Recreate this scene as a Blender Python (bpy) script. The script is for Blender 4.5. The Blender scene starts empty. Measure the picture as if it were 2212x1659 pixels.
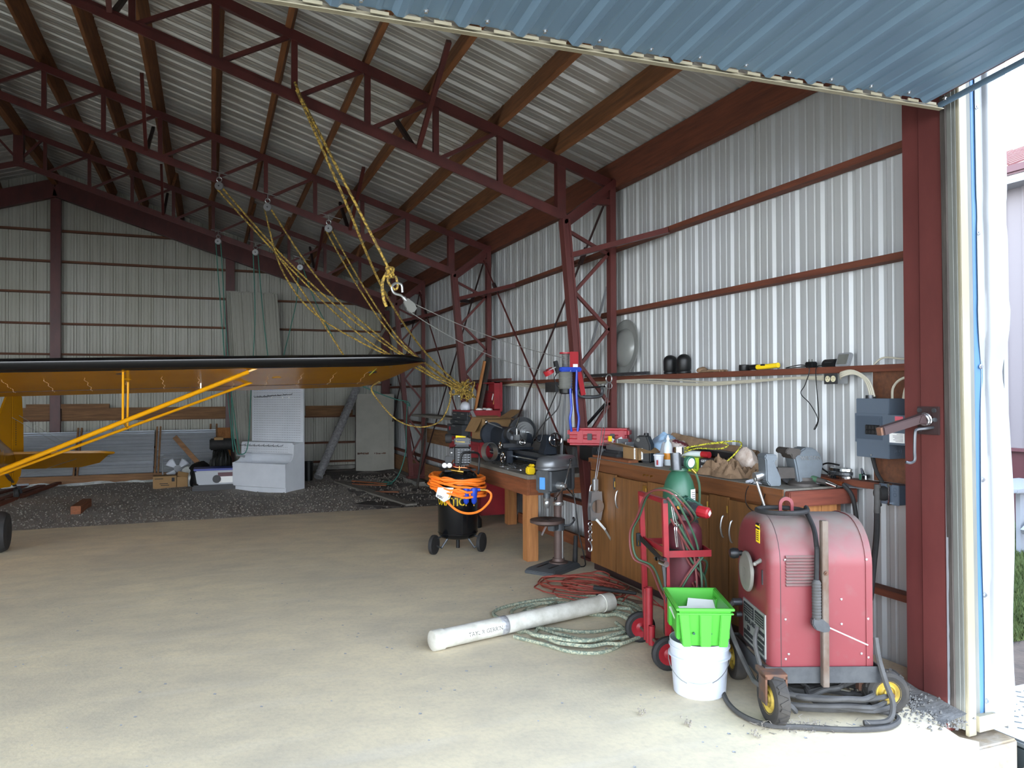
import bpy, bmesh, math, random
from mathutils import Vector as V, Matrix, noise
PI = math.pi
sin, cos = math.sin, math.cos
sc = bpy.context.scene
COL = sc.collection
random.seed(7)

# ------------------------------------------------------------------ camera
yaw, pit, rol = math.radians(21.4), math.radians(.69), math.radians(-.226)
fw = V((sin(yaw)*cos(pit), cos(yaw)*cos(pit), sin(pit)))
r0 = V((cos(yaw), -sin(yaw), 0)); u0 = r0.cross(fw)
rr = cos(rol)*r0 + sin(rol)*u0; uu = -sin(rol)*r0 + cos(rol)*u0
cd = bpy.data.cameras.new('camera'); cam = bpy.data.objects.new('camera', cd); COL.objects.link(cam)
cd.sensor_width = 36; cd.lens = 36*1661/2212; cd.clip_start = .05; cd.clip_end = 400
cam.matrix_world = Matrix(((rr.x, uu.x, -fw.x, 0), (rr.y, uu.y, -fw.y, 0), (rr.z, uu.z, -fw.z, 1.65), (0, 0, 0, 1)))
sc.camera = cam

# ------------------------------------------------------------------ sky, sun, exposure
SKY = 4.0
w = bpy.data.worlds.new('sky'); sc.world = w; w.use_nodes = True
nt = w.node_tree; nt.nodes.clear()
out = nt.nodes.new('ShaderNodeOutputWorld'); bg = nt.nodes.new('ShaderNodeBackground')
tc = nt.nodes.new('ShaderNodeTexCoord'); sep = nt.nodes.new('ShaderNodeSeparateXYZ'); rp = nt.nodes.new('ShaderNodeValToRGB')
nt.links.new(tc.outputs['Generated'], sep.inputs[0]); nt.links.new(sep.outputs['Z'], rp.inputs[0])
rp.color_ramp.elements[0].color = (.84, .89, .95, 1); rp.color_ramp.elements[1].color = (.22, .34, .58, 1)   # hazy clear day: white horizon, blue zenith
rp.color_ramp.elements.new(.42).color = (.60, .70, .86, 1)
nt.links.new(rp.outputs[0], bg.inputs[0]); bg.inputs[1].default_value = SKY
nt.links.new(bg.outputs[0], out.inputs[0])
sd = bpy.data.lights.new('sun', 'SUN'); so = bpy.data.objects.new('sun', sd); COL.objects.link(so)
sd.energy = 1.6; sd.angle = math.radians(3); sd.color = (1, .95, .86)
so.rotation_euler = V((-.55, -.35, -.75)).to_track_quat('-Z', 'Y').to_euler()
sc.view_settings.view_transform = 'Standard'; sc.view_settings.look = 'None'
sc.view_settings.gamma = 1; sc.view_settings.use_curve_mapping = False
sc.view_settings.exposure = 1.82
sc.cycles.max_bounces = 10; sc.cycles.diffuse_bounces = 6; sc.cycles.sample_clamp_indirect = 8
sc.cycles.use_denoising = True

# ------------------------------------------------------------------ materials
MATS = {}
def srgb(c):
    if isinstance(c, str): c = tuple(int(c[i:i+2], 16) for i in (0, 2, 4))
    return tuple((x/255/12.92 if x/255 <= .04045 else ((x/255+.055)/1.055)**2.4) for x in c)
def mat(name, col, rough=.6, metal=0, var=None, vs=6, vstretch=(1, 1, 1), amt=.5, bump=0, bs=40, detail=4, trans=0, lo=.35, hi=.65, spec=.5, bst=None, ior=1.45, alpha=1):
    m = bpy.data.materials.new(name); m.use_nodes = True
    n = m.node_tree.nodes; l = m.node_tree.links; b = n['Principled BSDF']
    c = srgb(col); b.inputs['Base Color'].default_value = (*c, 1)
    b.inputs['Roughness'].default_value = rough; b.inputs['Metallic'].default_value = metal
    b.inputs['Specular IOR Level'].default_value = spec; b.inputs['IOR'].default_value = ior
    if trans: b.inputs['Transmission Weight'].default_value = trans
    if alpha < 1: b.inputs['Alpha'].default_value = alpha
    if var or bump:
        t = n.new('ShaderNodeTexCoord'); mp = n.new('ShaderNodeMapping'); l.new(t.outputs['Object'], mp.inputs[0])
        mp.inputs['Scale'].default_value = vstretch
    if var:
        nz = n.new('ShaderNodeTexNoise'); nz.inputs['Scale'].default_value = vs; nz.inputs['Detail'].default_value = detail
        nz.inputs['Roughness'].default_value = .62
        l.new(mp.outputs[0], nz.inputs['Vector'])
        r = n.new('ShaderNodeValToRGB'); r.color_ramp.elements[0].position = lo; r.color_ramp.elements[1].position = hi
        l.new(nz.outputs['Fac'], r.inputs[0]); cc = srgb(var)
        r.color_ramp.elements[0].color = (*c, 1)
        r.color_ramp.elements[1].color = (*[a+(q-a)*amt*1 for a, q in zip(c, cc)], 1)
        l.new(r.outputs[0], b.inputs['Base Color'])
    if bump:
        nb = n.new('ShaderNodeTexNoise'); nb.inputs['Scale'].default_value = bs; nb.inputs['Detail'].default_value = 3
        mb2 = mp
        if bst:
            mb2 = n.new('ShaderNodeMapping'); l.new(t.outputs['Object'], mb2.inputs[0]); mb2.inputs['Scale'].default_value = bst
        l.new(mb2.outputs[0], nb.inputs['Vector'])
        bp = n.new('ShaderNodeBump'); bp.inputs['Strength'].default_value = bump; bp.inputs['Distance'].default_value = .01
        l.new(nb.outputs['Fac'], bp.inputs['Height']); l.new(bp.outputs[0], b.inputs['Normal'])
    MATS[name] = m
    return m
def M(n): return MATS[n]
def wood(name, col, var, axis, rough=.75, amt=.9):
    s = [9, 9, 9]; s['xyz'.index(axis)] = .7
    return mat(name, col, rough, 0, var, 3.2, tuple(s), amt, .25, 3.5, 6, lo=.3, hi=.72)
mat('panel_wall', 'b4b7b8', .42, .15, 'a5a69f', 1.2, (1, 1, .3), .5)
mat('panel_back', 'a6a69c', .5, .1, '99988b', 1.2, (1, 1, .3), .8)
mat('panel_roof', 'c4c4c1', .38, .35, 'a9a9a4', 1.0, (1, 1, 1), .7)
mat('red_steel', '582a27', .42, 0, '44211f', 5, (1, 1, .4), .8)
mat('red_steel_near', '5f322f', .38, 0, '512a28', 6, (1, 1, .4), .7, .05, 60)
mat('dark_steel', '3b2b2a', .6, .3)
wood('purlin_wood', '8a5a36', '5d3a24', 'y')
wood('girt_wood_y', '74402c', '4c2a1f', 'y')
wood('girt_wood_x', '70472f', '4a3024', 'x')
wood('plank_x', '8d6744', '5e432d', 'x')
wood('plank_y', '8d6744', '5e432d', 'y')
wood('plank_z', '8d6744', '5e432d', 'z')
wood('bench_wood_z', 'b07845', '7f512c', 'z')
wood('bench_wood_x', '8b5130', '5f3820', 'x')
wood('bench_wood_y', '8b5130', '5f3820', 'y')
wood('oak_door', '80562f', '5b3d20', 'z', .5)
wood('oak_rail', '7a4c2c', '5a371f', 'y', .5)
wood('block_wood', '7c4030', '532a20', 'x')
wood('grey_wood', '847f75', '5f5b54', 'y')
mat('slab', 'd8c9a8', .72, 0, 'b3a995', .8, (1, 1, 1), .75, .12, 55, 9, lo=.32, hi=.72)
def slab_detail():                                          # worn concrete: broad grey stains, fine mottling, pale scuffs
    m = MATS['slab']; n = m.node_tree.nodes; l = m.node_tree.links; b = n['Principled BSDF']
    src = b.inputs['Base Color'].links[0].from_socket; t = n.new('ShaderNodeTexCoord')
    for sc_, lo, hi, a, dark, st in ((3.2, .40, .75, .30, (.26, .245, .22, 1), (1, 1.6, 1)), (30, .45, .75, .22, (.24, .23, .21, 1), (1, 1, 1)), (2.2, .58, .80, .45, (.64, .58, .47, 1), (.35, 2.4, 1))):
        mp = n.new('ShaderNodeMapping'); mp.inputs['Scale'].default_value = st; mp.inputs['Rotation'].default_value = (0, 0, .4); l.new(t.outputs['Object'], mp.inputs[0])
        z = n.new('ShaderNodeTexNoise'); z.inputs['Scale'].default_value = sc_; z.inputs['Detail'].default_value = 7; l.new(mp.outputs[0], z.inputs['Vector'])
        r = n.new('ShaderNodeMapRange'); r.inputs['From Min'].default_value = lo; r.inputs['From Max'].default_value = hi; r.inputs['To Max'].default_value = a; l.new(z.outputs['Fac'], r.inputs['Value'])
        x = n.new('ShaderNodeMix'); x.data_type = 'RGBA'; l.new(r.outputs[0], x.inputs['Factor']); l.new(src, x.inputs['A']); x.inputs['B'].default_value = dark; src = x.outputs['Result']
    l.new(src, b.inputs['Base Color'])
slab_detail()
mat('gravel', 'a09a92', .95, 0, '7b756d', 26, (1, 1, 1), .9, .9, 45, 6)
mat('soil', '6a6662', .95, 0, '4a4744', 8, (1, 1, 1), .9, .8, 40, 6)
mat('stone', '8a847b', .9, 0, '625d55', 18, (1, 1, 1), .9)
mat('concrete', '8e8c85', .9, 0, '6b6963', 5, (1, 1, 1), .8, .5, 25, 6)
mat('concrete_tan', '7e6d54', .9, 0, '948d80', 7, (1, 1, 1), .9, .6, 30, 6)
mat('taxiway', '857c6c', .9, 0, '6e675a', 2, (1, 1, 1), .8, .3, 40)
mat('apron', '8a7c66', .9, 0, '766a58', 2, (1, 1, 1), .8, .3, 40)
mat('blue_sheet', '5d7487', .38, .1, '68808f', 1.3, (1, 1, 1), .6)
mat('blue_sheet_out', '45688c', .4, 0)
mat('cream_trim', '8d8772', .5, 0, '7d755f', 4, (1, 1, .3), .7)
mat('white_trim', '85888b', .4, 0)
mat('grey_trim', '6a6b65', .6, 0, '585954', 9, (1, 1, .2), .7)
mat('weathered', '453f3a', .9, 0, '2f2a26', 14, (1, 1, .2), .9, .5, 40)
mat('screw', 'b9bdc0', .25, .9)
mat('steel', 'b4b6b6', .3, .85)
mat('steel_dark', '5a5c5e', .4, .7, '44464a', 12, (1, 1, 1), .7)
mat('chrome', 'd8dadb', .12, 1)
mat('rusty', '6a4a38', .8, .2, '47403c', 14, (1, 1, 1), .9)
mat('black', '131415', .45)
mat('black_gloss', '0c0d0f', .18)
mat('black_rubber', '1c1c1c', .75, 0, '2c2a29', 20, (1, 1, 1), .6)
mat('grey_rubber', '4a4947', .8, 0, '393734', 14, (1, 1, 1), .7)
mat('white', 'eceef0', .45)
mat('white_plastic', 'c6cad2', .4, 0, 'b5bac2', 6, (1, 1, 1), .6)
mat('paper', 'e8e8e4', .8)
mat('ink', '202124', .7)
mat('red', '9e2028', .4)
mat('red_case', '9c222c', .45)
mat('red_cart', '8f1f27', .45, 0, '74191f', 9, (1, 1, 1), .7)
mat('maroon', '55212a', .45, 0, '471a22', 7, (1, 1, .4), .8)
mat('yellow', 'f2cf1f', .5)
mat('tan_box', '94754e', .85, 0, '836643', 5, (1, 1, 1), .7)
mat('kraft', '8b7259', .85, 0, '715a45', 12, (1, 1, 1), .8, .4, 20)
mat('green_tank', '33604a', .4, 0, '274d3b', 6, (1, 1, .5), .7)
mat('dark_green', '1f4a3c', .4)
mat('brass', 'c49a4a', .3, .9)
mat('copper', 'b0623f', .35, .9)
mat('blue', '1d3fa8', .35)
mat('orange', 'f47f27', .4)
mat('navy', '1c222b', .45, .2, '2c333c', 14, (1, 1, 1), .7)
# ------------------------------------------------------------------ mesh helpers
WL = {}                                     # world location of every root or part
class MB:
    def __init__(s): s.v = []; s.f = []; s.M = None
    def at(s, m): s.M = m; return s
    def add(s, vs, fs):
        o = len(s.v)
        for p in vs:
            p = V(p)
            s.v.append(s.M @ p if s.M else p)
        s.f += [tuple(i+o for i in f) for f in fs]
        return s
    def box(s, x0, x1, y0, y1, z0, z1):
        return s.add([(x0, y0, z0), (x1, y0, z0), (x1, y1, z0), (x0, y1, z0), (x0, y0, z1), (x1, y0, z1), (x1, y1, z1), (x0, y1, z1)],
                     [(3, 2, 1, 0), (4, 5, 6, 7), (0, 1, 5, 4), (1, 2, 6, 5), (2, 3, 7, 6), (3, 0, 4, 7)])
    def cb(s, c, d):
        return s.box(c[0]-d[0]/2, c[0]+d[0]/2, c[1]-d[1]/2, c[1]+d[1]/2, c[2]-d[2]/2, c[2]+d[2]/2)
    def bar(s, a, b, w, h=None, up=(0, 0, 1)):          # rectangular bar from a to b; w across, h along "up"
        h = h or w; a = V(a); b = V(b); d = (b-a).normalized(); up = V(up)
        if abs(d.dot(up)) > .98: up = V((0, 1, 0))
        x = d.cross(up).normalized(); y = x.cross(d)
        vs = [p+x*i*w/2+y*j*h/2 for p in (a, b) for i, j in ((-1, -1), (1, -1), (1, 1), (-1, 1))]
        return s.add(vs, [(0, 1, 2, 3), (7, 6, 5, 4), (0, 4, 5, 1), (1, 5, 6, 2), (2, 6, 7, 3), (3, 7, 4, 0)])
    def cyl(s, a, b, r, r2=None, n=14, cap=True):
        a = V(a); b = V(b); r2 = r if r2 is None else r2; d = (b-a).normalized()
        u = d.cross(V((0, 0, 1)) if abs(d.z) < .9 else V((1, 0, 0))).normalized(); v = d.cross(u)
        vs = [p+(u*cos(t)+v*sin(t))*q for p, q in ((a, r), (b, r2)) for t in [2*PI*i/n for i in range(n)]]
        fs = [(i, (i+1) % n, n+(i+1) % n, n+i) for i in range(n)]
        if cap: fs += [tuple(range(n-1, -1, -1)), tuple(range(n, 2*n))]
        return s.add(vs, fs)
    def tube(s, pts, r, n=7, closed=False, cap=True):
        pts = [V(p) for p in pts]; L = len(pts); vs = []; prev = None
        for i, p in enumerate(pts):
            if closed: d = pts[(i+1) % L]-pts[i-1]
            else: d = pts[min(i+1, L-1)]-pts[max(i-1, 0)]
            if d.length < 1e-9: d = V((0, 0, 1))
            d.normalize()
            if prev is None:
                u = d.cross(V((0, 0, 1)) if abs(d.z) < .9 else V((1, 0, 0))).normalized()
            else:
                u = (prev-d*prev.dot(d))
                u = u.normalized() if u.length > 1e-6 else d.orthogonal().normalized()
            prev = u; v = d.cross(u); q = r(i/(L-1)) if callable(r) else r
            vs += [p+(u*cos(2*PI*k/n)+v*sin(2*PI*k/n))*q for k in range(n)]
        fs = []
        for i in range(L if closed else L-1):
            j = (i+1) % L
            fs += [(i*n+k, i*n+(k+1) % n, j*n+(k+1) % n, j*n+k) for k in range(n)]
        if cap and not closed: fs += [tuple(range(n-1, -1, -1)), tuple(range((L-1)*n, L*n))]
        return s.add(vs, fs)
    def lathe(s, prof, c=(0, 0, 0), axis=(0, 0, 1), n=24, cap=True):   # prof: (radius, height)
        c = V(c); d = V(axis).normalized(); u = d.cross(V((0, 0, 1)) if abs(d.z) < .9 else V((1, 0, 0))).normalized(); v = d.cross(u)
        vs = [c+d*h+(u*cos(2*PI*k/n)+v*sin(2*PI*k/n))*max(q, 1e-4) for q, h in prof for k in range(n)]
        L = len(prof); fs = [(i*n+k, i*n+(k+1) % n, (i+1)*n+(k+1) % n, (i+1)*n+k) for i in range(L-1) for k in range(n)]
        if cap: fs += [tuple(range(n-1, -1, -1)), tuple(range((L-1)*n, L*n))]
        return s.add(vs, fs)
    def prism(s, poly, o, ex, ey, ez):                   # polygon in (ex,ey) at o, extruded along ez (full vector)
        o = V(o); ex = V(ex); ey = V(ey); ez = V(ez); n = len(poly)
        vs = [o+ex*a+ey*b for a, b in poly]; vs += [p+ez for p in vs]
        return s.add(vs, [tuple(range(n-1, -1, -1)), tuple(range(n, 2*n))]+[(i, (i+1) % n, n+(i+1) % n, n+i) for i in range(n)])
    def grid(s, fn, nu, nv):
        vs = [fn(i/nu, j/nv) for j in range(nv+1) for i in range(nu+1)]
        return s.add(vs, [(j*(nu+1)+i, j*(nu+1)+i+1, (j+1)*(nu+1)+i+1, (j+1)*(nu+1)+i) for j in range(nv) for i in range(nu)])
    def ball(s, c, r, n=12, m=8):
        R = r if isinstance(r, (tuple, list)) else (r, r, r)
        return s.grid(lambda a, b: (c[0]+R[0]*cos(2*PI*a)*sin(PI*b), c[1]+R[1]*sin(2*PI*a)*sin(PI*b), c[2]-R[2]*cos(PI*b)), n, m)
    def ring(s, c, r, t, axis=(0, 0, 1), n=24, k=7):
        c = V(c); d = V(axis).normalized(); u = d.orthogonal().normalized(); v = d.cross(u)
        return s.tube([c+(u*cos(2*PI*i/n)+v*sin(2*PI*i/n))*r for i in range(n)], t, k, True)
def bm_of(mb, bevel=0, seg=2, recalc=True, weld=False):
    bm = bmesh.new()
    vs = [bm.verts.new(p) for p in mb.v]
    for f in mb.f:
        try: bm.faces.new([vs[i] for i in f])
        except ValueError: pass
    if weld: bmesh.ops.remove_doubles(bm, verts=bm.verts, dist=1e-5)
    if recalc: bmesh.ops.recalc_face_normals(bm, faces=bm.faces)
    if bevel:
        ed = [e for e in bm.edges if len(e.link_faces) == 2 and e.calc_face_angle(0) > .5]
        bmesh.ops.bevel(bm, geom=ed, offset=bevel, segments=seg, affect='EDGES', clamp_overlap=True)
    return bm
def link(o, parent=None):
    COL.objects.link(o)
    if parent: o.parent = parent
    return o
def obj(name, mb, m, parent=None, smooth=None, bevel=0, seg=2, label=None, thick=0, sub=0, weld=False):
    org = WL.get(parent, V((0, 0, 0))) if parent else V((0, 0, 0))
    if not isinstance(mb, MB):
        me = mb
    else:
        for p in mb.v: p -= org
        bm = bm_of(mb, bevel, seg, weld=weld or sub)
        me = bpy.data.meshes.new(name); bm.to_mesh(me); bm.free()
        for p in mb.v: p += org
    o = bpy.data.objects.new(name, me)
    if m: me.materials.append(M(m) if isinstance(m, str) else m)
    if smooth is None: smooth = 35
    if smooth:
        me.polygons.foreach_set('use_smooth', [True]*len(me.polygons))
        try: me.set_sharp_from_angle(angle=math.radians(smooth))
        except Exception: pass
    if thick:
        md = o.modifiers.new('thick', 'SOLIDIFY'); md.thickness = thick; md.offset = 0
    if sub:
        md = o.modifiers.new('sub', 'SUBSURF'); md.levels = md.render_levels = sub
    link(o, parent); WL[o] = org
    if label: o['label'] = label
    return o
def tag(o, label=None, cat=None, group=None, kind=None):
    for k, v in (('label', label), ('category', cat), ('group', group), ('kind', kind)):
        if v: o[k] = v
    return o
def thing(name, loc, label, cat, group=None):
    o = bpy.data.objects.new(name, None); o.location = loc; o.empty_display_size = .05
    COL.objects.link(o); WL[o] = V(loc)
    return tag(o, label, cat, group)
def solo(name, mb, m, label, cat, group=None, **k):       # a thing that is one mesh, its origin at its base
    lo = V((min(p.x for p in mb.v)+max(p.x for p in mb.v), min(p.y for p in mb.v)+max(p.y for p in mb.v), 2*min(p.z for p in mb.v)))/2
    for p in mb.v: p -= lo
    o = obj(name, mb, m, None, **k); o.location = lo; WL[o] = lo
    return tag(o, label, cat, group)
def struct(name, mb=None, m=None, **k):
    if mb is None:
        o = bpy.data.objects.new(name, None); COL.objects.link(o); WL[o] = V((0, 0, 0))
    else: o = obj(name, mb, m, **k)
    o['kind'] = 'structure'; return o
def dup(root, loc, rz=None, label=None):
    r = root.copy(); COL.objects.link(r); r.location = loc
    if rz is not None: r.rotation_euler = (0, 0, rz)
    if label: r['label'] = label
    WL[r] = V(loc)
    for ch in list(root.children):
        c = ch.copy(); COL.objects.link(c); c.parent = r
        for g in ch.children:
            d = g.copy(); COL.objects.link(d); d.parent = c
    return r
def text(s, size, fn, depth=.001, align='CENTER', weight=0):      # flat lettering mapped through fn(x,y,z) -> world
    cu = bpy.data.curves.new('t', 'FONT'); cu.body = s; cu.size = size; cu.align_x = align; cu.align_y = 'CENTER'
    cu.extrude = depth; cu.resolution_u = 2; cu.offset = weight
    o = bpy.data.objects.new('t', cu); COL.objects.link(o)
    dg = bpy.context.evaluated_depsgraph_get(); me = bpy.data.meshes.new_from_object(o.evaluated_get(dg))
    mb = MB(); mb.add([fn(v.co.x, v.co.y, v.co.z) for v in me.vertices], [tuple(p.vertices) for p in me.polygons])
    bpy.data.objects.remove(o); bpy.data.meshes.remove(me)
    return mb
def plane_map(o, ex, ey):
    o = V(o); ex = V(ex).normalized(); ey = V(ey).normalized(); ez = ex.cross(ey)
    return lambda x, y, z: o+ex*x+ey*y+ez*z
def TR(loc, rz=0, rx=0, ry=0):
    return Matrix.Translation(loc) @ Matrix.Rotation(rz, 4, 'Z') @ Matrix.Rotation(ry, 4, 'Y') @ Matrix.Rotation(rx, 4, 'X')
def smooth_path(pts, k=6):                                # Catmull-Rom through pts
    P = [V(p) for p in pts]; out = []
    for i in range(len(P)-1):
        a = P[max(i-1, 0)]; b = P[i]; c = P[i+1]; d = P[min(i+2, len(P)-1)]
        for t in [j/k for j in range(k)]:
            out.append(.5*((2*b)+(c-a)*t+(2*a-5*b+4*c-d)*t*t+(3*b-a-3*c+d)*t**3))
    return out+[P[-1]]
def sag(a, b, s, n=10):
    a = V(a); b = V(b)
    return [a.lerp(b, i/n)-V((0, 0, s*4*(i/n)*(1-i/n))) for i in range(n+1)]
def wob(p, s=1, a=.01):
    return V(p)+noise.noise_vector(V(p)*s)*a
# ------------------------------------------------------------------ the building shell
WX, WL_, YB, YF, RX = 3.9, -9.6, 17.6, 2.85, -2.85        # right wall, left wall, back wall, front, ridge
def zr(x): return 3.91+(3.9-(x if x >= RX else 2*RX-x))*.322
def profile(pitch, n=4, h=.019):
    pts = []
    for k in range(n):
        s = k*pitch
        pts += [(s-.034, 0), (s-.013, h), (s+.013, h), (s+.034, 0)]
        for q in (1, 2):
            c = s+pitch*q/3
            pts += [(c-.013, 0), (c-.006, .0045), (c+.006, .0045), (c+.013, 0)]
    s = n*pitch
    return pts+[(s-.034, 0), (s-.013, h), (s+.013, h), (s+.03, 0)]
def sheet(fn, L0, L1, pitch, cuts=1, h=.019, n=4):        # fn(s along width, t along length 0..1, bulge)
    pr = profile(pitch, n, h); mb = MB(); m = len(pr)
    vs = [fn(s, t/cuts, b) for t in range(cuts+1) for s, b in pr]
    fs = [(t*m+i, t*m+i+1, (t+1)*m+i+1, (t+1)*m+i) for t in range(cuts) for i in range(m-1)]
    return mb.add(vs, fs)
# --- right wall
wr = struct('wall_right'); wr['label'] = 'right corrugated metal wall with timber girts'
PW = .245
y = 3.853-PW*4; k = 0
while y < YB:
    off = .0015*(k % 2)
    mb = sheet(lambda s, t, b: (WX+b+off, min(y+s, YB+.02), -.12+(zr(WX)+.16+.12)*t), 0, 1, PW)
    obj('wall_panel', mb, 'panel_wall', wr, smooth=12); y += PW*4; k += 1
GZ = [3.115, 2.46, 1.795, 1.07, .43]
for z in GZ:
    y0 = 2.95
    for y1 in ((6.85, 10.55, 14.25, 17.55)):
        obj('girt', MB().box(3.8, 3.895, y0, y1-.003, z-.021, z+.021), 'girt_wood_y', wr, bevel=.004); y0 = y1
obj('girt', MB().box(3.8, 3.89, 3.0, 17.5, 3.716, 4.0), 'girt_wood_y', wr, bevel=.004)       # eave timber
obj('plank', MB().box(3.775, 3.798, 10.75, 14.02, .74, 1.0), 'plank_y', wr)
obj('plank', MB().box(3.78, 3.8, 12.9, 17.4, .02, .33), 'plank_y', wr)
obj('plank', MB().box(3.45, 3.78, 10.75, 13.9, 1.235, 1.275), 'grey_wood', wr)
obj('footing', MB().box(3.62, 4.0, 10.97, 17.6, -.4, .0), 'concrete', wr, bevel=.03)
obj('sill', MB().box(3.86, 4.0, 3.0, 11, -.3, -.03), 'concrete', wr)
# --- back wall
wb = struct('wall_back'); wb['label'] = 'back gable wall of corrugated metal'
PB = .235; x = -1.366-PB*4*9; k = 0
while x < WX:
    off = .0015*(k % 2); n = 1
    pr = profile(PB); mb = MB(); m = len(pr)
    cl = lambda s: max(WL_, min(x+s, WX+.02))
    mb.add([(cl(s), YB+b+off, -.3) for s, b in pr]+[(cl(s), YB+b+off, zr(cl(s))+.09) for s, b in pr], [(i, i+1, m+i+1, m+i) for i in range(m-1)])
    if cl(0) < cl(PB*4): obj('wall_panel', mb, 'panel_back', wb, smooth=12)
    x += PB*4; k += 1
for z in (4.923, 4.311, 3.691, 3.071, 2.461, 1.86, 1.15, .565, .141):
    hw = min(6.75, (6.02-z)/.322) if z > 3.9 else 6.75
    for a, b in ((RX-hw, -2.85), (-2.85, .385), (.385, RX+hw)):
        a = max(a, WL_+.02); b = min(b, 3.88)
        if b > a: obj('girt', MB().box(a, b-.003, YB-.1, YB-.003, z-.02, z+.02), 'girt_wood_x', wb)
obj('plank', MB().box(-6, -2.9, YB-.14, YB-.105, 1.16, 1.4), 'plank_x', wb)
obj('plank', MB().box(-2.75, .33, YB-.14, YB-.105, 1.14, 1.39), 'plank_x', wb)
obj('plank', MB().box(1.95, 2.98, YB-.14, YB-.105, 1.16, 1.39), 'plank_x', wb)
obj('plank', MB().box(-3.35, -1.9, YB-.2, YB-.145, 1.38, 1.47), 'plank_x', wb)
obj('footing', MB().box(WL_, 3.9, YB-.12, YB+.1, -.4, .05), 'concrete', wb)
for x, top in ((-2.85, 5.75), (.385, 4.75), (3.72, 3.55), (-6.1, 4.75)):
    p = obj('post', MB().box(x-.09, x+.09, YB-.24, YB-.11, 0, top), 'red_steel', wb, bevel=.006)
for sgn in (1, -1):
    f = lambda d: RX+sgn*(d-RX)
    a, b = V((RX, YB-.27, zr(RX)-.36)), V((f(3.7), YB-.27, zr(3.7)-.36))
    obj('rafter', MB().bar(a, b, .14, .34), 'red_steel', wb, bevel=.006)
# --- left wall and the front strip left of the door
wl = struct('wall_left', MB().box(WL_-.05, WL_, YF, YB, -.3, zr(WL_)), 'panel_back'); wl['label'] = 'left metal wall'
# --- roof
ce = struct('ceiling'); ce['label'] = 'gable roof of ribbed metal sheets on timber purlins'
y = 2.2; k = 0
while y < YB+.2:
    for sgn in (1, -1):
        x0, x1 = (WX+.15, RX) if sgn > 0 else (WL_-.15, RX)
        off = .002*(k % 2)
        mb = sheet(lambda s, t, b: (x0+(x1-x0)*t, y+s, zr(x0+(x1-x0)*t)+.07+b+off), 0, 1, PW, h=.03)
        obj('roof_panel', mb, 'panel_roof', ce, smooth=12)
    y += PW*4; k += 1
NX = [3.2-.632*i for i in range(10)]
for sgn in (1, -1):
    for i, xx in enumerate(NX[:-1]):
        x = xx if sgn > 0 else 2*RX-xx
        y0 = 2.95
        for y1 in (6.85, 10.55, 14.25, 17.5):
            jog = .045*(1 if (i+int(y1)) % 2 else -1)
            mb = MB(); tilt = -.322*sgn
            a, b = V((x+jog*.5, y0-.06, zr(x)-.045)), V((x+jog*.5, y1+.06, zr(x)-.045))
            obj('purlin', mb.bar(a, b, .05, .235, (.3*sgn, 0, .95)), 'purlin_wood', ce, bevel=.004); y0 = y1
obj('ridge_beam', MB().box(RX-.05, RX+.05, 2.9, 17.5, zr(RX)-.3, zr(RX)-.06), 'purlin_wood', ce)
# --- roof trusses: chords, verticals, diagonals
TRUSS = ('front roof truss of red steel angle, nearest the open door', 'middle roof truss of red steel angle, with yellow ropes on pulleys', 'rear roof truss of red steel angle close to the back gable')
for ti, yt in enumerate((6.85, 10.55, 14.25)):
    t = thing('roof_truss', (RX, yt, 3.4), TRUSS[ti], 'truss')
    tz = lambda x: zr(x)-.2; bz = lambda x: zr(x)-.725
    for sgn in (1, -1):
        f = lambda x: x if sgn > 0 else 2*RX-x
        obj('top_chord', MB().bar((RX, yt, tz(RX)), (f(3.78), yt, tz(3.78)), .09, .075).bar((RX, yt-.04, tz(RX)-.03), (f(3.78), yt-.04, tz(3.78)-.03), .012, .05), 'red_steel', t, bevel=.004)
        obj('bottom_chord', MB().bar((RX, yt, bz(RX)), (f(3.24), yt, bz(3.24)), .085, .07).bar((RX, yt-.05, bz(RX)-.03), (f(3.24), yt-.05, bz(3.24)-.03), .012, .07), 'red_steel', t, bevel=.004)
        for i, xx in enumerate(NX):
            if xx < RX+.1: continue
            wd = .09 if i == 0 else .052
            obj('vertical', MB().bar((f(xx), yt, bz(xx)), (f(xx), yt, tz(xx)), wd, wd*.9), 'red_steel', t)
            if i > 0:
                nx = max(xx-.632+.05, RX)
                obj('diagonal', MB().bar((f(xx-.05), yt-.01, tz(xx)-.02), (f(nx), yt-.01, bz(nx)+.03), .036, .036), 'red_steel', t)
    for xx in (1.76, -.75):
        for s in (-1, 1):
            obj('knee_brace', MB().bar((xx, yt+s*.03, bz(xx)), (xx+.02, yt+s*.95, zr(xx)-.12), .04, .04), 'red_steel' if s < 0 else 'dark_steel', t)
    obj('king_post', MB().bar((RX, yt, bz(RX)-.05), (RX, yt, tz(RX)+.02), .14, .14), 'red_steel', t)
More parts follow.
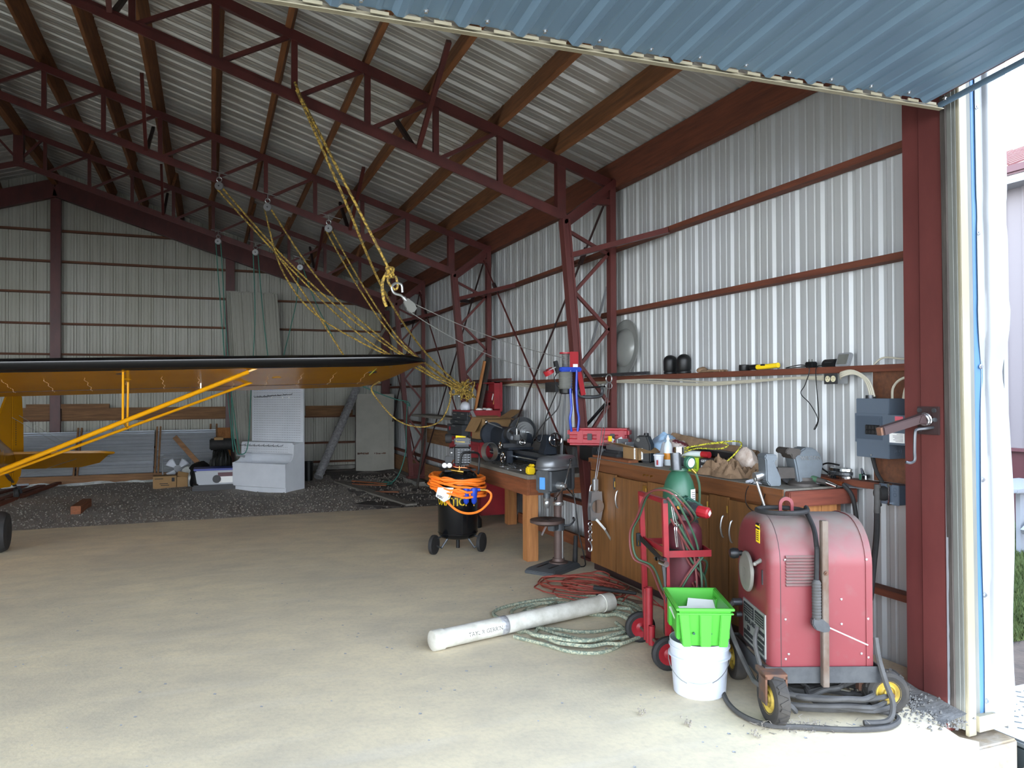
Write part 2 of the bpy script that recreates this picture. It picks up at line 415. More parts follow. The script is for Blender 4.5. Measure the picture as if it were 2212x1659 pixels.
# --- lattice columns of the right wall
CL = ('red steel lattice column between the cabinet bench and the lathe table', 'red steel lattice column behind the red tool chest', 'red steel lattice column standing on a concrete pier near the back corner')
rng = random.Random(3)
for ci, yc in enumerate((6.85, 10.55, 14.25)):
    c = thing('lattice_column', (3.6, yc, 0), CL[ci], 'column')
    base = 0 if ci < 2 else .08
    A, B = V((3.24, yc, 3.36)), V((3.53, yc, base))
    obj('inner_leg', MB().bar(A, B, .1, .075, (1, 0, .08)).bar(A+V((-.035, -.06, 0)), B+V((-.035, -.06, 0)), .02, .02).bar(A+V((.03, -.06, 0)), B+V((.03, -.06, 0)), .02, .02), 'red_steel_near', c, bevel=.004)
    obj('outer_post', MB().box(3.735, 3.8, yc-.045, yc+.045, base, 3.8), 'red_steel_near', c, bevel=.004)
    obj('knee', MB().bar((3.22, yc, 3.33), (3.8, yc, 3.78), .1, .06), 'red_steel', c)
    obj('knee_plate', MB().prism([(3.26, 3.27), (3.78, 3.66), (3.78, 3.78), (3.24, 3.37)], (0, yc-.01, 0), (1, 0, 0), (0, 0, 1), (0, .02, 0)), 'red_steel', c)
    obj('top_strut', MB().box(3.52, 3.76, yc-.03, yc+.03, 3.54, 3.6), 'red_steel', c)
    obj('foot_plate', MB().box(3.45, 3.83, yc-.09, yc+.09, base-.03, base+.02), 'red_steel', c)
    obj('base_web', MB().box(3.53, 3.75, yc-.02, yc+.02, base, base+.25), 'red_steel', c)
    lx = lambda z: 3.24+(3.36-z)/3.36*.29+.04
    zs = [3.25, 3.06, 2.66, 2.3, 1.94, 1.55, 1.2, .85, .5, .25]
    for i in range(len(zs)-1):
        a, b = (lx(zs[i]), 3.74) if i % 2 == 0 else (3.74, lx(zs[i+1]))
        a = lx(zs[i]) if i % 2 == 0 else 3.74; b = 3.74 if i % 2 == 0 else lx(zs[i+1])
        obj('lacing_bar', MB().bar((a, yc, zs[i]), (b, yc, zs[i+1]-.02), .032, .032), 'red_steel_near', c)
    for s in (-1, 1):
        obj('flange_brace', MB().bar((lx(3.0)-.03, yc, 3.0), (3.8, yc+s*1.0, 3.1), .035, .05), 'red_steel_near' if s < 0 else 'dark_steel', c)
cr = [(6.85, 10.55), (10.55, 14.25), (14.25, 17.5)]
for bi, (ya, yb_) in enumerate(cr):
    for s in (0, 1):
        a, b = (ya, yb_) if s else (yb_, ya)
        p0, p1 = V((3.71-.02*s, a, .12)), V((3.71-.02*s, b, 3.6))
        mb = MB().cyl(p0, p1, .013, n=6)
        k = wr
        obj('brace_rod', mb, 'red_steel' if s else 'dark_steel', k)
        q = p0.lerp(p1, .86); d = (p1-p0).normalized()
        obj('turnbuckle', MB().cyl(q-d*.1, q+d*.1, .028, n=8), 'dark_steel', k)
# --- front jamb column, facade and door
fc = struct('trim_1'); fc['label'] = 'front right door jamb column and facade trims'
obj('column_flange', MB().box(3.6, 3.86, 3.085, 3.195, -.13, 3.75), 'red_steel_near', fc, bevel=.004)
obj('column_face', MB().box(3.585, 3.84, 2.925, 3.085, -.13, 3.75), 'red_steel_near', fc, bevel=.012, seg=3)
mbw = MB(); rg = random.Random(5)
zz = [-.12+i*.08 for i in range(42)]
mbw.grid(lambda a, b: (3.583, 2.927-a*(.004 if b > .57 else .013-.006*max(0, (b-.4)/.17))+(rg.random()-.5)*.003*a, -.1+b*3.28), 1, 90)
obj('paint_strip', mbw, 'white_trim', fc)
obj('weathered_board', MB().box(3.59, 3.8, 2.895, 2.924, -.12, 3.2), 'weathered', fc)
obj('jamb_channel', MB().box(3.602, 3.8, 2.87, 2.896, -.12, 3.3).box(3.609, 3.8, 2.853, 2.868, -.12, 3.3), 'grey_trim', fc)
obj('jamb_trim', MB().box(3.616, 3.674, 2.835, 2.855, -.15, 4.3), 'cream_trim', fc, bevel=.003)
mb = MB(); pts = [(3.674, 2.85), (3.69, 2.85), (3.70, 2.862), (3.715, 2.862), (3.724, 2.85), (3.78, 2.85)]
mb.add([(x, y, z) for z in (-.06, 4.3) for x, y in pts], [(i, i+1, 7+i, 6+i) for i in range(5)])
obj('facade_sheet', mb, 'blue_sheet_out', fc, smooth=0)
mb = MB()
def ctrim(a, b):
    z = -.05+b*4.3
    dent = .022*math.exp(-((z-1.72)/.14)**2)+.008*math.exp(-((z-2.55)/.07)**2)+.006*sin(z*5)*(b < .5)
    prof = [(3.744, 2.842), (3.755, 2.846), (3.79, 2.838), (3.797, 2.815), (3.815, 2.81), (3.925, 2.805), (3.93, 2.83)]
    i = a*6; j = min(int(i), 5); f = i-j
    x = prof[j][0]*(1-f)+prof[j+1][0]*f; yq = prof[j][1]*(1-f)+prof[j+1][1]*f
    return (x+(dent*.8 if a < .7 else -dent*.9), yq+dent*(1 if .3 < a < .95 else .2), z)
mb.grid(ctrim, 12, 80)
obj('corner_trim', mb, 'white_trim', fc, smooth=60)
obj('base_trim', MB().box(3.674, 3.93, 2.82, 2.853, -.13, -.05), 'cream_trim', fc)
for z in (.0, .55, 1.15, 1.74, 2.44, 3.1):
    obj('screw', MB().lathe([(.013, 0), (.013, .003), (.008, .004), (.008, .009)], (3.757, 2.843, z+.01), (0, -1, 0), 10), 'screw', fc)
obj('side_sheet', MB().box(3.9, 3.93, 2.83, 3.0, -.12, 4.2), 'white_trim', fc)
obj('foundation', MB().box(3.56, 3.86, 2.75, 3.3, -.9, -.135), 'concrete_tan', fc, bevel=.01)
obj('header', MB().box(WL_, 3.6, 2.95, 3.1, 3.62, 3.95), 'red_steel', fc)
obj('gable_sheet', MB().prism([(WL_, 3.95), (WX, 3.95), (WX, zr(WX)), (RX, zr(RX)), (WL_, zr(WX))], (0, 2.9, 0), (1, 0, 0), (0, 0, 1), (0, .02, 0)), 'blue_sheet_out', fc)
for o in fc.children:                                      # the facade leans a touch with height
    if o.name.split('.')[0] in ('jamb_trim', 'facade_sheet', 'corner_trim', 'jamb_channel', 'screw', 'base_trim', 'weathered_board'): o.rotation_euler.y = -.008
# --- raised bi-fold door: the underside of its lower leaf, and the upper leaf above it
do = struct('door_1'); do['label'] = 'raised blue corrugated hangar door seen from below with white edge trim'
DX0, DX1 = -9.2, 3.49
dz = lambda x, y: 3.128+.115*(2.86-y)+.014*(x-3.49)
x = 3.359-.245*3-.004; k = 0; x = DX1-.13-.245*4; xs = []
while x > DX0-1:
    xs.append(x); x -= .98
for k, x in enumerate(xs):
    off = .0015*(k % 2)
    mb = sheet(lambda s, t, b: (min(x+s, DX1), 2.84-3.2*t, dz(x+s, 2.84-3.2*t)-b-off), 0, 1, .245)  # leaf lengthened beyond the view to shade the floor by the door
    obj('door_panel', mb, 'blue_sheet', do, smooth=12)
mb = MB()
mb.bar((DX0, 2.872, dz(DX0, 2.872)-.013), (DX1+.01, 2.872, dz(DX1, 2.872)-.013), .004, .028)
mb.bar((DX0, 2.86, dz(DX0, 2.86)-.026), (DX1+.01, 2.86, dz(DX1, 2.86)-.026), .03, .004)
obj('edge_trim', mb, 'cream_trim', do)
mb = MB()
for i in range(46):
    xx = DX1-.07-.245*i/3*1.5
    if xx < DX0: break
    mb.bar((xx-.05, 2.842, dz(xx, 2.842)-.014), (xx+.02, 2.842, dz(xx, 2.842)-.014), .006, .013)
obj('foam_closure', mb, 'cream_trim', do)['kind'] = 'stuff'
obj('side_trim', MB().bar((DX1, 2.87, dz(DX1, 2.87)-.005), (DX1, -.36, dz(DX1, -.36)-.005), .006, .03), 'blue_sheet', do)
for i in range(24):
    xx = DX1-.13-.245*i+.09
    obj('screw', MB().lathe([(.012, 0), (.012, .003), (.0075, .004), (.0075, .011)], (xx, 2.80, dz(xx, 2.80)-.001), (0, 0, -1), 9), 'screw', do)
obj('lower_leaf_frame', MB().add([(DX0, 2.84, dz(DX0, 2.84)+.03), (DX1-.01, 2.84, dz(DX1, 2.84)+.03), (DX1-.01, -.34, dz(DX1, -.34)+.03), (DX0, -.34, dz(DX0, -.34)+.03)], [(0, 1, 2, 3)]), 'red_steel', do)
obj('upper_leaf', MB().add([(DX0, 2.8, 4.05), (DX1, 2.8, 4.05), (DX1, -.36, dz(3, -.36)+.08), (DX0, -.36, dz(-3, -.36)+.08)], [(0, 1, 2, 3)]), 'blue_sheet', do)
obj('hinge_arm', MB().bar((1.42, 2.98, 3.24), (1.3, 2.98, 3.5), .09, .05), 'red_steel', do)
# --- floors and ground
def roughgrid(x0, x1, y0, y1, nx, ny, z, amp, sc_, flat=None):
    mb = MB()
    return mb.grid(lambda a, b: (x0+(x1-x0)*a, y0+(y1-y0)*b, z+amp*noise.noise(V((x0+(x1-x0)*a, y0+(y1-y0)*b, 3))*sc_)), nx, ny)
slab = MB(); rg = random.Random(11)
edge = [(3.30+.03*rg.random(), 2.75-.0*i) for i in range(1)]
yE = [WL_+i*.35 for i in range(40)]
far = [(WL_+i*(3.72-WL_)/60, 10.97+.03*noise.noise(V((i*.7, 0, 0)))) for i in range(61)]
near = [(3.72, 3.0), (3.45, 2.95), (3.39, 2.84), (3.36, 2.76), (3.33, 2.66), (3.37, 2.59), (3.2, 2.52), (2.7, 2.46), (2.0, 2.42), (1, 2.40), (-9.6, 2.4)]
poly = near[::-1]+far[::-1]
poly = [(-9.6, 2.4), (1, 2.4), (2.0, 2.42), (2.7, 2.46), (3.2, 2.52), (3.37, 2.59), (3.33, 2.66), (3.36, 2.76), (3.39, 2.84), (3.45, 2.95), (3.88, 3.0), (3.88, 10.97)]+far[::-1]
slab.prism(poly, (0, 0, -.16), (1, 0, 0), (0, 1, 0), (0, 0, .16))
fl = struct('floor', slab, 'slab', smooth=0); fl['label'] = 'bare concrete floor slab, bright by the door and grey inside'
g = struct('floor_gravel', roughgrid(WL_, 3.7, 10.9, YB, 110, 60, -.045, .035, 1.6), 'gravel', smooth=60); g['label'] = 'dark gravel floor beyond the slab'
sm = MB(); rg = random.Random(21)
for i in range(5200):
    x = rg.uniform(-5.2, 2.6); yy = 11+5.4*rg.random()**1.6; s = rg.uniform(.008, .022)*(1.25 if rg.random() < .1 else 1)
    z = -.045+.035*noise.noise(V((x, yy, 3))*1.6); a = rg.random()*6
    sm.add([(x+s*cos(a), yy+s*sin(a), z), (x-s*sin(a), yy+s*cos(a), z), (x-s*cos(a), yy-s*sin(a), z), (x+s*sin(a), yy-s*cos(a), z), (x, yy, z+s*.8)], [(0, 1, 4), (1, 2, 4), (2, 3, 4), (3, 0, 4)])
st = obj('gravel_stones', sm, 'stone', None, smooth=0); tag(st, 'loose gravel stones scattered over the dirt floor', 'gravel', kind='stuff')
struct('floor_soil', roughgrid(2.25, 3.7, 10.93, YB, 24, 80, -.03, .05, 2.2), 'soil', smooth=60)['label'] = 'dark soil strip beside the right wall footing'
struct('floor_apron', roughgrid(-10, 3.45, 1.3, 2.42, 90, 12, -.05, .03, 2.2), 'apron', smooth=60)
struct('floor_taxiway', roughgrid(-20, 3.85, -16, 1.3, 40, 40, -.06, .03, .8), 'taxiway', smooth=60)['label'] = 'grey gravel taxiway outside the hangar door'
ap = bpy.data.objects['floor_apron']; ap['label'] = 'rough concrete apron outside the door'
# ------------------------------------------------------------------ outside, to the right of the hangar
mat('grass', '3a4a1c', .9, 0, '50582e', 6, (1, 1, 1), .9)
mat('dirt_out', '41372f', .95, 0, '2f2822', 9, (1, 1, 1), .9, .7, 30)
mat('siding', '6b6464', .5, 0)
mat('roof_red', '5f302e', .6, 0, '6b453f', 5, (1, 1, 1), .6)
mat('wainscot', '43191e', .5)
mat('gutter', '4f2b2f', .4)
mat('plate', '666d70', .45, .3)
mat('plate_side', '414a4d', .4, .4)
mat('barrel', '434c5a', .5)
gz = -.4
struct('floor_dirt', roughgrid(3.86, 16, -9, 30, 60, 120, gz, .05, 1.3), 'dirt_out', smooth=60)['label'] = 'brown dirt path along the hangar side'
gm = MB(); rg = random.Random(4)
def gh(x, y): return gz+.05*noise.noise(V((x, y, 3))*1.3)
for i in range(30000):
    y = 4.35+5.6*rg.random()**1.1; x = y*1.36+rg.uniform(-.35, .9); h = rg.uniform(.03, .10); a = rg.random()*6.3; q = .006+.004*rg.random()
    z = gh(x, y); lx_, ly_ = rg.uniform(-.04, .04), rg.uniform(-.04, .04)
    gm.add([(x-q*cos(a), y-q*sin(a), z), (x+q*cos(a), y+q*sin(a), z), (x+lx_, y+ly_, z+h)], [(0, 1, 2)])
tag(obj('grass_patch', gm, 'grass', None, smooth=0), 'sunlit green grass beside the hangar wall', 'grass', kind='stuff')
nb = thing('metal_shed', (11.4, 10, gz), 'pale ribbed metal shed with red roof and red lower band beyond the grass', 'shed')
mb = MB(); n = 0; pr = []
y = -8.0  # added run of shed, out of view, cuts sky light from the right
while y < 22:
    pr += [(y, 0), (y+.02, .025), (y+.05, .025), (y+.07, 0)]; y += .3
def ribwall(z0, z1):
    mb = MB(); m = len(pr); return mb.add([(11.4-b, y, z) for z in (z0, z1) for y, b in pr], [(i, i+1, m+i+1, m+i) for i in range(m-1)])
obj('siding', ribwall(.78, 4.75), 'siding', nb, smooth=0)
obj('red_band', ribwall(gz, .74), 'wainscot', nb, smooth=0, label='dark red ribbed band along the bottom of the wall')
obj('band_trim', MB().box(11.33, 11.41, -8, 22, .74, .79), 'gutter', nb)
obj('roof', MB().prism([(11.05, 4.95), (15.5, 6.6), (15.5, 6.65), (11.05, 5.0)], (0, -8, 0), (1, 0, 0), (0, 0, 1), (0, 30, 0)), 'roof_red', nb, smooth=0)
rb = MB()
for i in range(96):
    rb.bar((11.05, -7.9+.31*i, 5.01), (15.5, -7.9+.31*i, 6.66), .03, .04)
obj('roof_rib', rb, 'roof_red', nb, smooth=0)['kind'] = 'stuff'
obj('gutter', MB().box(10.93, 11.06, -8, 22, 4.84, 4.98), 'gutter', nb, bevel=.03)
obj('soffit', MB().box(11.06, 11.4, -8, 22, 4.74, 4.8), 'white_trim', nb)
# sawhorse table and barrel by the shed
tb = thing('work_table', (9.9, 6.75, gz), 'white trestle table standing in dry grass by the shed', 'table')
obj('table_top', MB().box(9.3, 10.6, 6.6, 7.5, .38, .43), 'white_trim', tb, bevel=.01)
for x, y in ((9.52, 6.72), (10.5, 6.72), (9.52, 7.4), (10.5, 7.4)):
    obj('leg', MB().box(x-.04, x+.04, y-.03, y+.03, gz-.05, .38), 'white_trim', tb)
obj('brace', MB().bar((9.4, 6.6, -.1), (10.5, 6.62, .62), .05, .07), 'white_trim', tb)
k = solo('barrel', MB().cyl((10.35, 6.2, gz+.27), (10.35, 6.9, gz+.27), .3, n=20), 'barrel', 'blue-grey drum lying under the white trestle table', 'barrel')
# diamond plate tank by the corner
tk = thing('plate_tank', (4.6, 2.95, gz-.1), 'grey tank with diamond plate lid standing by the hangar corner', 'tank')
lid = [(3.98, 2.2), (5.6, 2.2), (5.6, 3.35), (4.3, 3.35), (4.05, 3.25), (3.95, 3.0)]
obj('lid', MB().prism(lid, (0, 0, -.22), (1, 0, 0), (0, 1, 0), (0, 0, .035)), 'plate', tk, bevel=.01)
obj('body', MB().prism([(a*.99+.05, b*.98+.04) for a, b in lid], (0, 0, -.72), (1, 0, 0), (0, 1, 0), (0, 0, .5)), 'plate_side', tk, bevel=.01)
dm = MB()
for i in range(24):
    for j in range(18):
        x = 4.05+i*.06; y = 2.25+j*.06; a = .6 if (i+j) % 2 else -.9
        if x+y < 7.0 and x < 4.15: continue
        dm.cb((0, 0, 0), (0, 0, 0)) if 0 else dm.bar((x-.018*cos(a), y-.018*sin(a), -.184), (x+.018*cos(a), y+.018*sin(a), -.184), .008, .006)
obj('tread', dm, 'plate', tk, smooth=0)['kind'] = 'stuff'
# ------------------------------------------------------------------ red arc welder on its undercarriage
def dusty(name, col, dust, z0, z1):                       # settled dust on upward faces
    m = mat(name, col, .45, 0, None)
    n = m.node_tree.nodes; l = m.node_tree.links; b = n['Principled BSDF']
    ge = n.new('ShaderNodeNewGeometry'); sx = n.new('ShaderNodeSeparateXYZ'); l.new(ge.outputs['Normal'], sx.inputs[0])
    t = n.new('ShaderNodeTexCoord'); nz = n.new('ShaderNodeTexNoise'); nz.inputs['Scale'].default_value = 14; nz.inputs['Detail'].default_value = 8
    l.new(t.outputs['Object'], nz.inputs['Vector'])
    a = n.new('ShaderNodeMath'); a.operation = 'MULTIPLY_ADD'; l.new(nz.outputs['Fac'], a.inputs[0]); a.inputs[1].default_value = .9; l.new(sx.outputs['Z'], a.inputs[2])
    mr = n.new('ShaderNodeMapRange'); mr.inputs['From Min'].default_value = .55; mr.inputs['From Max'].default_value = 1.45; l.new(a.outputs[0], mr.inputs['Value'])
    mx = n.new('ShaderNodeMix'); mx.data_type = 'RGBA'; l.new(mr.outputs[0], mx.inputs['Factor'])
    mx.inputs['A'].default_value = (*srgb(col), 1); mx.inputs['B'].default_value = (*srgb(dust), 1)
    l.new(mx.outputs['Result'], b.inputs['Base Color'])
    r2 = n.new('ShaderNodeMapRange'); r2.inputs['To Min'].default_value = .38; r2.inputs['To Max'].default_value = .9; l.new(mr.outputs[0], r2.inputs['Value']); l.new(r2.outputs[0], b.inputs['Roughness'])
dusty('welder_red', '722f33', '6b605a', 0, 0)
mat('dial_grey', '7d7a72', .5, .2, '6a675f', 8)
mat('plate_grey', '8d8d88', .5, .3)
mat('handle_rust', '70675d', .7, .3, '543a29', 10, (1, 1, .6), .8)
mat('tire', '2e2c2a', .9, 0, '454039', 10, (1, 1, 1), .7)
mat('hub_yellow', 'c2a63f', .6, 0, '7a673c', 14, (1, 1, 1), .7)
mat('web', '827b70', .95)
th = math.atan2(-.3538, .9353)
WM = TR((2.628, 3.159, 0), th)
wd = thing('arc_welder', (2.9, 3.33, 0), 'large dusty red arc welder with rounded top, standing by the door column', 'welder')
LU, LN, Z0, Z1, RA = .53, .55, .26, 1.0, .235
def arch(ins=0, k=9):
    p = [(ins, Z0), (ins, Z1-RA)]
    p += [(RA-(RA-ins)*cos(PI/2*i/k), Z1-RA+(RA-ins)*sin(PI/2*i/k)) for i in range(1, k+1)]
    p += [(LN-RA+(RA-ins)*sin(PI/2*i/k), Z1-RA+(RA-ins)*cos(PI/2*i/k)) for i in range(k)]
    return p+[(LN-ins, Z1-RA), (LN-ins, Z0)]
def shell(x0, x1, i0, i1=None):
    mb = MB().at(WM); A = arch(i0); B = arch(i0 if i1 is None else i1); n = len(A)
    mb.add([(x0, y, z) for y, z in A]+[(x1, y, z) for y, z in B], [tuple(range(n-1, -1, -1)), tuple(range(n, 2*n))]+[(i, (i+1) % n, n+(i+1) % n, n+i) for i in range(n)])
    return mb
obj('wrap_cover', shell(.058, LU, .006), 'welder_red', wd, smooth=40)
obj('rear_seam', shell(LU-.035, LU-.03, .001), 'welder_red', wd, smooth=40)
f = MB().at(WM)
lay = [(.0, .05), (.006, .026), (.02, .01), (.04, .001), (.058, .0)]
A = [arch(i) for _, i in lay]; n = len(A[0])
f.add([(x, y, z) for (x, i), a in zip(lay, A) for y, z in a], [tuple(range(n-1, -1, -1))]+[(k*n+i, k*n+(i+1) % n, (k+1)*n+(i+1) % n, (k+1)*n+i) for k in range(4) for i in range(n)]+[tuple(range(4*n, 5*n))])
obj('front_cover', f, 'welder_red', wd, smooth=60)
obj('cover_seam', shell(.0575, .0625, .0015), 'dark_steel', wd, smooth=40)
for i in range(10):
    z = .668+.0158*i
    obj('louver', MB().at(WM).prism([(0, 0), (-.011, .001), (-.011, .003), (0, .0125)], (.088, .006, z), (0, 1, 0), (0, 0, 1), (.15, 0, 0)), 'welder_red', wd, smooth=0)
    obj('louver_slot', MB().at(WM).box(.09, .236, .0035, .0065, z-.003, z), 'black', wd)
obj('dial_wheel', MB().at(WM).lathe([(.02, -.05), (.03, -.054), (.1, -.045), (.107, -.037), (.107, -.03), (.095, -.028)], (0, .245, .69), (1, 0, 0), 36), 'dial_grey', wd)
obj('dial_hub', MB().at(WM).cyl((0, .245, .69), (-.052, .245, .69), .022), 'dial_grey', wd)
obj('crank_knob', MB().at(WM).lathe([(.014, 0), (.014, -.02), (.026, -.024), (.03, -.05), (.022, -.068), (.01, -.07)], (-.04, .30, .775), (1, 0, 0), 14), 'black', wd)
obj('range_switch', MB().at(WM).cyl((-.0, .115, .775), (-.035, .105, .76), .012, .009).ball((-.036, .104, .759), .011), 'dial_grey', wd)
obj('switch_plate', MB().at(WM).box(-.004, .001, .085, .1, .655, .73), 'steel_dark', wd)
st = obj('caution_label', MB().at(WM).box(-.0025, .001, .13, .185, .86, .96), 'yellow', wd)
obj('caution_head', MB().at(WM).box(-.0035, .001, .13, .185, .93, .96), 'black', st)
wmap = lambda o: plane_map(WM @ V(o), WM.to_3x3() @ V((0, -1, 0)), (0, 0, 1))
obj('lettering', text('CAUTION', .013, wmap((-.0042, .157, .945))), 'yellow', st)
mb = MB().at(WM)
for i in range(5): mb.box(-.0035, 0, .14, .176, .872+.011*i, .876+.011*i)
obj('text_lines', mb, 'ink', st)
pl = obj('name_plate', MB().at(WM).box(-.006, .001, .045, .40, .285, .51), 'plate_grey', wd)
mb = MB().at(WM)
for y0, y1, z0, z1 in ((.22, .385, .43, .495), (.06, .2, .43, .495), (.06, .385, .30, .345), (.05, .16, .355, .41)): mb.box(-.008, 0, y0, y1, z0, z1)
obj('black_field', mb, 'ink', pl)
obj('lettering', text('IDEALARC', .038, wmap((-.0075, .275, .405)), .0008, weight=.0008), 'ink', pl)
obj('lettering', text('250', .034, wmap((-.0075, .305, .365)), .0008, weight=.0008), 'ink', pl)
obj('lettering', text('LINCOLN', .024, wmap((-.0095, .105, .382)), .0008, weight=.0006), 'plate_grey', pl)
mb = MB().at(WM)
for i in range(4):
    mb.box(-.0095, -.007, .235, .37, .44+.013*i, .444+.013*i).box(-.0095, -.007, .07, .19, .44+.013*i, .443+.013*i)
mb.box(-.0095, -.007, .08, .37, .318, .324)
obj('text_lines', mb, 'plate_grey', pl)
obj('terminal', MB().at(WM).cyl((0, .45, .47), (-.05, .45, .47), .02).cyl((0, .45, .40), (-.03, .45, .40), .014), 'steel_dark', wd)
obj('lower_panel', MB().at(WM).box(-.003, .001, .05, .5, .266, .283), 'steel_dark', wd)
obj('lift_eye', MB().at(WM).prism([(.04*cos(t)*(1 if 0 <= t <= PI else 1), .05+.04*sin(t)) for t in [PI*i/12 for i in range(13)]]+[(-.04, 0), (-.024, 0)]+[(-.024*cos(t), .045+.026*sin(t)) for t in [PI*i/10 for i in range(11)]]+[(.024, 0), (.04, 0)], (.2, .29, Z1-.01), (1, 0, 0), (0, 0, 1), (0, .014, 0)), 'welder_red', wd)
fr = MB().at(WM)
fr.box(-.02, LU+.03, -.012, -.006, .185, .265).box(-.02, LU+.03, LN, LN+.006, .185, .265).box(-.025, -.019, -.01, LN, .185, .265).box(LU+.024, LU+.03, -.01, LN, .185, .265).box(-.02, LU+.03, -.01, .04, .183, .189)
obj('under_frame', fr, 'steel_dark', wd)
obj('push_bar', MB().at(WM).box(.252, .285, -.05, -.014, .175, 1.005), 'handle_rust', wd, bevel=.003)
obj('bar_bolt', MB().at(WM).lathe([(.011, 0), (.011, .008), (.006, .009), (.006, .016)], (.27, -.05, .745), (0, -1, 0), 8), 'rusty', wd)
for x, z in ((.085, .80), (.085, .5), (.085, .30), (.5, .8), (.505, .5), (.505, .305), (.37, .6), (.37, .475), (.10, .325), (.47, .325)):
    obj('rivet', MB().at(WM).lathe([(.007, 0), (.0055, .004), (.001, .0055)], (x, .006, z), (0, -1, 0), 8), 'screw', wd)
def wheel(root, c, ax, r, wdt, hubmat, tread=True):
    c = V(c); ax = V(ax).normalized(); h = wdt/2
    t = obj('tire', MB().lathe([(r*.55, -h*.8), (r*.8, -h), (r*.95, -h*.85), (r, -h*.4), (r, h*.4), (r*.95, h*.85), (r*.8, h), (r*.55, h*.8)], c, ax, 28, False), 'tire', root)
    if tread:
        u = ax.orthogonal().normalized(); v = ax.cross(u); mb = MB()
        for i in range(20):
            a = 2*PI*i/20; d = u*cos(a)+v*sin(a); tg = ax*.8+(d.cross(ax))*.35*(1 if i % 2 else -1)
            mb.bar(c+d*(r+.001)-tg*h*.75, c+d*(r+.001)+tg*h*.75, r*.13, .008, d)
        obj('tread_block', mb, 'tire', t, smooth=0)['kind'] = 'stuff'
    obj('hub', MB().lathe([(.02, -h*.95), (.022, -h*.6), (r*.28, -h*.5), (r*.33, -h*.8), (r*.42, -h*.45), (r*.6, -h*.85), (r*.6, h*.85), (r*.3, h*.5), (.02, h*.9)], c, ax, 24), hubmat, root)
W3 = WM.to_3x3()
wheel(wd, WM @ V((-.0, -.055, .128)), W3 @ V((1, .12, 0)), .125, .075, 'hub_yellow')
wheel(wd, WM @ V((.625, .07, .11)), W3 @ V((.1, 1, 0)), .108, .08, 'hub_yellow')
wheel(wd, WM @ V((.625, .52, .11)), W3 @ V((0, 1, 0)), .108, .08, 'hub_yellow', False)
wheel(wd, WM @ V((.0, .55, .128)), W3 @ V((1, 0, 0)), .125, .075, 'hub_yellow', False)
obj('caster_fork', MB().at(WM).box(-.055, -.045, -.1, 0, .11, .25).box(.045, .055, -.1, 0, .11, .25).box(-.055, .055, -.1, .05, .235, .26), 'rusty', wd)
obj('axle', MB().at(WM).cyl((.625, .0, .11), (.625, .6, .11), .014).box(.5, .64, .1, .14, .1, .2).box(.5, .64, .45, .49, .1, .2), 'rusty', wd)
# welding cables: coil beneath, leads from the terminals, lead over the top with the holder
rg = random.Random(8); pts = []
for i in range(150):
    a = i/150*2*PI*8.3; k = i/150
    rx = .23+.1*sin(a*.31+1)+rg.uniform(-.02, .02); ry = .15+.06*cos(a*.27)+rg.uniform(-.02, .02)
    cx = .36+.05*sin(a*.13); cy = .16+.06*cos(a*.19)
    pts.append(WM @ V((cx+rx*cos(a), cy+ry*sin(a), .022+.012*(a/(2*PI))+.035*(1+sin(a*.83+.9))*(k > .08)*(.5+.5*sin(a*.21))+.012*sin(a*1.7)*(k > .1)+.004*sin(3*a))))
outer = [WM @ V(p) for p in ((.62, .0, .02), (.55, -.13, .015), (.35, -.16, .014), (.12, -.13, .015), (-.05, -.1, .016), (-.14, .02, .016), (-.16, .2, .016), (-.13, .42, .018))]
coil = MB().tube(smooth_path(pts, 2), .0135, 7)
wc = thing('welding_cable', WM @ V((.3, .1, 0)), 'heap of black welding cable coiled on the floor under the red welder', 'cable')
obj('coil', coil, 'grey_rubber', wc)
obj('outer_loop', MB().tube(smooth_path([WM @ V((.3, .1, .05))]+outer, 8), .0135, 7), 'grey_rubber', wc)
ld = [(-.045, .45, .47), (-.09, .40, .44), (-.10, .34, .36), (-.06, .3, .24), (-.05, .12, .17), (-.05, .02, .17), (.07, -.06, .1), (.12, -.03, .05)]
obj('lead', MB().tube(smooth_path([WM @ V(p) for p in ld], 7), .0135, 7), 'grey_rubber', wc)
ld = [(-.02, .12, .43), (-.04, .1, .36), (-.035, .06, .28), (-.02, -.01, .2), (.05, -.04, .12)]
obj('lead', MB().tube(smooth_path([WM @ V(p) for p in ld], 7), .012, 7), 'grey_rubber', wc)
ld = [(LU+.02, .02, .4), (LU+.022, -.01, .3), (LU+.035, -.05, .2), (LU+.06, -.07, .1), (LU+.02, -.1, .03), (LU-.1, -.1, .02)]
obj('lead', MB().tube(smooth_path([WM @ V(p) for p in ld], 7), .014, 7), 'grey_rubber', wc)
eh = thing('electrode_holder', WM @ V((.22, -.06, .5)), 'welding lead looped over the red welder with ribbed electrode holder clamped on its bar', 'cable')
loop = [WM @ V((.15+.13*cos(2*PI*i/14), .22+.12*sin(2*PI*i/14), Z1+.013+.003*i/4)) for i in range(14)]
dr = [(.27, .2, Z1+.015), (.255, .06, Z1-.05), (.24, -.012, Z1-.13), (.238, -.02, .85), (.232, -.028, .72), (.228, -.035, .69)]
obj('lead', MB().tube(smooth_path([WM @ V(p) for p in dr], 7), .0125, 8), 'black_rubber', eh)
obj('loop', MB().tube(smooth_path(loop+[loop[0]+V((0, 0, .02)), WM @ V((.27, .2, Z1+.015))], 3), .0125, 8), 'black_rubber', eh)
gp = [(.0235 if i % 2 else .0205, -.0075*i) for i in range(25)]
obj('grip', MB().lathe([(.014, .01)]+gp+[(.018, -.19)], WM @ V((.226, -.04, .70)), (0, 0, 1), 14), 'grey_rubber', eh)
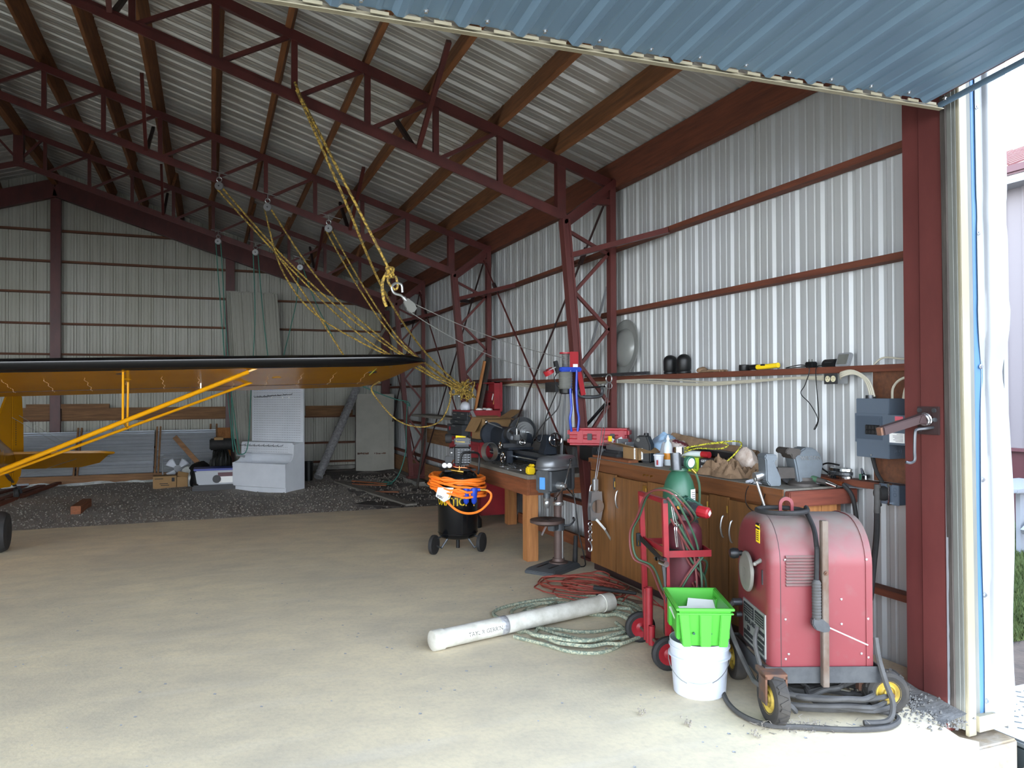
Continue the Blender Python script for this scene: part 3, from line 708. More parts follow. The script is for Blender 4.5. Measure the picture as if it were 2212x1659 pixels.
jaw = obj('jaw', MB().at(WM).prism([(-.025, .02), (.02, .02), (.06, -.012), (.062, -.045), (.03, -.05), (-.012, -.036), (-.028, -.01)], (.226, -.058, .50), (1, 0, 0), (0, 0, 1), (0, .036, 0)), 'steel_dark', eh, bevel=.005)
obj('rod', MB().at(WM).cyl((.28, -.045, .475), (.45, -.11, .405), .003, n=6), 'white', eh)
wb_ = MB(); rg = random.Random(6)
for i in range(160):
    p = WM @ V((rg.gauss(.12, .1), rg.gauss(-.11, .025), rg.uniform(.004, .05)*rg.random())); q = p+V((rg.uniform(-.03, .03), rg.uniform(-.03, .03), rg.uniform(-.01, .015))); q.z = max(q.z, .003)
    wb_.bar(p, q, .003, .0015)
tag(obj('chaff', wb_, 'web', None, smooth=0), 'dry straw and cobweb litter gathered around the welder wheel', 'litter', kind='stuff')
# ------------------------------------------------------------------ bucket and crate
bk = thing('bucket', (2.517, 3.6, 0), 'white plastic bucket with wire bail carrying the green crate', 'bucket')
bz = .295
obj('body', MB().lathe([(0, 0), (.136, 0), (.141, .006), (.150, .13), (.155, .205), (.170, .207), (.170, .213), (.158, .216), (.160, .255), (.166, .257), (.166, .262), (.160, .264), (.1615, bz), (.158, bz), (.147, .14), (.137, .012), (0, .010)], (2.517, 3.6, 0), n=48, cap=False), 'white_plastic', bk)
bail = []
for i in range(17):
    a = PI*i/16; bail.append(V((2.517, 3.6, .215))+V((cos(yaw), -sin(yaw), 0))*cos(a)*-.172+V((-sin(.61), -cos(.61), 0))*sin(a)*.172+V((0, 0, -1))*sin(a)*.125)
obj('bail', MB().tube(bail, .0022, 6), 'steel', bk)
obj('grip', MB().tube(bail[6:11], .009, 10), 'white_plastic', bk)
mat('crate_green', '49a833', .42, 0, '43982f', 3, (1, 1, 1), .6)
CM = TR((2.452, 3.452, .296), math.atan2(-.114, .259))    # front edge runs along local x
ct = thing('storage_crate', CM @ V((0, .22, 0)), 'bright green plastic crate resting on the white bucket', 'crate')
def crate_shell(w0, w1, d0, d1, y0, z0, z1, t=.004):
    A = [(-w0/2, y0+.01), (w0/2, y0+.01), (w0/2, d0), (-w0/2, d0)]; B = [(-w1/2, 0), (w1/2, 0), (w1/2, d1), (-w1/2, d1)]
    ia = [(-w0/2+t, y0+.01+t), (w0/2-t, y0+.01+t), (w0/2-t, d0-t), (-w0/2+t, d0-t)]; ib = [(-w1/2+t, t), (w1/2-t, t), (w1/2-t, d1-t), (-w1/2+t, d1-t)]
    mb = MB().at(CM)
    return mb.add([(x, y, z0) for x, y in A]+[(x, y, z1) for x, y in B]+[(x, y, z0+t) for x, y in ia]+[(x, y, z1) for x, y in ib],
        [(3, 2, 1, 0), (8, 9, 10, 11)]+[(i, (i+1) % 4, 4+(i+1) % 4, 4+i) for i in range(4)]+[(8+(i+1) % 4, 8+i, 12+i, 12+(i+1) % 4) for i in range(4)]+[(4+i, 4+(i+1) % 4, 12+(i+1) % 4, 12+i) for i in range(4)])
obj('body', crate_shell(.235, .275, .415, .425, .012, 0, .2), 'crate_green', ct, smooth=0)
rim = MB().at(CM)
for z0, z1, e in ((.193, .206, .016), (.172, .18, .012)):
    rim.box(-.1375-e, .1375+e, -e, .0, z0, z1).box(-.1375-e, .1375+e, .425, .425+e, z0, z1).box(-.1375-e, -.137, 0, .425, z0, z1).box(.137, .1375+e, 0, .425, z0, z1)
obj('rim', rim, 'crate_green', ct, bevel=.002)
for x0, x1 in ((-.137, -.087), (-.03, .035), (.082, .137)):
    k = .86
    obj('buttress', MB().at(CM).add([(x0*k, .016, 0), (x1*k, .016, 0), (x1*k, -.006, 0), (x0*k, -.006, 0), (x0, .004, .175), (x1, .004, .175), (x1, -.012, .175), (x0, -.012, .175)], [(0, 1, 2, 3), (7, 6, 5, 4), (0, 4, 5, 1), (1, 5, 6, 2), (2, 6, 7, 3), (3, 7, 4, 0)]), 'crate_green', ct, bevel=.004)
for y0, y1 in ((.05, .12), (.3, .37)):
    for s in (-1, 1):
        obj('buttress', MB().at(CM).box(min(s*.12, s*.142), max(s*.12, s*.142), y0, y1, .02, .175), 'crate_green', ct, bevel=.006)
for x in (-.07, .035, .125):
    obj('drain_hole', MB().at(CM).cyl((x*.85, -.003, .07), (x*.85, .02, .07), .0065, n=10), 'dark_green', ct)
for i, (x, y, a, t) in enumerate(((-.03, .2, .1, .3), (.05, .28, -.3, .5))):
    solo('folder', MB().at(CM @ TR((x, y, .09), a, t)).box(-.1, .1, -.12, .12, 0, .006), 'paper', ('white folder lying flat inside the green crate', 'white folded card propped up at the back of the green crate')[i], 'folder')
# ------------------------------------------------------------------ gas cylinder cart with oxygen and acetylene
mat('hose_green', '355a42', .55, 0, '4c5145', 9)
mat('hose_red', '6f3433', .55, 0, '5f3a36', 9)
ca = thing('cylinder_cart', (2.62, 4.19, 0), 'red steel cart with two rod tubes and strap, holding the gas cylinders', 'cart')
Lf, Rf = V((2.668, 4.40, .06)), V((2.565, 3.98, .06)); Lt, Rt = V((2.63, 4.40, .99)), V((2.532, 3.965, 1.0))
fx = (Rf-Lf).normalized(); fn = V((.96, -.27, 0))
obj('upright', MB().bar(Lf, Lt, .032, .032, fx), 'red_cart', ca, bevel=.002)
obj('upright', MB().bar(Rf, Rt, .032, .032, fx), 'red_cart', ca, bevel=.002)
obj('cross_bar', MB().bar(Lt-fx*.016, Rt+fx*.016, .032, .026), 'red_cart', ca, bevel=.002)
obj('end_cap', MB().bar(Rt+fx*.014, Rt+fx*.02, .026, .022), 'black', ca)
obj('cross_bar', MB().bar(Lf.lerp(Lt, .68), Rf.lerp(Rt, .68), .008, .035), 'red_cart', ca)
obj('cross_bar', MB().bar(Lf, Rf, .045, .03), 'red_cart', ca)
a, b = Lf.lerp(Lt, .66)+fn*.02, Rf.lerp(Rt, .66)+fn*.02
obj('retaining_band', MB().bar(a, a+fn*.3, .006, .04).bar(b, b+fn*.26, .006, .04).bar(b+fn*.26, a+fn*.3, .006, .04), 'red_cart', ca)
obj('base_plate', MB().add([Lf-V((0, 0, .03)), Rf-V((0, 0, .03)), Rf+fn*.34-V((0, 0, .03)), Lf+fn*.34-V((0, 0, .03))], [(0, 1, 2, 3)]).add([p+V((0, 0, -.025)) for p in (Lf, Rf, Rf+fn*.34, Lf+fn*.34)], [(3, 2, 1, 0)]), 'red_cart', ca)
obj('side_brace', MB().bar(Lf.lerp(Lt, .3), Lf+fn*.3, .03, .006), 'red_cart', ca)
for k, (o, h, r) in enumerate(((.09, .33, .019), (.15, .35, .024), (.2, .12, .021))):
    p = Lf+fx*o-fn*.03
    obj('rod_tube', MB().lathe([(r, 0), (r, h), (r*.8, h), (r*.8, h-.04), (0, h-.04)], p, (0, 0, 1), 14, False), 'red_cart', ca)
for c in (Lf-fx*.045-fn*.03, Rf+fx*.05-fn*.02):
    c = V((c.x, c.y, .1))
    t = obj('tire', MB().lathe([(.06, -.018), (.085, -.022), (.1, -.014), (.1, .014), (.085, .022), (.06, .018)], c, fx, 26, False), 'black_rubber', ca)
    obj('wheel_disc', MB().lathe([(.0, -.024), (.02, -.024), (.03, -.012), (.065, -.02), (.07, 0), (.065, .02), (.03, .012), (0, .024)], c, fx, 20, False), 'red_cart', ca)
obj('axle', MB().cyl(V((Lf.x, Lf.y, .1))-fx*.05-fn*.03, V((Rf.x, Rf.y, .1))+fx*.06-fn*.02, .01), 'rusty', ca)
obj('axle_lug', MB().bar(Lf+V((0, 0, .04)), V((Lf.x, Lf.y, .1))-fn*.03, .03, .03).bar(Rf+V((0, 0, .04)), V((Rf.x, Rf.y, .1))-fn*.02, .03, .03), 'red_cart', ca)
# strap round the frame
s0 = Lf.lerp(Lt, .69)-fn*.022; s1 = Rf.lerp(Rt, .62)-fn*.022
sp = MB().bar(s0, s1, .004, .035).bar(s1, s1+fx*.05-V((0, 0, .0)), .02, .05).bar(Lf.lerp(Lt, .72)-fn*.018, Lf.lerp(Lt, .63)-fn*.018, .05, .02, fx)
sp.tube(smooth_path([s1+fx*.02, s1+fx*.04-V((0, 0, .1)), s1+fx*.06-V((0, 0, .24))], 4), lambda t: .018*(1-t)+.002, 5)
k = obj('strap', sp, 'black', ca)
obj('buckle', MB().cyl(s1+fx*.03-fn*.02, s1+fx*.1-fn*.01, .018, n=12).cyl(s1-fx*.05-fn*.02, s1-fx*.1-fn*.02, .012, .002, 8), 'chrome', k)
obj('ring', MB().ring(s0-V((0, 0, .035))-fn*.01, .018, .003, fn, 14, 5), 'brass', k)
mc, gc = V((2.762, 4.10, .045)), V((2.893, 4.352, .045))
ac = thing('acetylene_cylinder', mc, 'dull maroon gas cylinder in front, with red-capped regulator', 'gas cylinder')
obj('tank', MB().lathe([(.0, 0), (.10, 0), (.108, .012), (.108, .72), (.104, .755), (.088, .785), (.06, .80), (.04, .81), (.034, .845), (0, .845)], mc, n=36, cap=False), 'maroon', ac)
obj('cylinder_band', MB().lathe([(.1085, .64), (.1095, .64), (.1095, .60), (.1085, .60)], mc, n=30, cap=False), 'black', ac)
obj('valve', MB().cyl(mc+V((0, 0, .84)), mc+V((0, 0, .92)), .016).cyl(mc+V((0, 0, .89)), mc+V((-.06, -.03, .895)), .013), 'brass', ac)
rd = V((.47, -.88, -.12)).normalized()
rp_ = mc+V((0, -.01, .885))
rg1 = obj('regulator', MB().cyl(rp_, rp_+rd*.09, .038, .036, 16).cyl(rp_+rd*.01, rp_+rd*.06, .046, None, 16), 'steel_dark', ac)
obj('regulator_cap', MB().lathe([(.034, .09), (.036, .1), (.036, .155), (.028, .165), (0, .166)], rp_, rd, 10), 'red', rg1)
obj('cap_label', MB().lathe([(.02, .1665), (.02, .168), (0, .168)], rp_, rd, 4), 'white', rg1)
obj('gauge', MB().lathe([(.03, 0), (.03, .03), (.027, .032), (0, .032)], rp_+V((-.05, .02, .035)), (-.5, -.8, .3), 16), 'dark_green', rg1)
ox = thing('oxygen_cylinder', gc, 'taller green gas cylinder behind the maroon one, with round green gauge', 'gas cylinder')
obj('tank', MB().lathe([(0, 0), (.1, 0), (.107, .012), (.107, .92), (.104, .965), (.09, 1.02), (.072, 1.06), (.05, 1.085), (.042, 1.09), (.042, 1.115), (0, 1.115)], gc, n=36, cap=False), 'green_tank', ox)
obj('neck_ring', MB().lathe([(.042, 1.085), (.062, 1.09), (.06, 1.108), (.04, 1.112)], gc, n=24, cap=False), 'green_tank', ox)
def onb(c, r, ang, z, w_, h_, m, nm, par, rr_=.0015):
    mb = MB(); mb.grid(lambda a, b: V((c.x+(r+rr_)*sin(ang+(a-.5)*w_/r), c.y-(r+rr_)*cos(ang+(a-.5)*w_/r), c.z+z+(b-.5)*h_)), 6, 1)
    return obj(nm, mb, m, par)
l1 = onb(gc, .107, -.75, .93, .05, .022, 'paper', 'label_small', ox)
l2 = onb(gc, .107, .42, .935, .055, .075, 'paper', 'label_large', ox)
for i in range(4): onb(gc, .107, -.86+.07*i, .93, .008, .008, 'ink', 'print', l1, .002)
for i in range(4): onb(gc, .107, .42, .912+.013*i, .04, .004, 'ink', 'print', l2, .002)
obj('valve', MB().cyl(gc+V((0, 0, 1.11)), gc+V((0, 0, 1.2)), .02).cyl(gc+V((0, 0, 1.2)), gc+V((0, 0, 1.245)), .036, .036, 12).cyl(gc+V((0, 0, 1.16)), gc+V((-.06, -.05, 1.15)), .02), 'chrome', ox)
gd = V((.2, -.97, -.1)).normalized(); gp_ = gc+V((-.0, -.05, 1.15))
r2 = obj('regulator', MB().cyl(gp_+V((-.06, 0, .06)), gp_+V((-.06, -.01, -.05)), .035).cyl(gp_-gd*.02, gp_+gd*.03, .03), 'steel_dark', ox)
obj('gauge', MB().lathe([(.041, 0), (.043, .03), (.038, .034), (.036, .03)], gp_+V((.02, -.02, 0)), gd, 20), 'green_tank', r2)
obj('gauge_face', MB().lathe([(.03, .0335), (0, .0336)], gp_+V((.02, -.02, 0)), gd, 18), 'paper', r2)
obj('outlet', MB().cyl(gp_+V((.03, -.02, -.03)), gp_+V((.075, -.03, -.075)), .009), 'brass', r2)
# dark green strap-mounted drill lying across the cylinders
pt = thing('cordless_tool', gc+V((-.05, -.14, .85)), 'dark teal plastic tool clipped between the two cylinders', 'tool')
pm = TR(gc+V((-.02, -.15, .865)), -.25, 0, .55)
obj('case', MB().at(pm).box(-.075, .075, -.045, .045, -.05, .055), 'dark_green', pt, bevel=.018, seg=3)
obj('latch', MB().at(pm).box(-.02, .02, -.052, -.044, -.015, .012), 'black', pt, bevel=.002)
obj('base_clip', MB().at(pm).box(-.085, .085, -.05, .05, -.075, -.045), 'black', pt, bevel=.008)
# twin hoses and torch
hs = thing('twin_hose', (2.6, 4.0, .3), 'twin red and green welding hoses draped over the cart with brass torch', 'hose')
base = [mc+V((.0, -.06, .80)), mc+V((-.03, -.14, .86)), Rt+V((.03, -.02, .06)), Rt.lerp(Lt, .45)+V((-.04, -.01, .03)), Lt+V((-.05, -.05, -.14)), Lf.lerp(Lt, .72)-fn*.07-fx*.02, Lf.lerp(Lt, .55)-fn*.06, Lf.lerp(Lt, .5)+fx*.1+fn*.02, Lf.lerp(Lt, .38)+fx*.26+fn*.03, mc+V((-.13, -.05, .33)), mc+V((-.06, -.13, .5)), mc+V((.02, -.15, .6))]
run = [Rt+V((.02, -.03, .03)), Rt+V((.05, -.06, -.03)), mc+V((-.03, -.14, .7)), mc+V((.0, -.15, .5)), mc+V((.0, -.155, .36))]
run2 = [mc+V((-.1, -.1, .8)), mc+V((-.06, -.13, .6)), mc+V((.05, -.12, .47)), mc+V((.11, -.05, .33)), mc+V((.14, -.03, .25)), mc+V((.12, -.04, .23)), mc+V((.08, -.09, .3)), mc+V((-.02, -.13, .45))]
run3 = [Rt+V((.04, -.02, -.1)), mc+V((-.02, -.14, .62)), mc+V((.09, -.09, .55)), mc+V((.125, -.02, .46)), mc+V((.12, .0, .42))]
for i, (m_, o) in enumerate((('hose_green', V((.009, -.003, .004))), ('hose_red', V((-.009, .003, -.004))))):
    obj('hose_run', MB().tube(smooth_path([p+o for p in base], 6), .007, 7), m_, hs, label=('green hose', 'red hose')[i])
    obj('hose_run', MB().tube(smooth_path([p+o*1.6 for p in run], 6), .007, 7), m_, hs)
    obj('hose_run', MB().tube(smooth_path([p+o for p in run2], 6), .007, 7), m_, hs)
    obj('hose_run', MB().tube(smooth_path([p+o for p in run3], 6), .007, 7), m_, hs)
tp = mc+V((.0, -.158, .36))
tm = MB()
for s in (-1, 1):
    p = tp+V((.014*s, 0, 0))
    tm.lathe([(.007, 0), (.009, -.02), (.006, -.03), (.011, -.04), (.011, -.055), (.006, -.06), (.006, -.085)], p, (0, 0, 1), 10).cyl(p+V((0, 0, -.085)), tp+V((0, 0, -.13)), .007)
    tm.cyl(p+V((.0, 0, -.08)), p+V((.03*s, -.01, -.075)), .008).cyl(p+V((.02*s, -.01, -.076)), p+V((.02*s, -.024, -.076)), .013)
tm.cyl(tp+V((0, 0, -.13)), tp+V((0, 0, -.2)), .008)
obj('torch', tm, 'brass', hs)
obj('oxygen_hose', MB().tube(smooth_path([gp_+V((.075, -.03, -.075)), gp_+V((.11, -.02, -.16)), gp_+V((.12, .0, -.3)), gp_+V((.11, .02, -.38)), mc+V((.05, .03, .84))], 6), .0085, 7), 'hose_green', hs)
obj('striker_hook', MB().tube(smooth_path([Rt+V((.03, -.03, -.03)), Rt+V((.04, -.04, -.12)), Rt+V((.055, -.045, -.14)), Rt+V((.04, -.045, -.16)), Rt+V((.05, -.05, -.27))], 5), .003, 5).tube(smooth_path([Rt+V((.04, -.03, -.03)), Rt+V((.055, -.04, -.12)), Rt+V((.07, -.045, -.14)), Rt+V((.055, -.045, -.16)), Rt+V((.06, -.05, -.27))], 5), .003, 5), 'chrome', ca)
# ------------------------------------------------------------------ long oak cabinet bench along the right wall
BX, BZ = 3.33, 1.045
cb = thing('cabinet_bench', (3.6, 5.15, 0), 'long oak plywood cabinet workbench along the right wall, behind the gas cart', 'workbench')
obj('carcass', MB().box(BX+.03, 3.79, 3.86, 6.47, .0, 1.0), 'oak_rail', cb)
obj('worktop', MB().box(BX-.012, 3.795, 3.845, 6.48, 1.0, BZ), 'grey_wood', cb, bevel=.004)
obj('top_edge', MB().box(BX-.02, BX-.011, 3.845, 6.48, 1.003, BZ-.003), 'oak_rail', cb)
obj('rail', MB().box(BX, BX+.03, 3.85, 6.47, .93, 1.0), 'oak_rail', cb)
obj('kick_board', MB().box(BX+.025, BX+.05, 3.87, 6.46, 0, .07), 'dark_steel', cb)
ds = [6.465, 5.975, 5.452, 4.98, 4.62, 4.394, 3.86]
for i in range(6):
    d = obj('cabinet_door', MB().box(BX-.012-.004*(i % 2), BX+.008, ds[i+1]+.006, ds[i]-.006, .07, .925-.012*(i % 2)), 'oak_door', cb, bevel=.003)
    if i in (0, 1, 4, 5):
        y = ds[i]-.045 if i in (0, 1, 5) else ds[i+1]+.05
        z = .72 if i != 5 else .7
        obj('pull_handle', MB().tube(smooth_path([(BX-.016, y, z+.075), (BX-.03, y, z+.06), (BX-.042, y, z), (BX-.03, y, z-.06), (BX-.016, y, z-.075)], 4), .006, 6), 'steel', d)
    obj('hinge', MB().cyl((BX-.018, ds[i+1]+.006, .82), (BX-.018, ds[i+1]+.006, .87), .006, n=8), 'brass', d)
obj('hasp', MB().box(BX-.02, BX-.012, 5.985, 6.005, .80, .9), 'steel_dark', cb)
obj('lock_box', MB().box(BX-.025, BX-.012, 5.46, 5.50, .83, .89), 'brass', cb)
for y in (5.5, 5.45, 5.39): obj('hook', MB().tube([(BX, y, .975), (BX-.02, y, .978), (BX-.024, y-.01, .968)], .004, 6), 'brass', cb)
for i, (x0, x1) in enumerate(((3.375, 3.49), (3.493, 3.605), (3.608, 3.73))):
    obj('end_board', MB().box(x0, x1, 3.838-.003*i, 3.86, .0, .945), 'bench_wood_z', cb)
obj('end_block', MB().box(BX-.01, 3.865, 3.79, 3.84, .938, 1.035), 'block_wood', cb, bevel=.006)
# plywood offcut and machine parts
solo('plywood_board', MB().box(3.345, 3.76, 5.8, 6.47, BZ, BZ+.022), 'bench_wood_y', 'thin pale plywood board along the left end of the cabinet bench top', 'board', bevel=.002)
pz = BZ+.022
xv = thing('cross_slide', (3.52, 6.4, pz), 'grey cast cross slide vise with handwheel on the plywood board', 'machine vise')
obj('base', MB().box(3.40, 3.66, 6.1, 6.62, pz, pz+.03).box(3.43, 3.63, 6.12, 6.6, pz+.03, pz+.055), 'steel_dark', xv, bevel=.005)
obj('slide', MB().box(3.45, 3.6, 6.08, 6.4, pz+.055, pz+.095).box(3.47, 3.58, 6.15, 6.35, pz+.095, pz+.12), 'steel', xv, bevel=.006)
obj('handwheel', MB().ring((3.385, 6.38, pz+.05), .034, .008, (1, .2, 0), 20).cyl((3.37, 6.38, pz+.05), (3.43, 6.38, pz+.05), .012), 'steel_dark', xv)
obj('jaw', MB().box(3.46, 3.58, 6.2, 6.24, pz+.12, pz+.16), 'steel', xv, bevel=.004); obj('jaw', MB().box(3.46, 3.58, 6.05, 6.09, pz+.095, pz+.14), 'steel', xv, bevel=.004)
obj('lead_screw', MB().cyl((3.5, 6.4, pz+.1), (3.5, 6.66, pz+.1), .012).cyl((3.5, 6.62, pz+.1), (3.5, 6.66, pz+.1), .028), 'steel', xv)
lc = thing('lathe_chuck', (3.6, 6.55, pz+.0), 'three jaw lathe chuck leaning behind the cross slide vise', 'chuck')
obj('body', MB().cyl((3.66, 6.66, pz+.1), (3.60, 6.5, pz+.115), .075, n=24).cyl((3.72, 6.8, pz+.09), (3.66, 6.66, pz+.1), .055, n=20), 'steel_dark', lc, bevel=.004)
for a in (.5, 2.6, 4.7):
    c = V((3.597, 6.49, pz+.115)); u = V((.94, -.35, 0)); obj('jaw', MB().bar(c+(u*cos(a)+V((0, 0, 1))*sin(a))*.02-V((.012, .03, 0)), c+(u*cos(a)+V((0, 0, 1))*sin(a))*.075-V((.012, .03, 0)), .026, .035), 'steel', lc)
solo('wood_peg', MB().box(3.5, 3.53, 6.42, 6.45, pz+.125, pz+.175), 'yellow', 'small yellow block standing on the cross slide vise', 'block', bevel=.003)
# red case on black tray
tr = solo('tray', MB().box(3.36, 3.66, 6.5, 6.78, 1.0, 1.14), 'black', 'black plastic tray under the red tool case at the bench end', 'tray', bevel=.01)
cm = TR((3.22, 6.76, 1.145), math.atan2(6.40-6.78, 3.72-3.22))
rc = thing('tool_case', cm @ V((.3, .06, 0)), 'long red plastic tool case with black latches, lying on the black tray', 'tool case')
CLn, CDp, CH = .60, .22, .165
for z0, z1, nm in ((.0, .08, 'lower_shell'), (.082, CH, 'upper_shell')):
    obj(nm, MB().at(cm).box(0, CLn, 0, CDp, z0, z1), 'red_case', rc, bevel=.022, seg=3)
for x in (.2, .42):
    obj('latch', MB().at(cm).box(x, x+.045, -.006, .004, .05, .115), 'black', rc, bevel=.003)
for x in (.10, .29, .5):
    obj('rib', MB().at(cm).box(x, x+.06, -.004, .01, .02, CH-.02), 'red_case', rc, bevel=.006)
# cardboard box, jug, tub, spray bottle
cbx = thing('carton', (3.6, 5.96, BZ), 'small open cardboard carton beside the black jug', 'box')
def open_box(root, m4, w_, d_, h_, m='tan_box', flaps=(60, 70, 100, 40), t=.004):
    obj('body', MB().at(m4).box(0, w_, 0, t, 0, h_).box(0, w_, d_-t, d_, 0, h_).box(0, t, 0, d_, 0, h_).box(w_-t, w_, 0, d_, 0, h_).box(0, w_, 0, d_, 0, t), m, root, smooth=0)
    for (p, a, ln, out) in (((0, 0, h_), (w_, 0, 0), .5*d_, (0, -1, 0)), ((0, d_, h_), (w_, 0, 0), .5*d_, (0, 1, 0)), ((0, 0, h_), (0, d_, 0), .4*w_, (-1, 0, 0)), ((w_, 0, h_), (0, d_, 0), .4*w_, (1, 0, 0))):
        an = flaps[0]; flaps = flaps[1:]+flaps[:1]; r = math.radians(an); p = V(p); a = V(a); o = V(out)
        q = (o*cos(r-PI/2)+V((0, 0, 1))*sin(PI/2-r))*ln if 0 else (o*sin(r)+V((0, 0, 1))*cos(r))*ln
        n = a.cross(q).normalized()*t*.6
        obj('flap', MB().at(m4).add([p, p+a, p+a+q, p+q, p+n, p+a+n, p+a+q+n, p+q+n], [(0, 1, 2, 3), (7, 6, 5, 4), (0, 4, 5, 1), (1, 5, 6, 2), (2, 6, 7, 3), (3, 7, 4, 0)]), m, root, smooth=0)
open_box(cbx, TR((3.44, 6.06, BZ), -PI/2), .26, .34, .125, flaps=(75, 60, 95, 110))
jg = thing('oil_jug', (3.5, 5.73, BZ), 'black plastic jug with white label and handle on the cabinet bench', 'jug')
jm = TR((3.43, 5.86, BZ), math.atan2(-.80, .6))
JD = .1
jw = .155
prof = [(0, 0), (jw, 0), (jw, .155), (jw-.03, .225), (jw-.035, .235), (.035, .235), (.028, .225), (0, .165)]
obj('body', MB().at(jm).prism(prof, (0, -.0, 0), (1, 0, 0), (0, 0, 1), (0, JD, 0)), 'black', jg, bevel=.014, seg=3)
obj('handle_hole', MB().at(jm).cyl((.045, -.002, .195), (.045, .004, .195), .016, n=14), 'grey_trim', jg)
obj('cap', MB().at(jm).cyl((jw-.055, JD/2, .23), (jw-.055, JD/2, .255), .022, n=14), 'black', jg)
lb = obj('label', MB().at(jm).box(.006, .088, -.002, .001, .028, .125), 'paper', jg)
mb = MB().at(jm)
for i in range(6): mb.box(.011, .046, -.0026, 0, .04+.012*i, .044+.012*i)
for i in range(7): mb.box(.052+.0038*i, .0537+.0038*i+.001*(i % 2), -.0026, 0, .04, .07)
obj('print', mb, 'ink', lb)
tb = thing('plastic_tub', (3.43, 5.45, BZ), 'small white plastic tub with red label at the front of the bench', 'tub')
obj('body', MB().lathe([(.033, 0), (.040, .085), (.045, .087), (.045, .094), (.042, .1), (0, .1)], (3.43, 5.45, BZ), n=24), 'white_plastic', tb)
obj('label', MB().grid(lambda a, b: (3.43-.0385*cos(.5+a*1.0-.9), 5.45-.0385*sin(.5+a*1.0), BZ+.015+.04*b), 6, 1), 'red', tb)
sp = thing('spray_bottle', (3.55, 5.5, BZ), 'clear bottle of amber liquid with white cap behind the small tub', 'bottle')
mat('clear_plastic', 'cdd6da', .25, 0, None, alpha=1)
obj('body', MB().lathe([(.034, 0), (.037, .01), (.037, .14), (.03, .18), (.014, .2), (.013, .215), (0, .215)], (3.55, 5.5, BZ), n=22), 'clear_plastic', sp)
mat('amber', 'd58a2a', .4)
obj('label', MB().lathe([(.0375, .05), (.0378, .052), (.0378, .1), (.0375, .102)], (3.55, 5.5, BZ), n=22, cap=False), 'amber', sp)
obj('cap', MB().lathe([(.014, .213), (.014, .225), (.007, .235), (.006, .25), (0, .25)], (3.55, 5.5, BZ), n=14), 'white', sp)
# soft goods and boxes at the back of the bench
def lump(c, d, seed, amp=.25, n=20, m=12, flat=.0):
    mb = MB(); c = V(c)
    def f(a, b):
        q = V((cos(2*PI*a)*sin(PI*b), sin(2*PI*a)*sin(PI*b), -cos(PI*b)))
        k = 1+amp*noise.noise(q*1.6+V((seed, 0, 0)))+amp*.7*abs(noise.noise(q*3.2+V((0, seed, 0))))-amp*.35*abs(noise.noise(q*7+V((0, 0, seed))))
        z = max(q.z*k, -.55)
        return (c.x+d[0]*q.x*k, c.y+d[1]*q.y*k, c.z+d[2]*(z+.55))
    return mb.grid(f, n, m)
mat('blue_bag', '8fb4d6', .35, 0, 'b4cde4', 5, (1, 1, 1), .8)
mat('bag_print', '5a1f2a', .5, 0, 'c9c0b8', 16, (1, .3, 1), .9, lo=.45, hi=.52)
bg = thing('plastic_bag', (3.7, 5.75, BZ), 'crumpled light blue plastic bag with dark red print at the back of the bench', 'bag')
obj('bag', lump((3.70, 5.78, BZ), (.1, .24, .145), 3, .35, 28, 16), 'blue_bag', bg, smooth=60)
obj('printed_flap', lump((3.68, 5.55, BZ+.07), (.09, .15, .09), 9, .3, 26, 16), 'bag_print', bg, smooth=60)
obj('white_flap', lump((3.60, 5.60, BZ+.03), (.03, .09, .1), 5, .3), 'white_plastic', bg, smooth=60)
solo('leather_cushion', lump((3.68, 6.16, BZ), (.08, .12, .09), 12, .15), 'steel_dark', 'dark grey padded pouch between the vise parts and the blue bag', 'pouch', smooth=60)
solo('kraft_roll', MB().tube([(3.72, 6.2, BZ+.12), (3.72, 5.95, BZ+.125), (3.71, 5.8, BZ+.12)], .045, 12), 'kraft', 'roll of brown paper lying behind the grey pouch', 'paper roll')
solo('steel_bundle', MB().bar((3.6, 6.2, BZ+.12), (3.5, 5.85, BZ+.11), .02, .012).bar((3.56, 6.15, BZ+.13), (3.53, 5.9, BZ+.12), .05, .01), 'white_plastic', 'stack of pale metal strips lying across the carton', 'strips')
brd = thing('folded_carton', (3.74, 5.2, BZ), 'long crushed brown cardboard carton leaning on the wall behind the bench clutter', 'box')
mb = MB()
def crush(a, b):
    y = 5.72-1.1*a; th_ = 2*PI*b; r = .07-.02*a
    q = V((3.75+r*.7*cos(th_)*(1+.2*noise.noise(V((a*6, b*3, 1)))), y, BZ+.04+(.13-.05*a)+(.09-.035*a)*sin(th_)*(1+.25*noise.noise(V((a*7, b*4, 5))))))
    q.x = min(q.x, 3.79); q.z = max(q.z, BZ+.002); return q
mb.grid(crush, 26, 10)
obj('sleeve', mb, 'kraft', brd, smooth=25)
obj('torn_flap', MB().grid(lambda a, b: (3.68-.05*b+.02*noise.noise(V((a*5, b*5, 2))), 5.6-.5*a, BZ+.17-.04*a-.05*b+.03*noise.noise(V((a*6, b*4, 8)))), 12, 5), 'kraft', brd, smooth=25, thick=.003)
mat('lime', '9db81c', .5)
gbx = thing('product_box', (3.5, 4.87, BZ), 'lime green and black product box on the bench behind the green gauge', 'box')
gm = TR((3.40, 5.10, BZ), math.atan2(-.5, .2))
obj('green_end', MB().at(gm).box(0, .17, 0, .1, .0, .105), 'lime', gbx, bevel=.002)
k = obj('black_end', MB().at(gm).box(.171, .40, 0, .1, .0, .105), 'black', gbx, bevel=.002)
mb = MB().at(gm)
for i in range(6): mb.box(.10+.009*i, .104+.009*i, -.001, .0, .02, .07+.02*(i == 1))
obj('print', mb, 'ink', gbx)
mb = MB().at(gm).box(.19, .24, -.0015, 0, .012, .05)
obj('barcode', mb, 'paper', k)
mb = MB().at(gm)
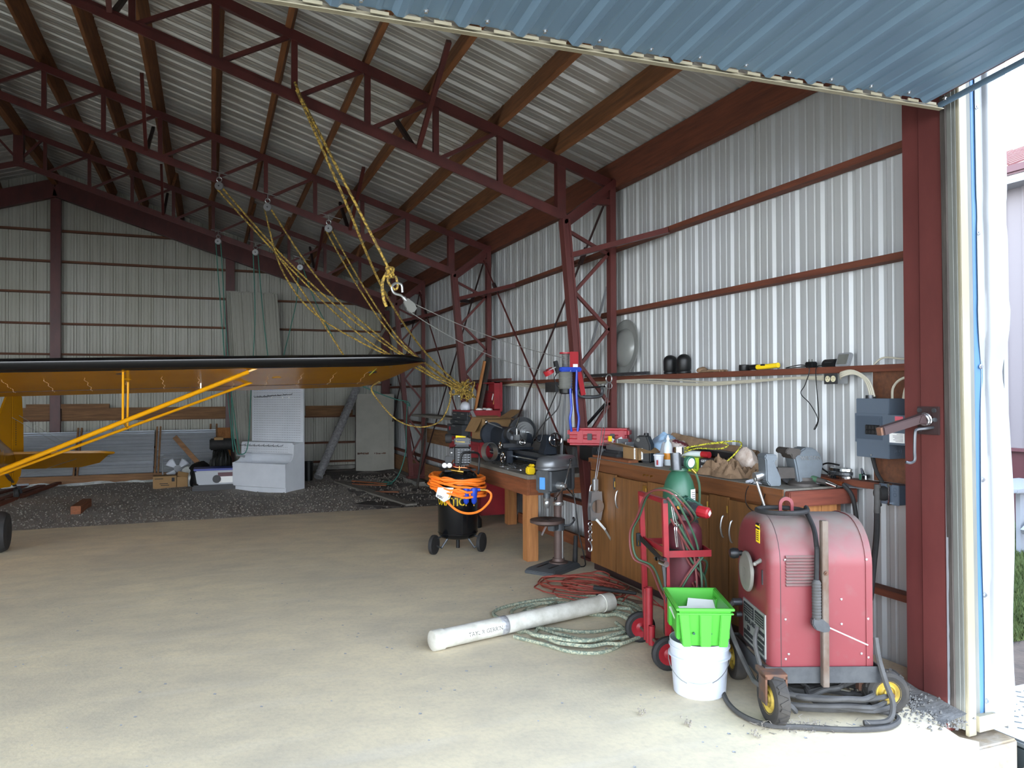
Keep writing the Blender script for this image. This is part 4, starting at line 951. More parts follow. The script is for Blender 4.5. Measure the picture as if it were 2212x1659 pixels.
for i in range(8): mb.box(.194+.0055*i, .1965+.0055*i, -.0025, 0, .018, .046)
obj('bars', mb, 'ink', k)
mp = lambda mm, o: plane_map(mm @ V(o), mm.to_3x3() @ V((1, 0, 0)), (0, 0, 1))
obj('lettering', text('GSTX', .026, mp(gm, (.222, -.0015, .085)), .0006), 'paper', k)
tbx = thing('clear_tube', (3.55, 5.05, BZ+.1), 'clear plastic tube with red end cap lying on the lime green box', 'tube')
obj('tube', MB().cyl((3.47, 5.18, BZ+.13), (3.52, 4.98, BZ+.13), .023, n=16), 'clear_plastic', tbx)
obj('end_cap', MB().cyl((3.52, 4.98, BZ+.13), (3.537, 4.91, BZ+.13), .0245, n=16), 'red', tbx)
solo('black_case', MB().bar((3.58, 5.2, BZ+.15), (3.70, 4.62, BZ+.12), .08, .045), 'black', 'long flat black box lying behind the lime green box', 'box', bevel=.003)
yc = smooth_path([(3.44, 5.16, BZ+.14), (3.43, 5.1, BZ+.17), (3.5, 4.95, BZ+.205), (3.56, 4.8, BZ+.225), (3.58, 4.74, BZ+.215), (3.54, 4.78, BZ+.185), (3.46, 4.98, BZ+.175), (3.42, 5.13, BZ+.12)], 6)
yc2 = smooth_path([(3.43, 5.14, BZ+.13), (3.47, 5.02, BZ+.19), (3.58, 4.75, BZ+.24), (3.6, 4.62, BZ+.24), (3.55, 4.57, BZ+.2), (3.5, 4.62, BZ+.12), (3.44, 4.68, BZ+.06)], 6)
def rope_mat(name, a, b, sc_=60, axis=(1, 1, 1)):
    m = mat(name, a, .8); n = m.node_tree.nodes; l = m.node_tree.links
    t = n.new('ShaderNodeTexCoord'); wv = n.new('ShaderNodeTexVoronoi'); wv.inputs['Scale'].default_value = sc_
    l.new(t.outputs['Object'], wv.inputs['Vector']); r = n.new('ShaderNodeValToRGB'); r.color_ramp.interpolation = 'CONSTANT'
    r.color_ramp.elements[0].color = (*srgb(a), 1); r.color_ramp.elements[1].position = .5; r.color_ramp.elements[1].color = (*srgb(b), 1)
    sx = n.new('ShaderNodeSeparateColor'); l.new(wv.outputs['Color'], sx.inputs[0]); l.new(sx.outputs[0], r.inputs[0]); l.new(r.outputs[0], n['Principled BSDF'].inputs['Base Color'])
rope_mat('cord_yellow', 'c9c23a', '6a6a2e', 130)
yr = thing('braided_rope', (3.5, 4.9, BZ+.1), 'yellow and black braided rope looped over the boxes on the bench', 'rope')
obj('loop', MB().tube(yc, .006, 6), 'cord_yellow', yr); obj('loop', MB().tube(yc2, .006, 6), 'cord_yellow', yr)
def crumple(root, nm, c, sx, sy, h, seed, m='kraft'):
    mb = MB(); c = V(c)
    mb.grid(lambda a, b: (c.x+sx*(a-.5)+.03*noise.noise(V((a*4, b*4, seed))), c.y+sy*(b-.5)+.03*noise.noise(V((a*4, b*4, seed+9))), c.z+.004+max(0, h*(1-abs(2*a-1)**3)*(1-abs(2*b-1)**3)*(.5+.9*abs(noise.noise(V((a*3.2, b*3.2, seed+4))))+.8*abs(noise.noise(V((a*6.5, b*6.5, seed))))-.3*abs(noise.noise(V((a*14, b*14, seed))))))), 34, 40)
    return obj(nm, mb, m, root, smooth=20)
pp = thing('crumpled_paper', (3.5, 4.55, BZ), 'crumpled brown packing paper spread at the front of the bench', 'paper')
crumple(pp, 'sheet', (3.48, 4.62, BZ), .26, .42, .12, 1); crumple(pp, 'sheet', (3.6, 4.36, BZ), .25, .3, .11, 6)
mat('film', 'b7a394', .2, 0, 'd8ccc0', 20, (1, 1, 1), .9)
wp = solo('wrapped_parcel', lump((3.68, 4.66, BZ), (.07, .11, .125), 21, .22), 'film', 'brown parcel wrapped in shiny clear film on the bench', 'parcel', smooth=40)
rg_ = thing('white_rag', (3.42, 4.13, BZ), 'small crumpled white rag by the big vise', 'rag')
crumple(rg_, 'cloth', (3.40, 4.17, BZ), .14, .12, .03, 3, 'white_plastic')
solo('black_wire_loop', MB().tube(smooth_path([(3.36, 4.16, BZ+.02), (3.3, 4.17, BZ-.03), (3.295, 4.18, BZ-.12), (3.3, 4.12, BZ-.17), (3.3, 4.05, BZ-.15), (3.33, 4.03, BZ-.05)], 6), .003, 5), 'black', 'thin black wire hanging in a loop over the bench edge', 'wire')
# the big vise
vm = TR((3.305, 4.03, 1.05), math.radians(-12))
mat('vise_grey', '6f777d', .5, .35, '565b5f', 9)
mat('vise_dark', '504b47', .55, .4, '3a3734', 12)
vs_ = thing('bench_vise', (3.5, 3.98, BZ), 'big grey bench vise with raised lettering bolted at the bench corner', 'vise')
obj('front_jaw', MB().at(vm).prism([(.03, -.0), (.005, .03), (0, .165), (-.008, .18), (.0, .205), (.068, .205), (.082, .188), (.08, .165), (.058, .158), (.105, .05), (.105, .0)], (0, -.055, 0), (1, 0, 0), (0, 0, 1), (0, .11, 0)), 'vise_grey', vs_, bevel=.007)
obj('slide_bar', MB().at(vm).box(.09, .25, -.034, .034, .045, .115), 'vise_dark', vs_, bevel=.005)
rb_ = obj('rear_body', MB().at(vm).prism([(.225, -.005), (.205, .12), (.19, .185), (.225, .215), (.27, .245), (.335, .24), (.385, .19), (.395, .13), (.37, -.005)], (0, -.06, 0), (1, 0, 0), (0, 0, 1), (0, .125, 0)), 'vise_grey', vs_, bevel=.01)
obj('rear_jaw', MB().at(vm).prism([(.135, .205), (.128, .225), (.15, .245), (.235, .235), (.235, .2), (.2, .19), (.2, .17), (.175, .175), (.168, .2)], (0, -.068, 0), (1, 0, 0), (0, 0, 1), (0, .135, 0)), 'vise_dark', vs_, bevel=.005)
obj('lettering', text('WILTON', .036, mp(vm, (.305, -.0605, .175)), .003, weight=.0008), 'steel', rb_)
obj('swivel_base', MB().at(vm).lathe([(.1, -.008), (.1, .012), (.075, .03), (.075, .05), (0, .05)], (.29, 0, 0), n=24), 'vise_dark', vs_)
obj('screw_head', MB().at(vm).cyl((-.045, 0, .055), (.01, 0, .07), .027, n=16).cyl((-.05, 0, .054), (-.03, 0, .058), .031, n=16), 'steel', vs_)
obj('tommy_bar', MB().at(vm).cyl((-.045, .0, .05), (.02, -.04, -.2), .009, n=10), 'steel', vs_)
# rubber mat, straps, air tools, chain
mat('mat_grey', '5c5d60', .85, 0, '4a4a4c', 8)
solo('rubber_mat', MB().grid(lambda a, b: (3.5+.36*b, 4.16-.5*a*(.35+.65*b)-.02*sin(b*9), BZ+.05*(1-a)*(1-b)+.012+.012*sin(a*7+b*5)), 14, 10), 'mat_grey', 'wavy grey rubber sheet lying over the bench corner beside the vise', 'mat', smooth=60, thick=.004)
at_ = thing('welding_tongs', (3.62, 3.86, BZ+.02), 'dirty teal and chrome air tool lying over the end block', 'tool')
obj('barrel', MB().cyl((3.56, 4.05, BZ+.08), (3.64, 3.82, BZ+.03), .02, .017, 12), 'vise_dark', at_)
obj('collar', MB().cyl((3.60, 3.93, BZ+.055), (3.62, 3.88, BZ+.043), .0195, n=12), 'hose_green', at_)
obj('nose', MB().cyl((3.64, 3.82, BZ+.03), (3.66, 3.76, BZ+.012), .016, .011, 12), 'chrome', at_)
gl = thing('ground_cable', (3.74, 3.8, BZ), 'black cable with brass lug hanging off the end of the bench', 'cable')
obj('lug', MB().cyl((3.67, 3.97, BZ+.05), (3.735, 3.785, BZ+.02), .012, .016, 12), 'copper', gl)
obj('cable', MB().tube(smooth_path([(3.735, 3.785, BZ+.02), (3.76, 3.74, BZ-.04), (3.77, 3.72, BZ-.14), (3.775, 3.71, BZ-.3), (3.77, 3.72, .5), (3.7, 3.75, .1), (3.5, 3.8, .015)], 6), .014, 8), 'black_rubber', gl)
ch = thing('roller_chain', (3.8, 3.9, BZ+.03), 'coiled steel roller chain stacked on the girt at the bench end', 'chain')
for k in range(3):
    mb = MB()
    for i in range(26):
        a = 2*PI*i/26; c = V((3.83+.045*cos(a), 3.9+.09*sin(a), BZ+.052+.024*k)); t = V((-.045*sin(a), .09*cos(a), 0)).normalized()
        mb.bar(c-t*.009, c+t*.009, .008, .018)
    obj('chain_loop', mb, 'chrome' if k % 2 == 0 else 'steel_dark', ch, smooth=0)
obj('strap_tail', MB().tube(smooth_path([(3.83, 3.99, BZ+.06), (3.82, 4.06, BZ+.1), (3.83, 4.02, BZ+.13), (3.84, 3.92, BZ+.125)], 6), .006, 5), 'black', ch)
gj = thing('tin_can', (3.85, 3.72, 1.09), 'small shiny tin with a green label on the girt beside the fuse box', 'tin')
obj('can', MB().box(3.828, 3.872, 3.69, 3.745, 1.092, 1.13), 'chrome', gj, bevel=.006)
obj('label', MB().box(3.826, 3.829, 3.725, 3.742, 1.094, 1.13), 'green_tank', gj)
obj('spout', MB().cyl((3.85, 3.73, 1.13), (3.85, 3.745, 1.165), .012, .006, 10), 'chrome', gj)
# ------------------------------------------------------------------ heavy timber table with the lathe
tt = thing('lathe_table', (3.3, 8.0, 0), 'heavy timber table with post legs, carrying the metal lathe', 'table')
TX0, TX1, TY0, TY1, TZ = 2.88, 3.72, 6.96, 9.15, .845
for i in range(4):
    x = TX0+(TX1-TX0)*i/4
    obj('top_plank', MB().box(x+.002, x+(TX1-TX0)/4-.002, TY0-.01, TY1, TZ-.04, TZ-.002*(i % 2)), 'grey_wood', tt, bevel=.003)
obj('apron', MB().box(TX0, TX0+.04, TY0, TY1, TZ-.2, TZ-.042), 'bench_wood_y', tt, bevel=.004)
obj('apron', MB().box(TX0+.04, TX1, TY0, TY0+.04, TZ-.2, TZ-.042), 'bench_wood_x', tt, bevel=.004)
obj('apron', MB().box(TX0+.04, TX1, TY1-.04, TY1, TZ-.2, TZ-.042), 'bench_wood_x', tt)
for x, y in ((TX0+.0, TY0+.0), (TX1-.13, TY0), (TX0, TY1-.14), (TX1-.25, TY1-.14)):
    obj('leg', MB().box(x+.002, x+.122, y+.002, y+.122, 0, TZ-.19), 'bench_wood_z', tt, bevel=.005)
obj('low_rail', MB().box(3.62, 3.66, TY0+.12, TY1-.1, .02, .14), 'bench_wood_y', tt)
# lathe
la = thing('metal_lathe', (3.3, 8.0, TZ), 'old navy-grey metal lathe with chuck and exposed cone pulleys on the timber table', 'lathe')
for x in (3.2, 3.36):
    obj('bed_rail', MB().box(x, x+.05, 7.12, 8.95, TZ+.13, TZ+.165), 'steel_dark', la, bevel=.004)
obj('bed', MB().box(3.21, 3.4, 7.12, 8.95, TZ+.06, TZ+.13), 'navy', la, bevel=.01)
obj('front_rod', MB().cyl((3.165, 7.15, TZ+.1), (3.165, 8.8, TZ+.1), .012), 'chrome', la)
for y in (7.2, 8.6): obj('foot', MB().prism([(-.14, 0), (.14, 0), (.1, .07), (-.1, .07)], (3.3, y, TZ), (1, 0, 0), (0, 0, 1), (0, .14, 0)), 'navy', la, bevel=.005)
hs_ = obj('headstock', MB().prism([(-.1, 0), (.1, 0), (.1, .14)]+[(.1*cos(PI*i/10), .14+.1*sin(PI*i/10)) for i in range(1, 10)]+[(-.1, .14)], (3.3, 8.5, TZ+.165), (1, 0, 0), (0, 0, 1), (0, .4, 0)), 'navy', la, bevel=.006)
obj('chuck', MB().cyl((3.3, 8.38, TZ+.325), (3.3, 8.5, TZ+.325), .085, n=26), 'steel_dark', la, bevel=.005)
for a in (.4, 2.5, 4.6):
    obj('chuck_jaw', MB().bar((3.3+.02*cos(a), 8.365, TZ+.325+.02*sin(a)), (3.3+.075*cos(a), 8.365, TZ+.325+.075*sin(a)), .03, .035, (0, 1, 0)), 'chrome', la)
obj('gear_cover', MB().cyl((3.24, 8.9, TZ+.3), (3.24, 8.98, TZ+.3), .15, n=26), 'navy', la, bevel=.006)
bx, by, bz_ = 3.50, 8.42, TZ+.34
obj('counter_bracket', MB().prism([(-.06, 0), (.08, 0), (.02, bz_-TZ), (-.03, bz_-TZ)], (bx, by+.26, TZ), (1, 0, 0), (0, 0, 1), (0, .04, 0)).prism([(-.06, 0), (.08, 0), (.02, bz_-TZ), (-.03, bz_-TZ)], (bx, by-.06, TZ), (1, 0, 0), (0, 0, 1), (0, .04, 0)), 'navy', la)
obj('large_pulley', MB().lathe([(.165, 0), (.18, 0), (.18, .05), (.165, .05), (.165, .03), (.03, .03), (.03, .02), (.165, .02), (.165, 0)], (bx, by+.16, bz_), (0, 1, 0), 36, False), 'steel_dark', la)
for k in range(4):
    r = .125-.024*k
    obj('cone_step', MB().lathe([(.02, 0), (r, 0), (r*.94, .012), (r, .024), (.02, .024)], (bx, by+.12-.028*k, bz_), (0, 1, 0), 26, False), 'steel', la)
obj('shaft', MB().cyl((bx, by-.1, bz_), (bx, by+.3, bz_), .016), 'steel', la)
obj('motor', MB().cyl((3.55, 7.75, TZ+.16), (3.55, 8.15, TZ+.16), .125, n=28).cyl((3.55, 7.71, TZ+.16), (3.55, 7.75, TZ+.16), .09, .12, 24), 'vise_dark', la, bevel=.008)
obj('motor_base', MB().box(3.46, 3.64, 7.75, 8.15, TZ, TZ+.05), 'rusty', la)
obj('lever', MB().cyl((3.24, 8.6, TZ+.39), (3.04, 8.55, TZ+.46), .008), 'steel', la)
obj('lever_ball', MB().ball((3.02, 8.545, TZ+.468), .022), 'chrome', la)
obj('back_gear_lever', MB().cyl((3.36, 8.45, TZ+.4), (3.385, 8.4, TZ+.52), .008), 'chrome', la)
obj('carriage', MB().box(3.12, 3.46, 8.08, 8.3, TZ+.166, TZ+.19).box(3.10, 3.17, 8.06, 8.32, TZ+.02, TZ+.16), 'navy', la, bevel=.008)
obj('cross_slide', MB().box(3.08, 3.42, 8.13, 8.23, TZ+.19, TZ+.235).box(3.2, 3.3, 8.02, 8.26, TZ+.235, TZ+.27), 'steel_dark', la, bevel=.005)
obj('tool_post', MB().box(3.24, 3.29, 8.16, 8.21, TZ+.27, TZ+.33).cyl((3.265, 8.185, TZ+.33), (3.265, 8.185, TZ+.4), .01), 'steel', la)
for c, r, ax in (((3.06, 8.18, TZ+.215), .035, (1, 0, 0)), ((3.07, 8.12, TZ+.08), .06, (1, 0, 0)), ((3.25, 7.98, TZ+.255), .03, (0, 1, 0))):
    obj('hand_wheel', MB().ring(c, r, .008, ax, 22).ring(c, .008, .008, ax, 8).bar(V(c)-V((0, 0, r)), V(c)+V((0, 0, r)), .008, .008), 'chrome', la)
obj('chip_guard', MB().lathe([(.10, 0), (.11, 0), (.11, .07), (.10, .07), (.1, 0)], (3.02, 8.5, TZ+.12), (.5, -1, .1), 24, False), 'steel', la)
obj('tailstock', MB().prism([(-.08, 0), (.08, 0), (.05, .1), (.05, .2), (-.05, .2), (-.05, .1)], (3.3, 7.32, TZ+.166), (1, 0, 0), (0, 0, 1), (0, .16, 0)), 'navy', la, bevel=.008)
obj('quill', MB().cyl((3.3, 7.25, TZ+.325), (3.3, 7.6, TZ+.325), .036, n=16), 'navy', la)
obj('tail_wheel', MB().ring((3.3, 7.2, TZ+.325), .068, .0095, (0, 1, 0), 26).cyl((3.3, 7.18, TZ+.325), (3.3, 7.26, TZ+.325), .016).bar((3.235, 7.2, TZ+.325), (3.365, 7.2, TZ+.325), .012, .012).bar((3.3, 7.2, TZ+.26), (3.3, 7.2, TZ+.39), .012, .012), 'chrome', la)
swarf = MB(); rg = random.Random(31)
for i in range(420):
    p = V((rg.uniform(2.98, 3.2), rg.uniform(7.5, 8.5), TZ+rg.uniform(.001, .03)*rg.random())); a = rg.random()*6.3
    swarf.bar(p, p+V((.012*cos(a), .012*sin(a), rg.uniform(0, .008))), .004, .002)
tag(obj('swarf', swarf, 'steel_dark', None, smooth=0), 'dark metal swarf littering the table in front of the lathe', 'swarf', kind='stuff')
def wrench(p, a, L, nm, lab, m='steel'):
    d = V((cos(a), sin(a), 0)); p = V(p); q = p+d*L
    t = thing(nm, p, lab, 'wrench')
    obj('shank', MB().bar(p, q, .016, .007), m, t, bevel=.002)
    for c, s in ((p, -1), (q, 1)):
        obj('jaw', MB().prism([(-.02, -.012), (.0, -.02), (.022, -.018), (.012, -.006), (.012, .006), (.022, .018), (0, .02), (-.02, .012)], c-V((0, 0, .004)), d*s, d.cross(V((0, 0, 1)))*s, (0, 0, .009)), m, t)
wrench((2.93, 7.62, TZ+.006), -1.3, .2, 'wrench', 'long open ended wrench nearest the yellow plug on the lathe table')
wrench((2.96, 7.85, TZ+.006), -1.1, .16, 'wrench', 'short wrench lying beside the swarf on the lathe table')
wrench((3.03, 7.65, TZ+.006), -1.45, .24, 'wrench', 'chrome wrench under the lathe bed', 'chrome')
yp = thing('yellow_drill', (2.98, 7.15, TZ), 'yellow plastic tool on the table corner by the drill press', 'tool')
obj('body', MB().box(2.92, 3.0, 7.02, 7.1, TZ+.0, TZ+.075).box(2.95, 3.0, 7.02, 7.1, TZ+.07, TZ+.1), 'yellow', yp, bevel=.012)
obj('spindle', MB().cyl((2.93, 7.1, TZ+.035), (2.93, 7.25, TZ+.035), .007), 'chrome', yp)
# ------------------------------------------------------------------ drill press
mat('press_grey', '6c6e70', .35, .5, '5b5d60', 8)
mat('press_body', '4d5154', .5, .3, '414447', 8)
mat('press_brown', '5a4a44', .55, .4, '4b3d38', 10)
dm_ = TR((3.05, 6.60, 0), math.atan2(-.56, -.83))          # local x: towards the spindle
dp = thing('drill_press', (3.05, 6.60, 0), 'grey floor drill press with rounded belt cover and brown column', 'drill press')
obj('base', MB().at(dm_).add([(x, y, z) for z, k in ((0, 1), (.03, 1), (.055, .86)) for x, y in ((-.14*k-.0, -.16*k), (.34*k, -.16*k), (.34*k, .16*k), (-.14*k, .16*k))], [(3, 2, 1, 0), (8, 9, 10, 11)]+[(j*4+i, j*4+(i+1) % 4, j*4+4+(i+1) % 4, j*4+4+i) for j in (0, 1) for i in range(4)]), 'press_body', dp, bevel=.006)
for y in (-.06, .06): obj('base_slot', MB().at(dm_).box(.1, .28, y-.008, y+.008, .0545, .0575), 'black', dp)
obj('column_foot', MB().at(dm_).lathe([(.09, .055), (.09, .068), (.06, .075), (.055, .1), (0, .1)], n=26), 'press_brown', dp)
obj('column', MB().at(dm_).cyl((0, 0, .08), (0, 0, .76), .042, n=26), 'press_brown', dp)
obj('rack', MB().at(dm_).box(-.005, .005, .041, .052, .09, .6), 'steel', dp)
obj('collar', MB().at(dm_).lathe([(.05, .595), (.052, .6), (.052, .622), (.05, .627), (.04, .627)], n=24), 'steel', dp)
tbm = obj('table', MB().at(dm_).lathe([(0, .44), (.1, .44), (.125, .452), (.158, .462), (.158, .487), (.152, .49), (0, .49)], (.2, 0, 0), n=40), 'press_brown', dp)
for a in (0, PI/4*2, PI/4, 3*PI/4):
    obj('table_slot', MB().at(dm_).bar((.2-.14*cos(a), -.14*sin(a), .4905), (.2+.14*cos(a), .14*sin(a), .4905), .01, .002), 'black', tbm)
obj('table_arm', MB().at(dm_).box(-.06, .14, -.035, .035, .37, .445).cyl((0, 0, .36), (0, 0, .47), .062, n=20), 'press_body', dp, bevel=.008)
obj('clamp_lever', MB().at(dm_).bar((.13, -.05, .42), (.17, -.08, .33), .02, .012), 'steel', dp)
obj('crank_arm', MB().at(dm_).tube(smooth_path([(-.0, .06, .41), (-.03, .1, .41), (-.06, .12, .43), (-.09, .12, .455)], 4), .009, 7), 'steel_dark', dp)
obj('crank_handle', MB().at(dm_).cyl((-.09, .12, .455), (-.18, .06, .455), .014, .012, 10), 'black', dp)
obj('head', MB().at(dm_).box(-.06, .27, -.085, .085, .735, .95), 'press_body', dp, bevel=.02, seg=3)
obj('front_plate', MB().at(dm_).box(.262, .275, -.06, .06, .75, .94), 'steel_dark', dp, bevel=.004)
mat('press_blue', '4f8fd0', .4)
mb = MB().at(dm_); obj('badge', mb.box(.274, .278, -.032, .028, .77, .88), 'press_blue', dp, bevel=.002)
obj('quill', MB().at(dm_).cyl((.2, 0, .68), (.2, 0, .74), .032, n=18), 'press_body', dp)
obj('chuck', MB().at(dm_).lathe([(.014, -.1), (.02, -.085), (.03, -.07), (.032, -.045), (.026, -.03), (.032, -.02), (.032, 0)], (.2, 0, .69), n=18), 'steel', dp)
def stad(L, W_, z, k):
    pts = []
    for i in range(9): a = -PI/2+PI*i/8; pts.append((.17+L+W_*k*cos(a)*.9, W_*k*sin(a)))
    for i in range(9): a = PI/2+PI*i/8; pts.append((-.14+W_*k*cos(a)*.55, W_*k*sin(a)))
    return [(x, y, z) for x, y in pts]
lay = [stad(0, .125, .945, 1.0), stad(0, .125, .965, 1.02), stad(0, .125, .972, .96), stad(0, .125, .978, .97), stad(0, .12, 1.02, .98), stad(0, .115, 1.045, .9), stad(0, .1, 1.058, .78), stad(0, .06, 1.062, .5)]
cv = MB().at(dm_); cv.add([p for l in lay for p in l], [tuple(range(17, -1, -1)), tuple(range(7*18, 8*18))]+[(k*18+i, k*18+(i+1) % 18, (k+1)*18+(i+1) % 18, (k+1)*18+i) for k in range(7) for i in range(18)])
obj('belt_cover', cv, 'press_grey', dp, smooth=50)
obj('cover_latch', MB().at(dm_).box(-.02, .02, .122, .134, .95, .985), 'steel', dp)
obj('motor', MB().at(dm_).cyl((-.14, .0, .73), (-.14, .0, .945), .085, n=26), 'press_grey', dp, bevel=.008)
obj('motor_plate', MB().at(dm_).box(-.1, -.06, .06, .09, .75, .94), 'steel_dark', dp)
hb = V((.2, .1, .84)); ax = V((.0, 1, 0))
obj('feed_hub', MB().at(dm_).cyl((.15, .085, .80), (.15, .135, .80), .035, n=18).cyl((.15, .135, .80), (.15, .17, .80), .022, n=16), 'steel', dp)
for a, L in ((1.95, .25), (-.5, .2), (3.75, .17)):
    e = V((.15+L*cos(a), .17, .80+L*sin(a)))
    h = obj('feed_handle', MB().at(dm_).cyl((.15, .155, .80), e, .007, n=8), 'chrome', dp)
    obj('knob', MB().at(dm_).ball(e, .014), 'black', h)
obj('power_cord', MB().tube(smooth_path([dm_ @ V(p) for p in ((-.1, .1, .74), (-.08, .14, .6), (-.1, .16, .35), (-.14, .2, .1), (-.18, .18, .012), (-.12, .12, .012), (-.2, .05, .01))], 6), .006, 6), 'black', dp)
# ------------------------------------------------------------------ air compressor with orange hose
CP = V((2.42, 7.75, 0)); cr_ = .208
co = thing('air_compressor', CP, 'upright black air compressor with pump on top and two wheels', 'compressor')
obj('tank', MB().lathe([(0, .13), (.12, .135), (.18, .15), (.2, .175), (cr_, .2), (cr_, .745), (.2, .79), (.17, .825), (.11, .845), (0, .85)], CP, n=48), 'black_gloss', co, smooth=50)
obj('weld_seam', MB().lathe([(cr_, .195), (cr_+.003, .198), (cr_+.003, .204), (cr_, .207)], CP, n=48, cap=False), 'black_gloss', co)
va = math.atan2(CP.x, CP.y)                                # bearing of the tank from the camera
def on_tank(z, a0, r=cr_+.0012):
    return lambda x, y, zz: V((CP.x-r*sin(va-(a0+x/r)) if 0 else CP.x+r*sin(va+PI-(a0+x/r)), CP.y+r*cos(va+PI-(a0+x/r)), z+y))
_t = on_tank(.535, -.47); obj('lettering', text('UMATIC', .115, lambda x, y, z: _t(x*.8, y, z), .0005, weight=.003), 'yellow', co)
obj('lettering', text('ULTRA', .05, on_tank(.62, -.85), .0005, weight=.002), 'yellow', co)
obj('side_seam', MB().box(CP.x-.001, CP.x+.001, CP.y-.001, CP.y+.001, .2, .74) if 0 else MB().cyl(CP+V((cr_*sin(va+PI-.22), cr_*cos(va+PI-.22), .2)), CP+V((cr_*sin(va+PI-.22), cr_*cos(va+PI-.22), .745)), .003, n=6), 'black_gloss', co)
right = V((cos(va), -sin(va), 0)); fwd = V((sin(va), cos(va), 0))
for s, rad in ((-1, .1), (1, .1)):
    c = CP+right*(.245*s)-fwd*(.13-.05*s)+V((0, 0, rad))
    axd = (right*.9-fwd*.42*1).normalized()
    t = obj('wheel', MB().lathe([(.0, -.02), (.055, -.016), (.075, -.02), (.098, -.018), (rad, -.008), (rad, .008), (.098, .018), (.075, .02), (.055, .016), (0, .02)], c, axd, 28), 'black_rubber', co)
    obj('hub', MB().lathe([(0, -.024), (.014, -.024), (.02, -.02), (.05, -.0165)], c, axd, 16, False), 'steel', t)
    obj('wheel_frame', MB().tube([CP+right*(.1*s)-fwd*.08+V((0, 0, .15)), CP+right*(.17*s)-fwd*.1+V((0, 0, .05)), c], .011, 6).tube([CP+right*(.15*s)-fwd*.06+V((0, 0, .17)), c+V((0, 0, .05))], .009, 6), 'steel_dark', co)
obj('rear_foot', MB().cyl(CP+fwd*.15, CP+fwd*.15+V((0, 0, .16)), .02), 'black', co)
obj('saddle', MB().box(CP.x-.17, CP.x+.17, CP.y-.1, CP.y+.1, .84, .862), 'black', co)
pmx = TR(CP+V((0, 0, .86)), -va)
obj('motor_shroud', MB().at(pmx).box(-.05, .14, -.12, .12, .04, .25), 'black', co, bevel=.025, seg=3)
for i in range(6):
    mb = MB().at(pmx); 
    for j in range(4): mb.box(-.0+.034*j, .024+.034*j, -.1225, -.118, .07+.026*i, .08+.026*i)
    obj('vent_row', mb, 'steel_dark', co)['kind'] = 'stuff'
obj('pump_head', MB().at(pmx).box(-.02, .12, -.08, .08, .25, .33).box(.0, .1, -.06, .06, .33, .345), 'black', co, bevel=.008)
for i in range(5): obj('cooling_fin', MB().at(pmx).box(-.035, .135, -.095, .095, .262+.013*i, .267+.013*i), 'steel_dark', co)
obj('air_filter', MB().at(pmx).cyl((-.13, -.03, .32), (-.06, -.03, .32), .05, n=20), 'black_rubber', co, bevel=.008)
wl_ = obj('warning_label', MB().at(pmx).add([(-.02, -.083, .285), (.075, -.083, .28), (.085, -.05, .345), (-.02, -.05, .35)], [(0, 1, 2, 3)]), 'yellow', co)
obj('side_panel', MB().at(pmx).box(-.085, -.05, -.1, .1, .03, .22), 'black', co, bevel=.006)
sm_ = obj('spec_print', MB().at(pmx).box(-.07, -.056, -.103, -.1, .17, .18).box(-.085, -.0855, -.07, .02, .14, .16).box(-.085, -.0855, -.05, .04, .1, .13), 'paper', co)
obj('handle', MB().at(pmx).tube(smooth_path([(.02, -.15, -.02), (.03, -.155, .1), (.05, -.16, .17), (.11, -.15, .18), (.2, -.1, .17), (.225, -.07, .13), (.22, -.08, .0), (.21, -.1, -.05)], 5), .011, 8), 'black', co)
for x in (-.135, -.085):
    g_ = obj('gauge', MB().at(pmx).cyl((x, -.12, .05), (x, -.16, .05), .03, n=18), 'black', co)
    obj('gauge_face', MB().at(pmx).cyl((x, -.1605, .05), (x, -.1615, .05), .025, n=18), 'paper', g_)
obj('pressure_switch', MB().at(pmx).box(-.13, -.05, -.12, -.04, .06, .14), 'black', co, bevel=.008)
obj('manifold', MB().at(pmx).cyl((-.1, -.1, .0), (.0, -.15, -.01), .012).cyl((.0, -.15, -.01), (.06, -.16, -.02), .014).cyl((.02, -.15, -.0), (.02, -.15, .04), .012), 'brass', co)
obj('discharge_tube', MB().at(pmx).tube(smooth_path([(-.04, -.1, .1), (-.06, -.13, .06), (-.02, -.16, .03), (.1, -.16, .02), (.15, -.1, -.02)], 5), .006, 6), 'copper', co)
for i, x in enumerate((.085, .165)):
    c = CP+right*x-fwd*(cr_+.03)+V((0, 0, .64))
    f_ = obj('air_filter_bowl', MB().lathe([(0, -.125), (.012, -.12), (.028, -.1), (.033, -.02), (.034, 0), (.038, .0), (.038, .045), (.02, .05), (0, .05)], c, n=18), 'blue', co)
    obj('drain', MB().cyl(c+V((0, 0, -.125)), c+V((0, 0, -.14)), .007), 'brass', f_)
obj('filter_link', MB().cyl(CP+right*.05-fwd*(cr_+.03)+V((0, 0, .665)), CP+right*.23-fwd*(cr_+.03)+V((0, 0, .665)), .016), 'blue', co)
obj('fitting', MB().cyl(CP+right*.2-fwd*(cr_+.03)+V((0, 0, .665)), CP+right*.29-fwd*(cr_+.03)+V((0, 0, .66)), .011), 'brass', co)
oh = thing('air_hose', CP+V((0, 0, .7)), 'bright orange air hose coiled round the top of the black compressor', 'hose')
rg = random.Random(12); pts = []
for i in range(290):
    a = 2*PI*i/22; k = i/290
    rad_ = .265+.02*sin(a*.37)+.014*rg.uniform(-1, 1)+.02*(1-k); z = .715+.045*sin(a*.11+2)+.06*cos(a+.8-va*0)*(.6+.4*sin(a*.07))+.014*rg.uniform(-1, 1)+.13*(k-.5)
    pts.append(CP+V((rad_*sin(a), rad_*cos(a), z)))
obj('coil', MB().tube(smooth_path(pts, 2), .0125, 7), 'orange', oh)
